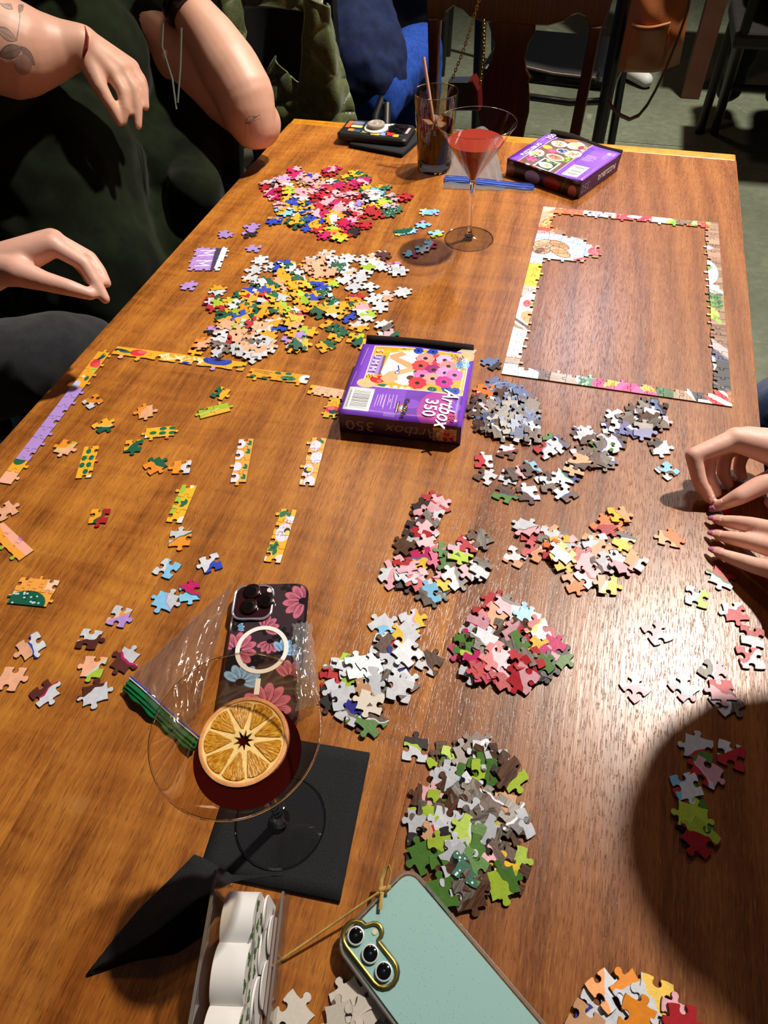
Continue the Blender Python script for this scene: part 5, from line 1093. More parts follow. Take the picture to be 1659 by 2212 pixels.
pile('lavender', '295,455,v;435,455,dv;450,410,v;468,540,v;80,765,v', 380, 340, 2.765)
pile('blue_tags', '880,630,cv;1190,870,clw;600,1380,cme;1060,1150,cmp;850,1260,cw', 840, 430, 11.85)
pile('flower_loose', '135,370,Ow;445,430,tO;885,320,Ye', 150, 730, 2.72)
pile('flower_loose', '1080,90,Yew;685,315,hOl;1400,300,Ye;1040,1040,Yre;50,990,h', 0, 900, 4.879)
pile('flower_loose', '60,310,Oe;300,320,Ow;280,960,wOe;170,1230,cw;560,1180,wu;150,1520,cwv;370,1440,cme', 320, 930, 4.148)
pile('flower_loose', '1250,490,vwO;930,730,xw;330,800,hwu;1310,950,xwm;980,1020,hlw;110,1140,h;460,1300,wxm;1000,1300,wx', 0, 1230, 4.879)
pile('food_blue', '205,65,bd;255,215,bdb;295,265,bbd;370,270,bd;320,290,b;370,325,bs;420,310,b;165,265,orw;190,285,ob;130,340,kd;170,355,kws;285,320,kd;300,360,b;340,395,kss;460,360,kb;490,385,kd;95,410,wk;110,440,kb;205,395,pk;200,420,kd;340,430,kb;240,460,sk;310,460,sks;420,450,kdb;470,470,bk;180,490,sb;150,515,kb;250,510,sk;340,515,bd;380,500,sk;430,510,b;490,510,bd;210,540,ks;275,565,ksw;330,550,sk;400,550,bd;480,560,kw;430,600,wbs;500,595,ks', 1000, 760, 3.318)
pile('food_scatter', '1350,365,kd;1235,420,ky;1330,390,sd;1400,400,bd;1290,460,wkn;1350,465,w;1410,510,kp;1330,505,ks;1110,460,wkn;1170,480,ks;1060,540,kwn;1120,540,wn;1240,560,wnb;1290,565,nsk;1075,630,sk;1110,640,kwn;1000,660,wgk;1025,690,wkn;860,580,wkn;890,610,kw;640,640,kgn;690,660,wkn;590,710,wrc;850,720,kw;900,750,wk;1020,790,wsn;980,775,ks;1410,680,wdk;1465,845,cwk;320,715,kwr;150,780,wr;160,890,wk;335,890,wkn;385,870,pks;485,840,kc;600,920,wkn;625,955,kw;740,890,wng;800,830,tkw;840,790,tk;295,1010,kgn;470,1010,kwn;740,1010,wkn', 1000, 760, 3.318)
pile('food_pink', '350,80,r;390,110,rp;310,135,d;365,160,wp;310,185,rp;260,250,wd;330,215,sd;325,270,pw;280,300,rw;205,340,k;340,350,pr;300,410,myb;410,420,m;450,380,g;470,460,gm;505,400,pl;600,310,kr;560,340,rtw;630,300,ks;150,450,wp;120,530,pw;200,540,dwy;290,545,pr;225,510,wp;200,460,pr;390,600,ksc;340,625,cs;440,545,pym;490,530,sw;590,490,wps;640,475,sw', 800, 1050, 2.676)
pile('food_peach', '1400,200,o;1350,230,or;1435,165,yto;1470,310,ysw;925,265,rpw;895,235,wps;840,405,wt;945,375,rop;1070,270,tsr;1030,285,ws;1160,340,opw;1100,340,wys;1060,380,or;1110,430,yt;1110,400,wy;1330,330,two;1270,330,wt;1300,365,tw;1230,420,pr;1400,440,pwt;1340,440,wsp;1450,450,wp;1535,430,twp;1180,550,top;1260,520,wpr;1370,570,ytw', 800, 1050, 2.676)
put(1447, 1160, 'to', 'food_peach')
pile('food_white', '600,230,wyp;405,270,wc;560,330,wy;510,540,kn;410,400,wr;450,410,ks;480,500,wn;575,460,w;720,510,kw;80,620,or;140,560,wrs;200,560,wg;190,520,lw;250,550,w;330,540,w;95,740,dk;130,680,wl;160,750,w;440,660,ws;380,620,ws;540,650,kwr;520,690,w;320,680,tw;260,850,kwg;200,840,wns;340,890,kgw;330,770,!G', 690, 1260, 3.016)
pile('food_red', '1180,170,rs;1150,110,r;1230,130,ps;1070,200,r;1090,240,mr;1130,200,or;1040,300,wp;1010,280,pwm;1380,240,cs;1320,190,wc;1360,220,cw;1290,290,kp;1200,300,ks;1280,330,prs;1470,320,r;1430,290,wry;940,420,ml;1030,390,k;960,390,gm;1020,450,gl;1090,400,s;1080,380,ws;1310,420,ks;1270,390,gs;1560,450,gd;1520,400,pm;1420,420,my;1410,560,d;1470,520,d;1430,530,gd;1000,540,mw;1100,560,r;1060,560,rm;1380,500,r;1330,560,r;1200,600,rp;1330,620,pr;1190,460,pr;1140,480,rp;1320,490,rs', 690, 1260, 3.016)
pile('food_green', '280,260,wdl;640,310,k;560,430,lgk;680,390,kl;840,330,ky;940,250,kw;1000,330,kw;1060,390,lk;980,400,gk;1150,440,wks;1010,520,lg;1230,470,kd;1290,540,kl;670,540,wg;680,700,dk;600,640,wdc;400,800,pk;530,860,lg;770,800,gs;830,720,ws;800,870,sgb;1220,870,lt;1120,1000,lt;930,770,sk;1080,830,ksw;1370,1080,wk;1320,980,sdw;650,900,k;440,1000,s;340,1030,wl;600,1050,wl;850,1000,ws;930,1040,sw;1050,1080,ws;1110,1180,ws;320,1320,dg;540,1210,wtr;700,1230,wd;840,1390,d;800,1310,wk;850,1150,lgw;380,1400,g;560,1360,gl;740,1390,dw;980,1370,gd;1310,1420,lk;1320,1600,k;1180,1590,ly;1160,1410,kp;1200,1680,lg;720,1480,wg;640,1680,k;830,1660,dk;740,1640,wk;940,1630,k;860,1540,eg;560,1790,g;850,1800,ks', 840, 1560, 4.879)
pile('food_right', '1070,190,wlc;740,490,wp;550,940,wp;955,940,wpc;1205,815,psw;1320,1060,sw;1275,970,rp;1385,310,rw;1530,515,wr;1520,700,rw;1290,30,rwg', 1230, 1240, 3.867)
put(1562, 1116, 'grw', 'food_right')
pile('food_shade', '700,350,wgr;1150,440,rw;800,690,prw;580,1050,grl;530,880,wc;650,1450,dg;620,1310,l;720,1620,rl', 1400, 1560, 6.405)
pile('food_corner', '400,620,wn;560,720,w;530,400,wO;780,410,wO;1120,650,kw;1060,470,yw;850,690,O;1260,700,pr;300,735,t;1330,740,r', 1200, 2060, 4.879)
pile('backs', '1150,310,!G;1280,470,!G;340,480,!G;1090,390,!G;960,320,!G;1150,480,!G;860,530,!G', 560, 2100, 4.879)
build_pieces()
# ------------------------------------------------------------------ people: continuous bodies grown from tapered chains
def rcone(mb, p0, r0, p1, r1, seg=26):
    p0, p1 = Vector(p0), Vector(p1); d = p1 - p0; L = d.length
    if L < 1e-6: d = Vector((0, 0, 1)); L = 1e-6
    t = d / L; s = max(-.9, min(.9, (r0 - r1) / L)); th0 = math.asin(s); rows = []
    for k in range(5): a = -math.pi / 2 + (th0 + math.pi / 2) * k / 4; rows.append((p0, r0, a))
    for k in range(5): a = th0 + (math.pi / 2 - th0) * k / 4; rows.append((p1, r1, a))
    u = t.orthogonal().normalized(); v = t.cross(u); o = []; vs = []; fs = []
    for c, r, a in rows:
        for k in range(seg): b = 2 * math.pi * k / seg; vs.append(c + t * math.sin(a) * r + (u * math.cos(b) + v * math.sin(b)) * max(1e-5, math.cos(a)) * r)
    n = len(rows)
    for i in range(n - 1):
        for k in range(seg): fs.append((i * seg + k, i * seg + (k + 1) % seg, (i + 1) * seg + (k + 1) % seg, (i + 1) * seg + k))
    fs.append(tuple(reversed(range(seg)))); fs.append(tuple((n - 1) * seg + k for k in range(seg)))
    mb._add(vs, fs, 0, True)
def chain(mb, pts):
    for (a, ra), (b, rb) in zip(pts[:-1], pts[1:]): rcone(mb, a, ra, b, rb)
def grow(name, mb, voxel, mat, parent=None, it=6, fac=.5, disp=None):
    o = mb.build(name, mat); m = o.modifiers.new('r', 'REMESH'); m.mode = 'VOXEL'; m.voxel_size = voxel; m.use_smooth_shade = True
    s = o.modifiers.new('s', 'SMOOTH'); s.factor = fac; s.iterations = it
    if disp:
        t = bpy.data.textures.new(name, 'CLOUDS'); t.noise_scale = disp[0]; t.noise_depth = 2; d = o.modifiers.new('d', 'DISPLACE'); d.texture = t; d.strength = disp[1]; d.mid_level = .5; d.texture_coords = 'GLOBAL'
    bake(o); smooth(o.data); o.parent = parent
    if not o.data.materials: o.data.materials.append(mat)
    return o
def V(px, py, D): return atd(px, py, D)
def skin(name, col, warm, tat=None):
    N = NT(name); v = N.coords('World'); f = N.noise(v, 45, 4, .6); g = N.noise(v, 11, 2, .5)
    c = N.mix(N.ramp(g, [(.35, (0,) * 3), (.7, (.55,) * 3)]), lin(col), lin(warm)); c = N.mix(N.ramp(f, [(.4, (0,) * 3), (.8, (.25,) * 3)]), c, tuple(x * .8 for x in lin(warm)))
    if tat:
        for im, o0, ux, uy in tat:
            g_ = N.n.new('ShaderNodeNewGeometry'); s = N.add('ShaderNodeVectorMath', operation='SUBTRACT'); N.ln(g_.outputs['Position'], s.inputs[0]); s.inputs[1].default_value = o0
            du = N.add('ShaderNodeVectorMath', operation='DOT_PRODUCT'); N.ln(s.outputs[0], du.inputs[0]); du.inputs[1].default_value = ux; dv_ = N.add('ShaderNodeVectorMath', operation='DOT_PRODUCT'); N.ln(s.outputs[0], dv_.inputs[0]); dv_.inputs[1].default_value = uy
            cb = N.add('ShaderNodeCombineXYZ'); N.ln(du.outputs['Value'], cb.inputs[0]); N.ln(dv_.outputs['Value'], cb.inputs[1]); t = N.add('ShaderNodeTexImage'); t.image = im; t.extension = 'CLIP'; N.ln(cb.outputs[0], t.inputs[0])
            bw = N.add('ShaderNodeRGBToBW'); N.ln(t.outputs[0], bw.inputs[0]); inside = t.outputs['Alpha']
            k = N.math('MULTIPLY', N.math('SUBTRACT', 1.0, bw.outputs[0]), inside); c = N.mix(N.math('MULTIPLY', k, .92), c, lin('4c4a4c'))
    N.ln(c, N.b.inputs['Base Color']); N.b.inputs['Roughness'].default_value = .48; N.b.inputs['Subsurface Weight'].default_value = .12; N.b.inputs['Subsurface Radius'].default_value = (.012, .004, .002); N.b.inputs['Subsurface Scale'].default_value = .6
    N.bump(N.noise(v, 700, 2), .12, .0008); return N.m
def tattoo_leaf():
    c = Cv(400, 400, 'ffffff'); 
    def lf(x, y, L, wd, a, fill='b8b8b8'):
        c.leaf(x, y, L, wd, a, '303030'); c.leaf(x + .012 * math.cos(a), y + .012 * math.sin(a), L * .93, wd * .82, a, fill); c.line([(x, y), (x + L * math.cos(a), y + L * math.sin(a))], .008, '303030')
        for k in range(2, 9):
            t = k / 10; bx_, by_ = x + L * t * math.cos(a), y + L * t * math.sin(a); h = wd * .8 * math.sin(math.pi * t)
            for s in (1, -1): c.line([(bx_, by_), (bx_ + (h * math.cos(a + s * 1.0)), by_ + h * math.sin(a + s * 1.0))], .006, '404040')
    lf(.55, .50, .42, .09, 2.75, 'd0d0d0'); lf(.62, .40, .55, .10, 3.35, '8f8f8f'); lf(.60, .42, .34, .09, -.9, '9a9a9a'); c.line([(.55, .52), (.72, .80), (.78, .98)], .016, '505050'); lf(.62, .92, .40, .10, 2.5, 'c0c0c0'); lf(.72, .88, .22, .05, .8, 'b0b0b0'); c.ell(.55, .16, .2, .14, 'b4b4b4', .3); return c.img('leaf_tattoo')
def tattoo_fig():
    c = Cv(200, 260, 'ffffff', 1, 1.3); r = random.Random(4)
    for k in range(9): a = k * .7; c.line([(.5 + .2 * math.cos(a + q) + .1 * q, .9 + .16 * math.sin(a * 1.3 + q)) for q in np.linspace(0, 1.6, 7)], .022, '3c3c3c')
    c.line([(.35, .8), (.28, .1)], .02, '8a8a8a').line([(.5, .75), (.55, .2)], .015, '909090').line([(.6, .95), (.95, 1.1)], .03, '505050').line([(.7, .85), (.98, .98)], .02, '606060'); return c.img('arm_tattoo')
def decal(im, c, rx, du, Wd):
    """object-fixed planar frame: centre c, unit axes, width"""
    return None
def frame(pl, pr, pb, im):
    """image frame from bottom-left, bottom-right and top-left points on the skin"""
    u = pr - pl; vv = pb - pl; ux = u / u.length_squared; vy = (vv - u * (vv.dot(u) / u.length_squared)); uy = vy / vy.length_squared
    return (im, tuple(pl), tuple(ux), tuple(uy))
def nail(parent, pos, along, up, L, W_, m):
    """small curved plate at a fingertip"""
    a = along.normalized(); n = (up - a * up.dot(a)).normalized(); s = a.cross(n)
    P = []
    for j in range(7):
        t = j / 6; w_ = W_ * (1 - .45 * max(0, t - .55) / .45 - .75 * max(0, t - .85) / .15)
        P.append([pos + a * (L * (t - .4)) + s * (w_ * q * .5) + n * (-.0016 * q * q - .0018 * t * t) for q in (-1, -.5, 0, .5, 1)])
    mb = MB(); fs = [(j * 5 + k, j * 5 + k + 1, (j + 1) * 5 + k + 1, (j + 1) * 5 + k) for j in range(6) for k in range(4)]; mb._add([p for r_ in P for p in r_], fs, 0, True)
    o = mb.build('fingernail', m, parent); solidify(o, .0005, 1); return o
MNPINK = pm('pink_nail', 'c878a4', .15, coat=.8); MNTIP = pm('nude_nail', 'dca59a', .15, coat=.8)
def hand(mb, wrist, rw, fingers, thumb, palm_r=.015):
    """palm of overlapping chains from wrist to knuckles, one chain per finger, thumb from the side of the palm"""
    for F in fingers: rcone(mb, wrist, rw, F[0][0], max(F[0][1] * 1.12, palm_r * .9)); chain(mb, F)
    for A_, B_ in zip(fingers[:-1], fingers[1:]): rcone(mb, A_[0][0], A_[0][1] * 1.02, B_[0][0], B_[0][1] * 1.02); m0 = (A_[0][0] + wrist) / 2; m1 = (B_[0][0] + wrist) / 2; rcone(mb, m0, palm_r * 1.15, m1, palm_r * 1.15)
    rcone(mb, wrist, rw * .9, thumb[0][0], thumb[0][1]); chain(mb, thumb); rcone(mb, thumb[0][0], thumb[0][1] * .9, (fingers[0][0][0] + wrist) / 2, palm_r)
def head(mb, c, r, face, up=Vector((0, 0, 1))):
    """skull, jaw, nose, ears; face is the looking direction"""
    f = face.normalized(); s = up.cross(f).normalized(); u = f.cross(s)
    rcone(mb, c + u * r * .25 - f * r * .15, r * .98, c + u * r * .1 + f * r * .2, r * .88); rcone(mb, c + f * r * .3 - u * r * .2, r * .72, c + f * r * .55 - u * r * .85, r * .42)
    rcone(mb, c + f * r * 1.05 + u * r * .15, r * .10, c + f * r * 1.22 - u * r * .15, r * .15)
    for q in (1, -1): rcone(mb, c + s * r * .92 * q + u * r * .1, r * .16, c + s * r * .95 * q - u * r * .15, r * .11); rcone(mb, c + f * r * .98 + s * r * .38 * q + u * r * .28, r * .13, c + f * r * .9 + s * r * .5 * q + u * r * .25, r * .10)
    rcone(mb, c + f * r * .98 - u * r * .52 + s * r * .18, r * .09, c + f * r * .98 - u * r * .52 - s * r * .18, r * .09)
def hair(c, r, face, m, parent, length=.25):
    f = face.normalized(); u = Vector((0, 0, 1)); s = u.cross(f).normalized(); mb = MB()
    rcone(mb, c + u * r * .42 - f * r * .25, r * 1.02, c + u * r * .3 + f * r * .05, r * .98); rcone(mb, c - f * r * .35, r * .98, c - f * r * .75 - u * length, r * .55)
    for q in (1, -1): rcone(mb, c + s * r * .75 * q, r * .40, c + s * r * .8 * q - u * length * .9 - f * r * .1, r * .28)
    return grow('hair', mb, .008, m, parent, 4, .5, (.02, .012))
MHAIR = pm('brown_hair', '2c1a12', .5, noise=.4, nscale=90); MHAIR2 = pm('dark_hair', '17110f', .5, noise=.4, nscale=90)
def cloth(name, col, col2=None, wale=0.0, axis=(300, 0, 0), rough=.9, nz=40, sheen=.3, spec=.25):
    N = NT(name); v = N.coords('World'); f = N.noise(v, nz, 4, .65); c2 = lin(col2 or col); N.ln(N.ramp(f, [(.3, lin(col)), (.75, c2)]), N.b.inputs['Base Color']); N.b.inputs['Roughness'].default_value = rough; N.b.inputs['Sheen Weight'].default_value = sheen; N.b.inputs['Specular IOR Level'].default_value = spec
    if wale:
        w_ = N.add('ShaderNodeTexWave', wave_type='BANDS'); mp = N.add('ShaderNodeMapping'); mp.inputs['Scale'].default_value = axis; N.ln(v, mp.inputs[0]); N.ln(mp.outputs[0], w_.inputs[0]); w_.inputs['Scale'].default_value = 1.0; w_.inputs['Distortion'].default_value = .6; N.bump(w_.outputs[1], wale, .002)
    else: N.bump(N.noise(v, 900, 2), .3, .0008)
    return N.m
# --- person across the left edge: green corduroy dress, tattooed arms
eL, wL = V(546, 268, 1.60), V(402, 8, 1.685); shL = Vector((-.99, 1.44, TZ + .245)); shR = Vector((-1.02, 1.07, TZ + .25))
wR = V(178, 97, 1.42)
tl = [frame(V(0, 165, 1.36), V(100, 165, 1.36), V(0, 5, 1.36), tattoo_leaf()), frame(V(515, 305, 1.55), V(568, 305, 1.55), V(515, 238, 1.55), tattoo_fig())]
MSK1 = skin('skin_warm_light', 'd2a58e', 'c08c78', tl)
MDRESS = cloth('green_corduroy', '0a0e07', '1c2513', .12, (0, 1500, 0), .97, 12, .05, .08)
p1 = empty('person', (-1.05, 1.25, 0), 0, 'person in dark green corduroy dress with tattooed bare arms, elbow on the table edge', 'person')
def reparent(o, root): o.parent = root; o.matrix_parent_inverse = Matrix.Translation(-Vector(root.location)); return o
mb = MB()
chain(mb, [(Vector((-1.13, 1.22, TZ - .2)), .12), (Vector((-1.08, 1.25, TZ + .02)), .11), (Vector((-1.04, 1.27, TZ + .2)), .12), (Vector((-1.0, 1.27, TZ + .30)), .07), (Vector((-.96, 1.27, TZ + .37)), .052), (Vector((-.93, 1.27, TZ + .42)), .055)])
rcone(mb, shL, .062, shR, .062); head(mb, Vector((-.92, 1.27, TZ + .50)), .098, Vector((1, -.15, -.35)))
chain(mb, [(shL, .060), (V(585, 262, 1.72) * .25 + eL * .75, .048), (eL, .043)])
chain(mb, [(eL + Vector((0, 0, 0)), .046), (V(536, 240, 1.60), .054), (V(528, 205, 1.605), .058), (V(498, 152, 1.625), .059), (V(460, 90, 1.65), .051), (V(425, 42, 1.67), .043), (wL, .034)])
hL = [[(wL + Vector(q), r_) for q, r_ in F] for F in ([((-.02, -.025, .075), .011), ((-.005, -.035, .10), .0095), ((.01, -.03, .085), .008)], [((-.028, -.008, .082), .011), ((-.01, -.012, .112), .0095), ((.008, -.01, .095), .008)], [((-.034, .012, .078), .011), ((-.016, .012, .104), .009), ((.0, .012, .09), .008)], [((-.038, .03, .07), .010), ((-.024, .034, .092), .008), ((-.01, .032, .08), .0075)])]
hand(mb, wL, .030, hL, [(wL + Vector((.0, -.028, .03)), .014), (wL + Vector((.018, -.04, .055)), .011), (wL + Vector((.03, -.036, .078)), .009)])
chain(mb, [(shR, .065), (V(-60, 70, 1.43), .070), (V(20, 105, 1.425), .070), (V(70, 108, 1.43), .056), (V(125, 104, 1.43), .041), (wR, .029)])
FR = [[(V(243, 160, 1.405), .0125), (V(264, 196, 1.395), .0098), (V(270, 232, 1.39), .0086), (V(266, 262, 1.39), .0072)], [(V(262, 150, 1.415), .0125), (V(288, 192, 1.405), .0102), (V(297, 236, 1.40), .009), (V(298, 272, 1.395), .0074)], [(V(276, 148, 1.43), .012), (V(303, 180, 1.425), .010), (V(311, 208, 1.42), .0086), (V(314, 231, 1.415), .0072)], [(V(284, 146, 1.445), .011), (V(306, 172, 1.445), .0088), (V(313, 196, 1.445), .0078), (V(312, 212, 1.445), .0068)]]
hand(mb, wR, .027, FR, [(V(196, 142, 1.405), .0175), (V(216, 188, 1.39), .0125), (V(240, 230, 1.385), .0098), (V(258, 264, 1.385), .0072)], .0155)
reparent(grow('body', mb, .0032, MSK1, None, 9), p1)
mb = MB()   # dress
chain(mb, [(Vector((-1.15, 1.22, TZ - .2)), .21), (Vector((-1.09, 1.25, TZ + .02)), .19), (Vector((-1.04, 1.27, TZ + .19)), .185), (Vector((-1.03, 1.27, TZ + .27)), .11)])
rcone(mb, shL, .088, shR, .088); rcone(mb, (-1.0, 1.34, TZ + .06), .13, (-.85, 1.37, TZ - .02), .10); rcone(mb, (-.95, 1.30, TZ - .02), .14, (-.84, 1.30, TZ - .04), .11); rcone(mb, shL, .085, shL * .55 + eL * .45 + Vector((-.03, .05, -.02)), .085)
chain(mb, [(shL * .5 + eL * .5 + Vector((-.02, .06, -.03)), .085), (Vector((-.80, 1.36, TZ - .01)), .072), (Vector((-.765, 1.21, TZ + .0)), .05)])
for (x, y, z, r0) in ((-.885, 1.42, -.13, .14), (-.885, 1.20, -.13, .14), (-.885, 1.02, -.13, .135), (-.87, .96, -.16, .11)): rcone(mb, (-1.12, 1.18, TZ - .12), .19, (x, y, TZ + z), r0)
rcone(mb, (-.98, 1.12, TZ + .08), .15, (-.90, 1.0, TZ - .08), .14)
rcone(mb, shR, .09, shR * .6 + V(-60, 70, 1.43) * .4, .094)
for (x, y) in ((-.86, 1.42), (-.86, 1.2), (-.86, 1.02)): rcone(mb, (x, y, TZ - .15), .13, (x - .03, y, TZ - .52), .14)
reparent(grow('dress', mb, .008, MDRESS, None, 8, .5, (.16, .052)), p1)
rb = MB().tube([V(183, 58, 1.41), V(190, 80, 1.388), V(188, 105, 1.385), V(178, 128, 1.395)], .0016, 8).build('red_bracelet', pm('red_string', '8a1420', .7)); reparent(rb, p1)
d_ = (wL - V(460, 90, 1.65)).normalized(); ax = d_.orthogonal().normalized(); ay_ = d_.cross(ax); c0 = wL * .72 + V(425, 42, 1.67) * .28
for k, (off, rr_) in enumerate(((-.002, .0095), (.016, .008))):
    o = MB().tube([c0 + d_ * off + (ax * math.cos(a) + ay_ * math.sin(a)) * .0405 for a in np.linspace(0, 6.283, 40, endpoint=False)], rr_, 10, closed=True, flat=.6).build('black_wristband', pm('black_band', '0d0d12', .3, coat=.3)); reparent(o, p1)
reparent(hair(Vector((-.92, 1.27, TZ + .50)), .10, Vector((1, -.15, -.35)), MHAIR, None, .1), p1)
for P in ([V(352, 50, 1.50), V(350, 100, 1.50), V(372, 170, 1.49), V(381, 236, 1.48)], [V(392, 60, 1.50), V(390, 140, 1.49), V(384, 222, 1.48)]):
    reparent(MB().tube(P, .0018, 6).build('drawstring', pm('drawstring_grey', '5a6456', .6)), p1)
# --- nearer person on the left: only a hand over the table and a thigh
wl2 = V(-14, 578, 1.10); MSK2 = skin('skin_pink_light', 'd8ab99', 'c88f80')
p2 = empty('person', (-1.15, .55, 0), 0, 'person with a brown cuff and dark grey jeans pinching fingers over the left table edge', 'person'); mb = MB()
chain(mb, [(Vector((-1.2, .5, TZ - .18)), .13), (Vector((-1.19, .5, TZ + .15)), .13), (Vector((-1.17, .5, TZ + .32)), .06), (Vector((-1.14, .5, TZ + .40)), .055)]); rcone(mb, (-1.16, .32, TZ + .26), .06, (-1.16, .68, TZ + .26), .06); head(mb, Vector((-1.10, .5, TZ + .49)), .098, Vector((1, .1, -.4)))
chain(mb, [(Vector((-1.16, .68, TZ + .26)), .055), (Vector((-1.02, .64, TZ + .03)), .045), (wl2, .028)]); chain(mb, [(Vector((-1.16, .32, TZ + .26)), .055), (Vector((-1.08, .28, TZ - .0)), .045), (Vector((-.92, .42, TZ - .055)), .028)])
wq = Vector((-.92, .42, TZ - .055))
def rel(dx, dy, dz): return wq + Vector((dx, dy, dz))
hand(mb, wq, .026, [[(rel(.082, .026 - .019 * k, .004), .0118), (rel(.122 - .006 * abs(k - 1), .030 - .021 * k, -.002), .0092), (rel(.143 - .007 * abs(k - 1), .032 - .022 * k, -.014), .0080), (rel(.156 - .008 * abs(k - 1), .033 - .022 * k, -.026), .0068)] for k in range(4)], [(rel(.03, .030, -.004), .015), (rel(.066, .052, -.010), .0118), (rel(.096, .062, -.016), .0098), (rel(.112, .064, -.022), .0074)], .014)
F2 = [[(V(114, 530, 1.062), .0125), (V(182, 570, 1.045), .0100), (V(206, 610, 1.038), .0088), (V(227, 646, 1.033), .0070)], [(V(116, 519, 1.085), .0125), (V(194, 558, 1.068), .0098), (V(216, 586, 1.058), .0085), (V(230, 612, 1.05), .0068)], [(V(112, 517, 1.105), .012), (V(186, 558, 1.092), .0092), (V(207, 585, 1.082), .0080), (V(214, 604, 1.075), .0066)], [(V(100, 520, 1.122), .011), (V(160, 560, 1.115), .0085), (V(184, 588, 1.105), .0074), (V(192, 606, 1.10), .0064)]]
hand(mb, wl2, .0275, F2, [(V(38, 588, 1.058), .0185), (V(95, 607, 1.042), .0130), (V(150, 622, 1.032), .0108), (V(195, 636, 1.03), .0078)], .0165)
reparent(grow('body', mb, .0028, MSK2, None, 6), p2)
for F, up in ((F2[0], (-.1, -.3, 1)), (F2[1], (.2, 0, 1))): reparent(nail(None, F[3][0] + Vector(up).normalized() * .0062, F[3][0] - F[2][0], Vector(up), .011, .009, MNTIP), p2)
MJ2 = cloth('charcoal_denim', '14161a', '22252b', 0, nz=60); mb = MB()
chain(mb, [(Vector((-1.2, .64, TZ - .14)), .10), (V(60, 785, 1.30), .078), (V(130, 765, 1.31), .074), (V(185, 760, 1.33), .062)]); chain(mb, [(Vector((-1.2, .40, TZ - .20)), .11), (Vector((-.74, .36, TZ - .26)), .075)])
for x, y in ((-.79, .74), (-.76, .36)): chain(mb, [(Vector((x, y, TZ - (.18 if y > .5 else .26))), .065), (Vector((x - .02, y, .1)), .06)])
rcone(mb, (-1.22, .40, TZ - .19), .115, (-1.22, .62, TZ - .17), .115); reparent(grow('jeans', mb, .007, MJ2, None, 6, .5, (.10, .02)), p2)
MB2 = cloth('brown_knit', '4a2414', '6a3a20', 0, nz=80); mb = MB()
chain(mb, [(Vector((-1.2, .5, TZ - .12)), .165), (Vector((-1.19, .5, TZ + .2)), .165)]); rcone(mb, (-1.17, .34, TZ + .26), .085, (-1.17, .66, TZ + .26), .085); chain(mb, [(Vector((-1.16, .68, TZ + .26)), .075), (Vector((-1.02, .64, TZ + .03)), .064), (wl2 * .80 + Vector((-1.02, .64, TZ + .03)) * .20, .038)]); chain(mb, [(Vector((-1.16, .32, TZ + .26)), .075), (Vector((-1.08, .28, TZ)), .06), (Vector((-.95, .40, TZ - .05)), .042)])
reparent(grow('jumper', mb, .007, MB2, None, 5, .5, (.06, .012)), p2); reparent(hair(Vector((-1.10, .5, TZ + .49)), .10, Vector((1, .1, -.4)), MHAIR2, None, .15), p2)
# --- person on the right: two hands fitting pieces
MSK3 = skin('skin_pale', 'e6baa8', 'd69c8c'); p3 = empty('person', (.68, .85, 0), 0, 'person in blue jeans fitting pieces with two pink-nailed hands at the right table edge', 'person')
def T(px, py, z): return at(px, py, z)
wa, wb = T(1745, 985, .062), T(1800, 1195, .050)
FA = [[(T(1588, 948, .064), .0122), (T(1498, 984, .052), .0096), (T(1511, 1040, .029), .0085), (T(1533, 1078, .011), .0064)], [(T(1612, 946, .060), .0122), (T(1532, 976, .040), .0094), (T(1530, 1030, .022), .0082), (T(1548, 1066, .009), .0064)], [(T(1640, 948, .054), .0118), (T(1566, 976, .032), .0090), (T(1562, 1020, .017), .0078), (T(1574, 1046, .008), .0064)], [(T(1664, 954, .047), .0108), (T(1604, 978, .026), .0082), (T(1596, 1010, .014), .0072), (T(1604, 1030, .008), .0062)]]
FB_ = [[(T(1690, 1152, .042), .0115), (T(1622, 1134, .026), .0094), (T(1584, 1128, .015), .0082), (T(1553, 1124, .0085), .0062)], [(T(1702, 1192, .042), .0118), (T(1626, 1172, .027), .0094), (T(1585, 1163, .016), .0082), (T(1552, 1157, .0085), .0062)], [(T(1706, 1240, .040), .0115), (T(1632, 1222, .025), .0092), (T(1590, 1208, .015), .008), (T(1553, 1195, .0085), .0062)], [(T(1722, 1290, .036), .0105), (T(1712, 1312, .020), .0082), (T(1692, 1318, .011), .0072), (T(1676, 1316, .009), .0062)]]
TA = [(T(1712, 1022, .046), .0155), (T(1650, 1044, .038), .0120), (T(1598, 1072, .027), .0102), (T(1556, 1092, .011), .0068)]
TB = [(T(1745, 1150, .030), .0155), (T(1720, 1110, .020), .0118), (T(1690, 1090, .014), .0102), (T(1665, 1085, .012), .0078)]
mb = MB(); sh3 = [Vector((.56, .98, TZ + .22)), Vector((.58, .60, TZ + .22))]; hc = Vector((.355, .505, TZ + .40))
chain(mb, [(Vector((.80, .82, TZ - .2)), .13), (Vector((.70, .80, TZ + .02)), .12), (Vector((.60, .79, TZ + .18)), .12), (Vector((.48, .72, TZ + .30)), .06), (Vector((.41, .58, TZ + .35)), .055)]); rcone(mb, sh3[0], .06, sh3[1], .06); head(mb, hc, .097, Vector((-.55, -.1, -1)), Vector((-1, 0, .3)))
chain(mb, [(sh3[0], .055), (Vector((.52, .95, TZ + .02)), .044), (Vector((.40, .80, TZ + .05)), .036), (wa, .026)]); chain(mb, [(sh3[1], .055), (Vector((.52, .50, TZ + .01)), .044), (Vector((.42, .50, TZ + .045)), .036), (wb, .026)])
hand(mb, wa, .0265, FA, TA, .0155); hand(mb, wb, .0262, FB_, TB, .0145)
reparent(grow('body', mb, .0027, MSK3, None, 6), p3)
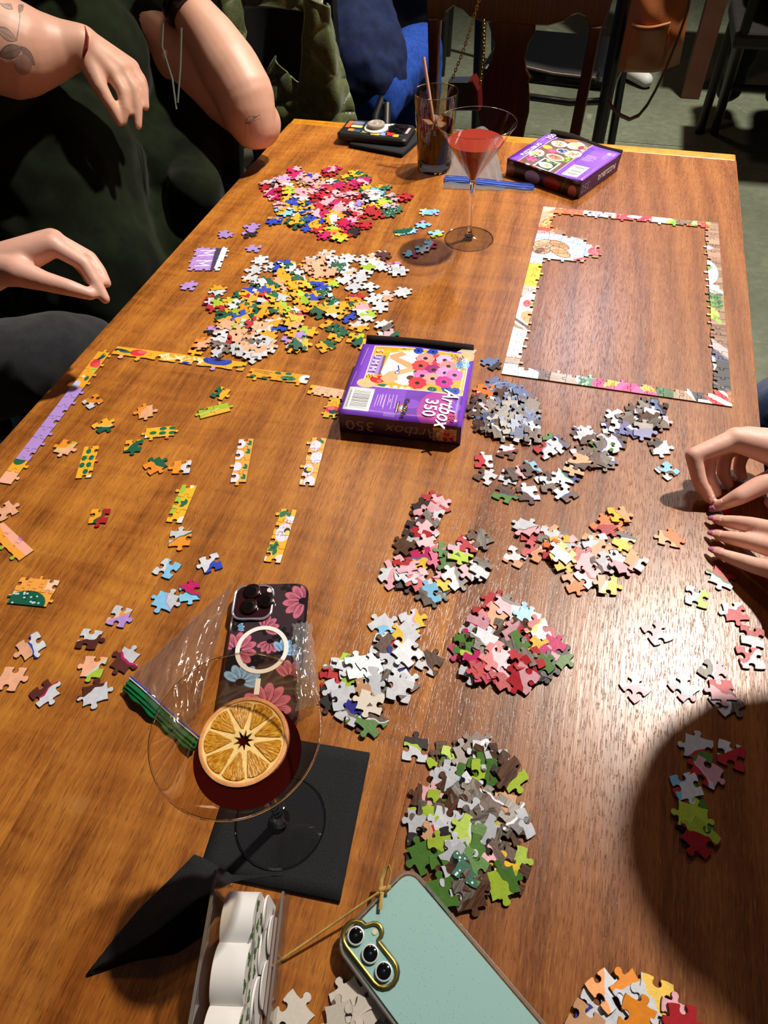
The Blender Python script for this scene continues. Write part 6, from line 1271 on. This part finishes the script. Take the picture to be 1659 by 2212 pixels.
UPV = Vector((-.25, -.2, 1))
for F in (FA[0], FB_[0], FB_[1], FB_[2]):
    a = (F[3][0] - F[2][0]).normalized(); n = (UPV - a * UPV.dot(a)).normalized()
    q = nail(None, F[3][0] + n * .0058 + a * .0015, a, UPV, .0140, .0100, MNTIP); reparent(q, p3); q2 = nail(None, F[3][0] + n * .0054 + a * .0072, a, UPV, .0075, .0070, MNPINK); reparent(q2, p3)
F = TA; a = (F[3][0] - F[2][0]).normalized(); n = (Vector((.1, -.5, 1)) - a * a.dot(Vector((.1, -.5, 1)))).normalized(); reparent(nail(None, F[3][0] + n * .0064, a, n, .015, .0115, MNTIP), p3); reparent(nail(None, F[3][0] + n * .0056 + a * .0085, a, n, .0075, .0075, MNPINK), p3)
MJ3 = cloth('blue_denim', '10203c', '23406a', 0, nz=120); mb = MB()
for y in (.74, .99): chain(mb, [(Vector((.82, .85, TZ - .2)), .12), (Vector((.40, y, TZ - .16)), .085), (Vector((.36, y, TZ - .2)), .075), (Vector((.38, y, .1)), .055)])
reparent(grow('jeans', mb, .007, MJ3, None, 6, .5, (.08, .022)), p3); MT3 = cloth('black_top', '101014', '1c1c22', 0, nz=60); mb = MB()
chain(mb, [(Vector((.80, .82, TZ - .14)), .155), (Vector((.70, .80, TZ + .04)), .15), (Vector((.60, .79, TZ + .18)), .15)]); rcone(mb, sh3[0], .078, sh3[1], .078)
for s_2, el in ((sh3[0], Vector((.52, .95, TZ + .02))), (sh3[1], Vector((.52, .50, TZ + .01)))): rcone(mb, s_2, .075, s_2 * .5 + el * .5, .066)
reparent(grow('shirt', mb, .007, MT3, None, 5, .5, (.08, .015)), p3); hm = MB(); rcone(hm, hc + Vector((.03, 0, .04)), .103, hc + Vector((.06, .01, .0)), .10); rcone(hm, hc + Vector((.09, .02, -.0)), .085, Vector((.56, .8, TZ + .28)), .06); reparent(grow('hair', hm, .008, MHAIR2, None, 4, .5, (.02, .012)), p3)
# ------------------------------------------------------------------ background: chairs, jacket, bags, people further off
WY = 9.0
MWALL = pm('dark_wall', '3a3430', .9, noise=.15, nscale=3)
for nm, lo, hi in (('wall_left', (-4.6, -2.5, 0), (-4.5, WY, 3.9)), ('wall_right', (4.5, -2.5, 0), (4.6, WY, 3.9)), ('wall_back', (-4.5, WY, 0), (4.5, WY + .1, 3.9)), ('wall_near', (-4.5, -2.6, 0), (4.5, -2.5, 3.9))):
    tag(MB().box(lo, hi).build(nm, MWALL), kind='structure')
MMAH = wood('mahogany', '2a100c', '452018', '5a2a20', 12.0, 'Y', .2, .35, .3, .2); MBLK = pm('black_paint', '0c0c0e', .35, coat=.2, noise=.2, nscale=30); MBLKW = pm('black_wood', '14110f', .45, noise=.3, nscale=20)
def plate(mb, px, Y, t=.022, fn=None):
    """outline given in photo pixels laid on the upright plane y = Y, given thickness"""
    P = [(fn or aty)(x, y, Y) for x, y in px]; P2 = [Vector((p.x, p.z)) for p in P]
    if sum(P2[i].x * P2[(i + 1) % len(P2)].y - P2[(i + 1) % len(P2)].x * P2[i].y for i in range(len(P2))) < 0: P2.reverse()
    M = Matrix(((1, 0, 0, 0), (0, 0, -1, Y + t), (0, 1, 0, 0), (0, 0, 0, 1))); mb.prism([(p.x, p.y) for p in P2], 0, t, M=M, bev=.003); return mb
Yc = 2.05
ch = empty('dining_chair', (-.28, Yc, 0), 0, 'dark mahogany dining chair with vase-shaped splat at the far table end', 'chair')
def cp(mb, name, m, root=ch): return reparent(mb.build(name, m), root)
cp(plate(MB(), [(918, -45), (1335, -45), (1318, 20), (1300, 66), (1274, 65), (1271, 54), (1264, 37), (1248, 30), (1234, 35), (1219, 48), (1183, 57), (1041, 48), (1014, 36), (999, 21), (981, 13), (963, 27), (959, 46), (922, 46)], Yc, .022), 'top_rail', MMAH)
cp(plate(MB(), [(1053, 44), (1060, 69), (1067, 88), (1068, 105), (1062, 130), (1047, 157), (1038, 193), (1032, 240), (1040, 285), (1052, 330), (1125, 330), (1134, 277), (1142, 245), (1143, 211), (1141, 180), (1146, 170), (1136, 150), (1133, 130), (1140, 99), (1155, 74), (1156, 52)], Yc + .004, .014), 'splat', MMAH)
for px in ([(923, 40), (947, 40), (943, 178), (939, 420), (919, 420), (926, 178)], [(1275, 58), (1300, 58), (1252, 297), (1225, 420), (1200, 420), (1228, 297)]): cp(plate(MB(), px, Yc - .005, .034), 'stile', MMAH)
sx0, sx1 = aty(935, 170, Yc).x, aty(1240, 300, Yc).x
for x in (sx0, sx1): cp(MB().box((x - .02, Yc - .005, 0), (x + .02, Yc + .03, aty(935, 400, Yc).z + .02), bev=.004), 'rear_leg', MMAH)
cp(MB().box((sx0 - .02, Yc - .42, .43), (sx1 + .02, Yc, .47), bev=.01), 'seat', MMAH)
for x in (sx0, sx1): cp(MB().box((x - .02, Yc - .41, 0), (x + .02, Yc - .37, .43), bev=.004), 'front_leg', MMAH)
# black chair beyond
Yb = 2.80
cb_ = empty('dining_chair', (-.15, Yb, 0), 0, 'black wooden chair with glossy seat behind the mahogany chair, brown bag hung on it', 'chair')
def bp_(mb, name, m): return reparent(mb.build(name, m), cb_)
RS0, RS1 = aty(1350, 0, Yb), aty(1292, 302, Yb); dR = (RS1 - RS0); tfl = RS0 + dR * (RS0.z / -dR.z)
bp_(MB().tube([RS0 - dR * .5, RS0, RS1, tfl], [.026, .026, .024, .022], 10), 'stile', MBLK)
LS0, LS1 = aty(1040, 0, Yb + .1), aty(1032, 205, Yb + .1); dL = LS1 - LS0; bp_(MB().tube([LS0 - dL * .5, LS0, LS1, LS0 + dL * (LS0.z / -dL.z)], .021, 10), 'stile', MBLK)
sa, sb2 = atf(1128, 112, .47), atf(1292, 126, .47); 
S4 = [Vector((LS1.x - .0, Yb + .12, .47)), Vector((RS1.x + .02, Yb + .05, .47)), Vector((RS1.x + .06, Yb + .52, .47)), Vector((LS1.x + .02, Yb + .58, .47))]
m = MB(); m.prism([(p.x, p.y) for p in S4], .425, .47, bev=.012, sm=True); bp_(m, 'seat', pm('black_gloss_seat', '0a0b0e', .22, coat=.6))
m = MB(); m.tube([aty(1130, 140, Yb + .1), aty(1200, 156, Yb + .08), aty(1290, 166, Yb + .05)], .03, 10, flat=.5); bp_(m, 'apron', MBLK)
m = MB(); m.tube([aty(1040, 200, Yb + .1), aty(1150, 210, Yb + .02), aty(1230, 221, Yb - .0), aty(1296, 219, Yb)], .012, 10); bp_(m, 'stretcher', MBLK)
for p in (S4[2], S4[3]): bp_(MB().tube([Vector((p.x - .02, p.y - .04, .43)), Vector((p.x, p.y, 0))], .018, 10), 'front_leg', MBLK)
bp_(MB().box((LS0.x, Yb + .08, RS0.z + .22), (RS0.x + .02, Yb + .10, RS0.z + .34), bev=.008), 'top_rail', MBLK)
# brown leather bag and its strap
Yg = 2.74; MLEA = pm('brown_leather', '9c5628', .48, noise=.15, nscale=14, bump=.25, bscale=240, coat=.1); MLEA2 = pm('dark_leather', '4a2614', .5, noise=.2, nscale=20)
bag = empty('leather_bag', aty(1400, 100, Yg), 0, 'tan brown leather tote hanging from the black chair with a looping strap', 'bag')
O4 = [aty(1372, -40, Yg), aty(1500, -40, Yg), aty(1468, 140, Yg), aty(1333, 155, Yg)]
def bagf(u, v, dy=0.0, e=1): p = (O4[0] * (1 - u) + O4[1] * u) * (1 - v) + (O4[3] * (1 - u) + O4[2] * u) * v; bl = math.sin(math.pi * min(1, max(0, u))) ** .6 * math.sin(math.pi * min(1, max(.04, v * .92 + .04))) ** .5; return p + Vector((0, e * (.05 * bl + dy) + .006 * math.sin(9 * u + 5 * v) + .005 * math.sin(6 * u - 11 * v), -.006 * math.sin(3 * u)))
m = MB(); m.grid(lambda u, v: bagf(u, v, .0, -1), 26, 26).grid(lambda u, v: bagf(1 - u, v, .0, 1), 26, 26); reparent(m.build('bag_body', MLEA), bag)
m = MB(); m.grid(lambda u, v: bagf(.10 + .62 * u, .42 + .55 * v, .007 + .004 * (1 - v), -1), 20, 16); o = m.build('front_pocket', MLEA); solidify(o, .003); reparent(o, bag)
m = MB(); m.tube([bagf(.10 + .62 * u, .42 - .03 * u, .012, -1) for u in np.linspace(0, 1, 12)], .004, 6); reparent(m.build('pocket_trim', pm('tan_edge', 'b5744a', .5)), bag)
m = MB(); SP = [(1496, -40), (1486, 20), (1466, 80), (1438, 150), (1416, 195), (1398, 227), (1380, 249), (1360, 258), (1340, 249), (1324, 234), (1312, 218)]; m.tube([aty(x, y, Yg - .075 + .004 * i) for i, (x, y) in enumerate(SP)], .012, 8, flat=.35); reparent(m.build('strap', MLEA2), bag)
# purse with gold chain
Yp = 1.99; pu = empty('purse', aty(1000, 200, Yp), 0, 'small navy and red purse on a gold chain hung on the mahogany chair', 'bag')
m = MB(); plate(m, [(968, 176), (1020, 176), (1032, 190), (1034, 240), (962, 240)], Yp - .01, .04); reparent(m.build('purse_body', pm('navy_leather', '252c38', .5)), pu)
m = MB(); plate(m, [(1012, 176), (1022, 172), (1034, 196), (1036, 240), (1026, 240), (1022, 200)], Yp - .014, .048); reparent(m.build('side_gusset', pm('red_leather', '5a140e', .45)), pu)
link_me = MB().tube([(.0052 * math.cos(a), .0030 * math.sin(a), 0) for a in np.linspace(0, 6.283, 14, endpoint=False)], .0011, 6, closed=True).mesh('chain_link'); link_me.materials.append(pm('gold', 'b08a3e', .3, metal=.9))
for P in ([(1037, -8), (1020, 50), (1000, 112), (985, 150), (974, 178)], [(1046, 48), (1045, 110), (1041, 150), (1038, 178), (1036, 186)]):
    Q = [aty(x, y, Yp - .02) for x, y in P]; L = [0]
    for a, b in zip(Q[:-1], Q[1:]): L.append(L[-1] + (b - a).length)
    n = int(L[-1] / .0076)
    for k in range(n):
        s = L[-1] * k / n; i = max(j for j in range(len(L)) if L[j] <= s); i = min(i, len(Q) - 2); p = Q[i].lerp(Q[i + 1], (s - L[i]) / (L[i + 1] - L[i])); d = (Q[i + 1] - Q[i]).normalized()
        o = bpy.data.objects.new('chain_link', link_me); COL.objects.link(o); q = Vector((1, 0, 0)).rotation_difference(d); o.matrix_world = Matrix.Translation(p) @ q.to_matrix().to_4x4() @ Matrix.Rotation(math.pi / 2 * (k % 2), 4, 'X'); reparent(o, pu)
# quilted jacket on the chair at the far left corner
def quilt(name):
    N = NT(name); v = N.coords('UV'); s = N.add('ShaderNodeSeparateXYZ'); N.ln(v, s.inputs[0]); f = N.noise(N.coords('World'), 60, 4, .6)
    N.ln(N.ramp(f, [(.3, lin('3a4222')), (.75, lin('5a6438'))]), N.b.inputs['Base Color']); N.b.inputs['Roughness'].default_value = .38; N.b.inputs['Sheen Weight'].default_value = .2; N.bump(N.noise(N.coords('World'), 220, 3, .6), .35, .002); return N.m
MQ = quilt('green_quilted_nylon'); MLIN = pm('black_lining', '08090a', .8)
Yj = 1.80; jk = empty('jacket', aty(640, 150, Yj), 0, 'dark green quilted jacket draped over a chair at the far left corner', 'jacket')
def qsurf(P, nu, nv, dia, amp, bulge=.0, fold=0.0):
    """quilted panel between four corners; diamond stitching sinks between padded cells"""
    P = [Vector(p) for p in P]; nrm_ = (P[1] - P[0]).cross(P[3] - P[0]).normalized(); nrm_ = -nrm_ if nrm_.y > 0 else nrm_; Lu, Lv = (P[1] - P[0]).length, (P[3] - P[0]).length
    def fn(u, v):
        p = (P[0] * (1 - u) + P[1] * u) * (1 - v) + (P[3] * (1 - u) + P[2] * u) * v; a, b = u * Lu / dia, v * Lv / dia; wob = .12 * math.sin(5 * v + 3 * u)
        q = abs(math.sin(math.pi * (a + b * .8 + wob))) ** .5 * abs(math.sin(math.pi * (a - b * .8 - wob))) ** .5
        return p + nrm_ * (amp * q + bulge * math.sin(math.pi * u) + fold * math.sin(11 * u + 3 * v) + fold * .6 * math.sin(7 * v - 4 * u))
    return MB().grid(fn, nu, nv)
J = aty
def jp(P, name, m=MQ, **k): o = qsurf(P, **k).build(name, m); solidify(o, .004); return reparent(o, jk)
jp([J(655, -10, 1.80), J(706, 6, 1.84), J(770, 272, 1.80), J(636, 290, 1.76)], 'front_panel', nu=60, nv=90, dia=.075, amp=.010, bulge=.05, fold=.006)
jp([J(596, 120, 1.84), J(672, 190, 1.80), J(664, 300, 1.78), J(530, 320, 1.80)], 'side_panel', nu=60, nv=70, dia=.072, amp=.010, bulge=.03, fold=.004)
jp([J(478, -30, 1.86), J(528, -10, 1.84), J(536, 110, 1.80), J(500, 112, 1.82)], 'sleeve', nu=40, nv=60, dia=.07, amp=.009, bulge=.05)
jp([J(520, -60, 1.86), J(700, -60, 1.90), J(700, 30, 1.86), J(520, 12, 1.84)], 'collar', nu=70, nv=40, dia=.09, amp=.006, bulge=.04, fold=.008)
o = MB().grid(lambda u, v: (J(505, 0, 1.93) * (1 - u) + J(690, 0, 1.93) * u) * (1 - v) + (J(575, 330, 1.86) * (1 - u) + J(690, 320, 1.86) * u) * v + Vector((0, .02 * math.sin(5 * u), 0)), 16, 16).build('lining', MLIN); solidify(o, .003); reparent(o, jk)
jc = empty('dining_chair', aty(620, 250, 1.98), 0, 'black chair hidden under the green quilted jacket', 'chair')
xL, xR = J(540, 200, 1.98).x, J(720, 200, 1.98).x
for x in (xL, xR): reparent(MB().box((x - .02, 1.97, 0), (x + .02, 2.01, .93), bev=.005).build('rear_leg', MBLK), jc); reparent(MB().box((x - .02, 1.66, 0), (x + .02, 1.70, .44), bev=.005).build('front_leg', MBLK), jc)
reparent(MB().box((xL, 1.975, .78), (xR, 2.0, .93), bev=.01).build('top_rail', MBLK), jc); reparent(MB().box((xL - .02, 1.65, .44), (xR + .02, 2.01, .48), bev=.01).build('seat', MBLK), jc)
# seated person with blue top and jeans beyond the jacket
MNAVY = cloth('navy_fleece', '0a1430', '13244e', 0, nz=40, sheen=0); MBRT = cloth('bright_blue_denim', '123078', '1e4aa8', 0, nz=80, sheen=0); MBT = cloth('black_trousers', '07080c', '11131a', 0, nz=60); MSKF = skin('skin_far', 'c08a6c', 'a86c54')
Dq = 2.45
def far_person(label, torso, legs, mt, ml, hd_, top='sweatshirt'):
    root = empty('person', (torso[0][0].x, torso[0][0].y, 0), 0, label, 'person'); mb = MB(); chain(mb, [(p, r * .8) for p, r in torso]); tp, tr = torso[-1]; rcone(mb, tp, .055, hd_, .055); head(mb, hd_ + Vector((0, 0, .09)), .1, Vector((0, 1, -.1)))
    for lg in legs: chain(mb, [(p, r * .75) for p, r in lg])
    reparent(grow('body', mb, .012, MSKF, None, 4), root); m = MB(); chain(m, torso); reparent(grow(top, m, .010, mt, None, 6, .5, (.12, .05)), root); m = MB()
    for lg in legs: chain(m, lg)
    reparent(grow('trousers', m, .010, ml, None, 6, .5, (.10, .03)), root); return root
far_person('seated person in navy sweatshirt and bright blue jeans beyond the jacket', [(V(770, 150, 2.48), .15), (V(745, 60, 2.55), .15), (V(725, -40, 2.6), .15), (V(715, -130, 2.65), .10)], [[(V(775, 215, 2.50), .13), (V(775, 215, 2.50) + Vector((-.05, .42, .0)), .09), (V(775, 215, 2.50) + Vector((-.05, .46, -.38)), .06)], [(V(800, 205, 2.46), .10), (V(800, 205, 2.46) + Vector((.05, .40, 0)), .085), (V(800, 205, 2.46) + Vector((.05, .44, -.36)), .06)]], MNAVY, MBRT, V(710, -170, 2.65))
sc_ = empty('metal_chair', V(800, 260, 2.42), 0, 'black framed chair with curved back under the person in blue jeans', 'chair')
reparent(MB().tube([V(806, 300, 2.22), V(812, 250, 2.24), V(826, 212, 2.26), V(836, 226, 2.25), V(834, 300, 2.20)], .012, 10).build('back_frame', MBLKW), sc_)
sp = V(775, 215, 2.50); zs = sp.z - .175; reparent(MB().box((sp.x - .2, sp.y - .18, zs - .03), (sp.x + .22, sp.y + .26, zs), bev=.01).build('seat', MBLK), sc_)
for dx in (-.18, .2):
    for dy in (-.16, .24): reparent(MB().tube([(sp.x + dx, sp.y + dy, zs - .02), (sp.x + dx, sp.y + dy, 0)], .013, 8).build('leg', MBLK), sc_)
g0 = atf(880, 262, 0.0)
far_person('standing person in black trousers between the blue jeans and the mahogany chair', [(V(880, -60, 3.15), .17), (V(880, -150, 3.15), .17), (V(880, -300, 3.15), .16), (V(880, -380, 3.15), .10)], [[(V(868, -50, 3.15), .11), (V(866, 80, 3.25), .095), (V(862, 240, 3.4), .068), (V(862, 320, 3.45), .06)], [(V(905, -50, 3.15), .10), (V(900, 80, 3.26), .085), (V(894, 235, 3.4), .06), (V(890, 320, 3.45), .055)]], MBT, MBT, V(880, -420, 3.15), 'sweater')
# white shoe and pale trouser leg further back
f0 = atf(1392, 190, 0.0); ps = empty('person', (f0.x, f0.y, 0), 0, 'person with pale blue trousers and a white trainer behind the leather bag', 'person')
m = MB(); chain(m, [(f0 + Vector((-.0, .0, .035)), .034), (f0 + Vector((-.06, .06, .045)), .038), (f0 + Vector((-.13, .13, .05)), .04)]); reparent(grow('trainer', m, .006, pm('white_trainer', 'b9b8b6', .6), None, 4), ps)
m = MB(); k_ = f0 + Vector((-.12, .13, .06)); chain(m, [(k_, .06), (k_ + Vector((.0, .03, .40)), .085), (k_ + Vector((.0, .38, .48)), .10)]); reparent(grow('trousers', m, .010, cloth('pale_denim', '4a5568', '6a7488', 0, nz=60), None, 4), ps); m = MB(); chain(m, [(k_, .04), (k_ + Vector((.0, .03, .40)), .06), (k_ + Vector((.0, .38, .5)), .10), (k_ + Vector((0, .42, .95)), .12), (k_ + Vector((0, .42, 1.1)), .05)]); head(m, k_ + Vector((0, .40, 1.2)), .1, Vector((0, -1, 0))); reparent(grow('body', m, .012, MSKF, None, 4), ps)
m = MB(); chain(m, [(k_ + Vector((.0, .42, .45)), .15), (k_ + Vector((0, .43, .95)), .15)]); reparent(grow('shirt', m, .010, MBT, None, 4), ps)
# far table: brown post and dark top; black chair leg at right
q0 = atf(1490, 214, 0); ft3 = empty('side_table', (q0.x, q0.y, 0), 0, 'far brown wooden table on a square post behind the leather bag', 'table')
reparent(MB().box((q0.x - .045, q0.y, 0), (q0.x + .045, q0.y + .09, .72), bev=.004).build('post', pm('brown_post', '4a2a1c', .5, noise=.2, nscale=9)), ft3); reparent(MB().box((q0.x - .06, q0.y - .05, .72), (q0.x + .7, q0.y + .7, .75), bev=.005).build('tabletop', MDK), ft3)
r0 = atf(1542, 289, 0); dc = empty('dining_chair', (r0.x, r0.y, 0), 0, 'black chair with splayed legs standing on the floor at right', 'chair')
r1 = V(1600, 85, 3.45)
rp = lambda mb, n, m=MBLKW: reparent(mb.build(n, m), dc)
dv2 = r1 - r0; rp(MB().tube([r0, r0 + dv2 * .5, r1], [.018, .021, .023], 10), 'leg'); up = r1.z
rp(MB().box((r1.x - .03, r1.y - .05, up - .02), (r1.x + .46, r1.y + .42, up + .03), bev=.012), 'seat'); 
for dx, dy in ((.42, 0.0), (.0, .36), (.42, .36)): rp(MB().tube([r1 + Vector((dx, dy, 0)), r1 + Vector((dx * 1.12, dy * 1.1, -up + .001))], .02, 10), 'leg')
rp(MB().tube([r0 + dv2 * .55, r0 + dv2 * .55 + Vector((.44, .02, 0))], .012, 8), 'stretcher')
rp(MB().box((r1.x, r1.y - .04, up + .38), (r1.x + .43, r1.y - .02, up + .5), bev=.008), 'top_rail')
for dx in (0, .43): rp(MB().tube([r1 + Vector((dx, -.03, 0)), r1 + Vector((dx, -.03, .5))], .018, 8), 'stile')
far_person('seated person in black clothes on the black chair at right', [(r1 + Vector((.2, .20, .23)), .15), (r1 + Vector((.2, .18, .42)), .15), (r1 + Vector((.2, .18, .60)), .1)], [[(r1 + Vector((.13, .24, .17)), .10), (r1 + Vector((.1, .55, .16)), .08), (r1 + Vector((.1, .58, -.35)), .06)], [(r1 + Vector((.3, .24, .17)), .10), (r1 + Vector((.32, .55, .16)), .08), (r1 + Vector((.32, .58, -.35)), .06)]], MBT, MBT, r1 + Vector((.2, .2, .72)), 'sweater')
l0 = atf(954, 164, 0); bs = empty('bar_stool', (l0.x, l0.y, 0), 0, 'black stool leg seen left of the gold chain', 'stool')
reparent(MB().tube([l0, l0 + Vector((.02, .06, .68))], [.017, .02], 10).build('leg', MBLKW), bs); reparent(MB().lathe([(0, .68), (.17, .68), (.18, .70), (.17, .73), (0, .735)], 32, M=Matrix.Translation(l0 + Vector((.08, .16, 0)))).build('seat', MBLKW), bs)
for a in (0.6, 2.2, 3.6): reparent(MB().tube([l0 + Vector((.08 + .2 * math.cos(a), .16 + .2 * math.sin(a), 0)), l0 + Vector((.08 + .13 * math.cos(a), .16 + .13 * math.sin(a), .69))], .017, 8).build('leg', MBLKW), bs)
# seats of the people at the table
def stool(x, y, label, rim, hz=.375):
    s = empty('round_chair', (x, y, 0), 0, label, 'chair'); MB().lathe([(0, 0), (.19, 0), (.205, .012), (.205, .03), (.19, .042), (0, .045)], 48).build('seat', MBLK, s, (0, 0, hz)); MB().tube([(.206 * math.cos(a), .206 * math.sin(a), hz + .025) for a in np.linspace(0, 6.283, 48, endpoint=False)], .012, 10, closed=True).build('seat_rim', rim, s)
    for a in (.8, 2.4, 3.9, 5.5): MB().tube([(.15 * math.cos(a), .15 * math.sin(a), hz), (.2 * math.cos(a), .2 * math.sin(a), 0)], .014, 8).build('leg', MBLK, s)
    return s
rb_ = atf(28, 918, .43); 
s2 = stool(rb_.x - .17, rb_.y - .12, 'round chair with pale blue rim under the person in charcoal jeans', pm('pale_blue_vinyl', '7f9cb4', .4))
stool(-1.27, 1.2, 'round black chair under the person in green dress', MBLK, .16); stool(.85, .85, 'round black chair under the person with pink nails', MBLK, .37)
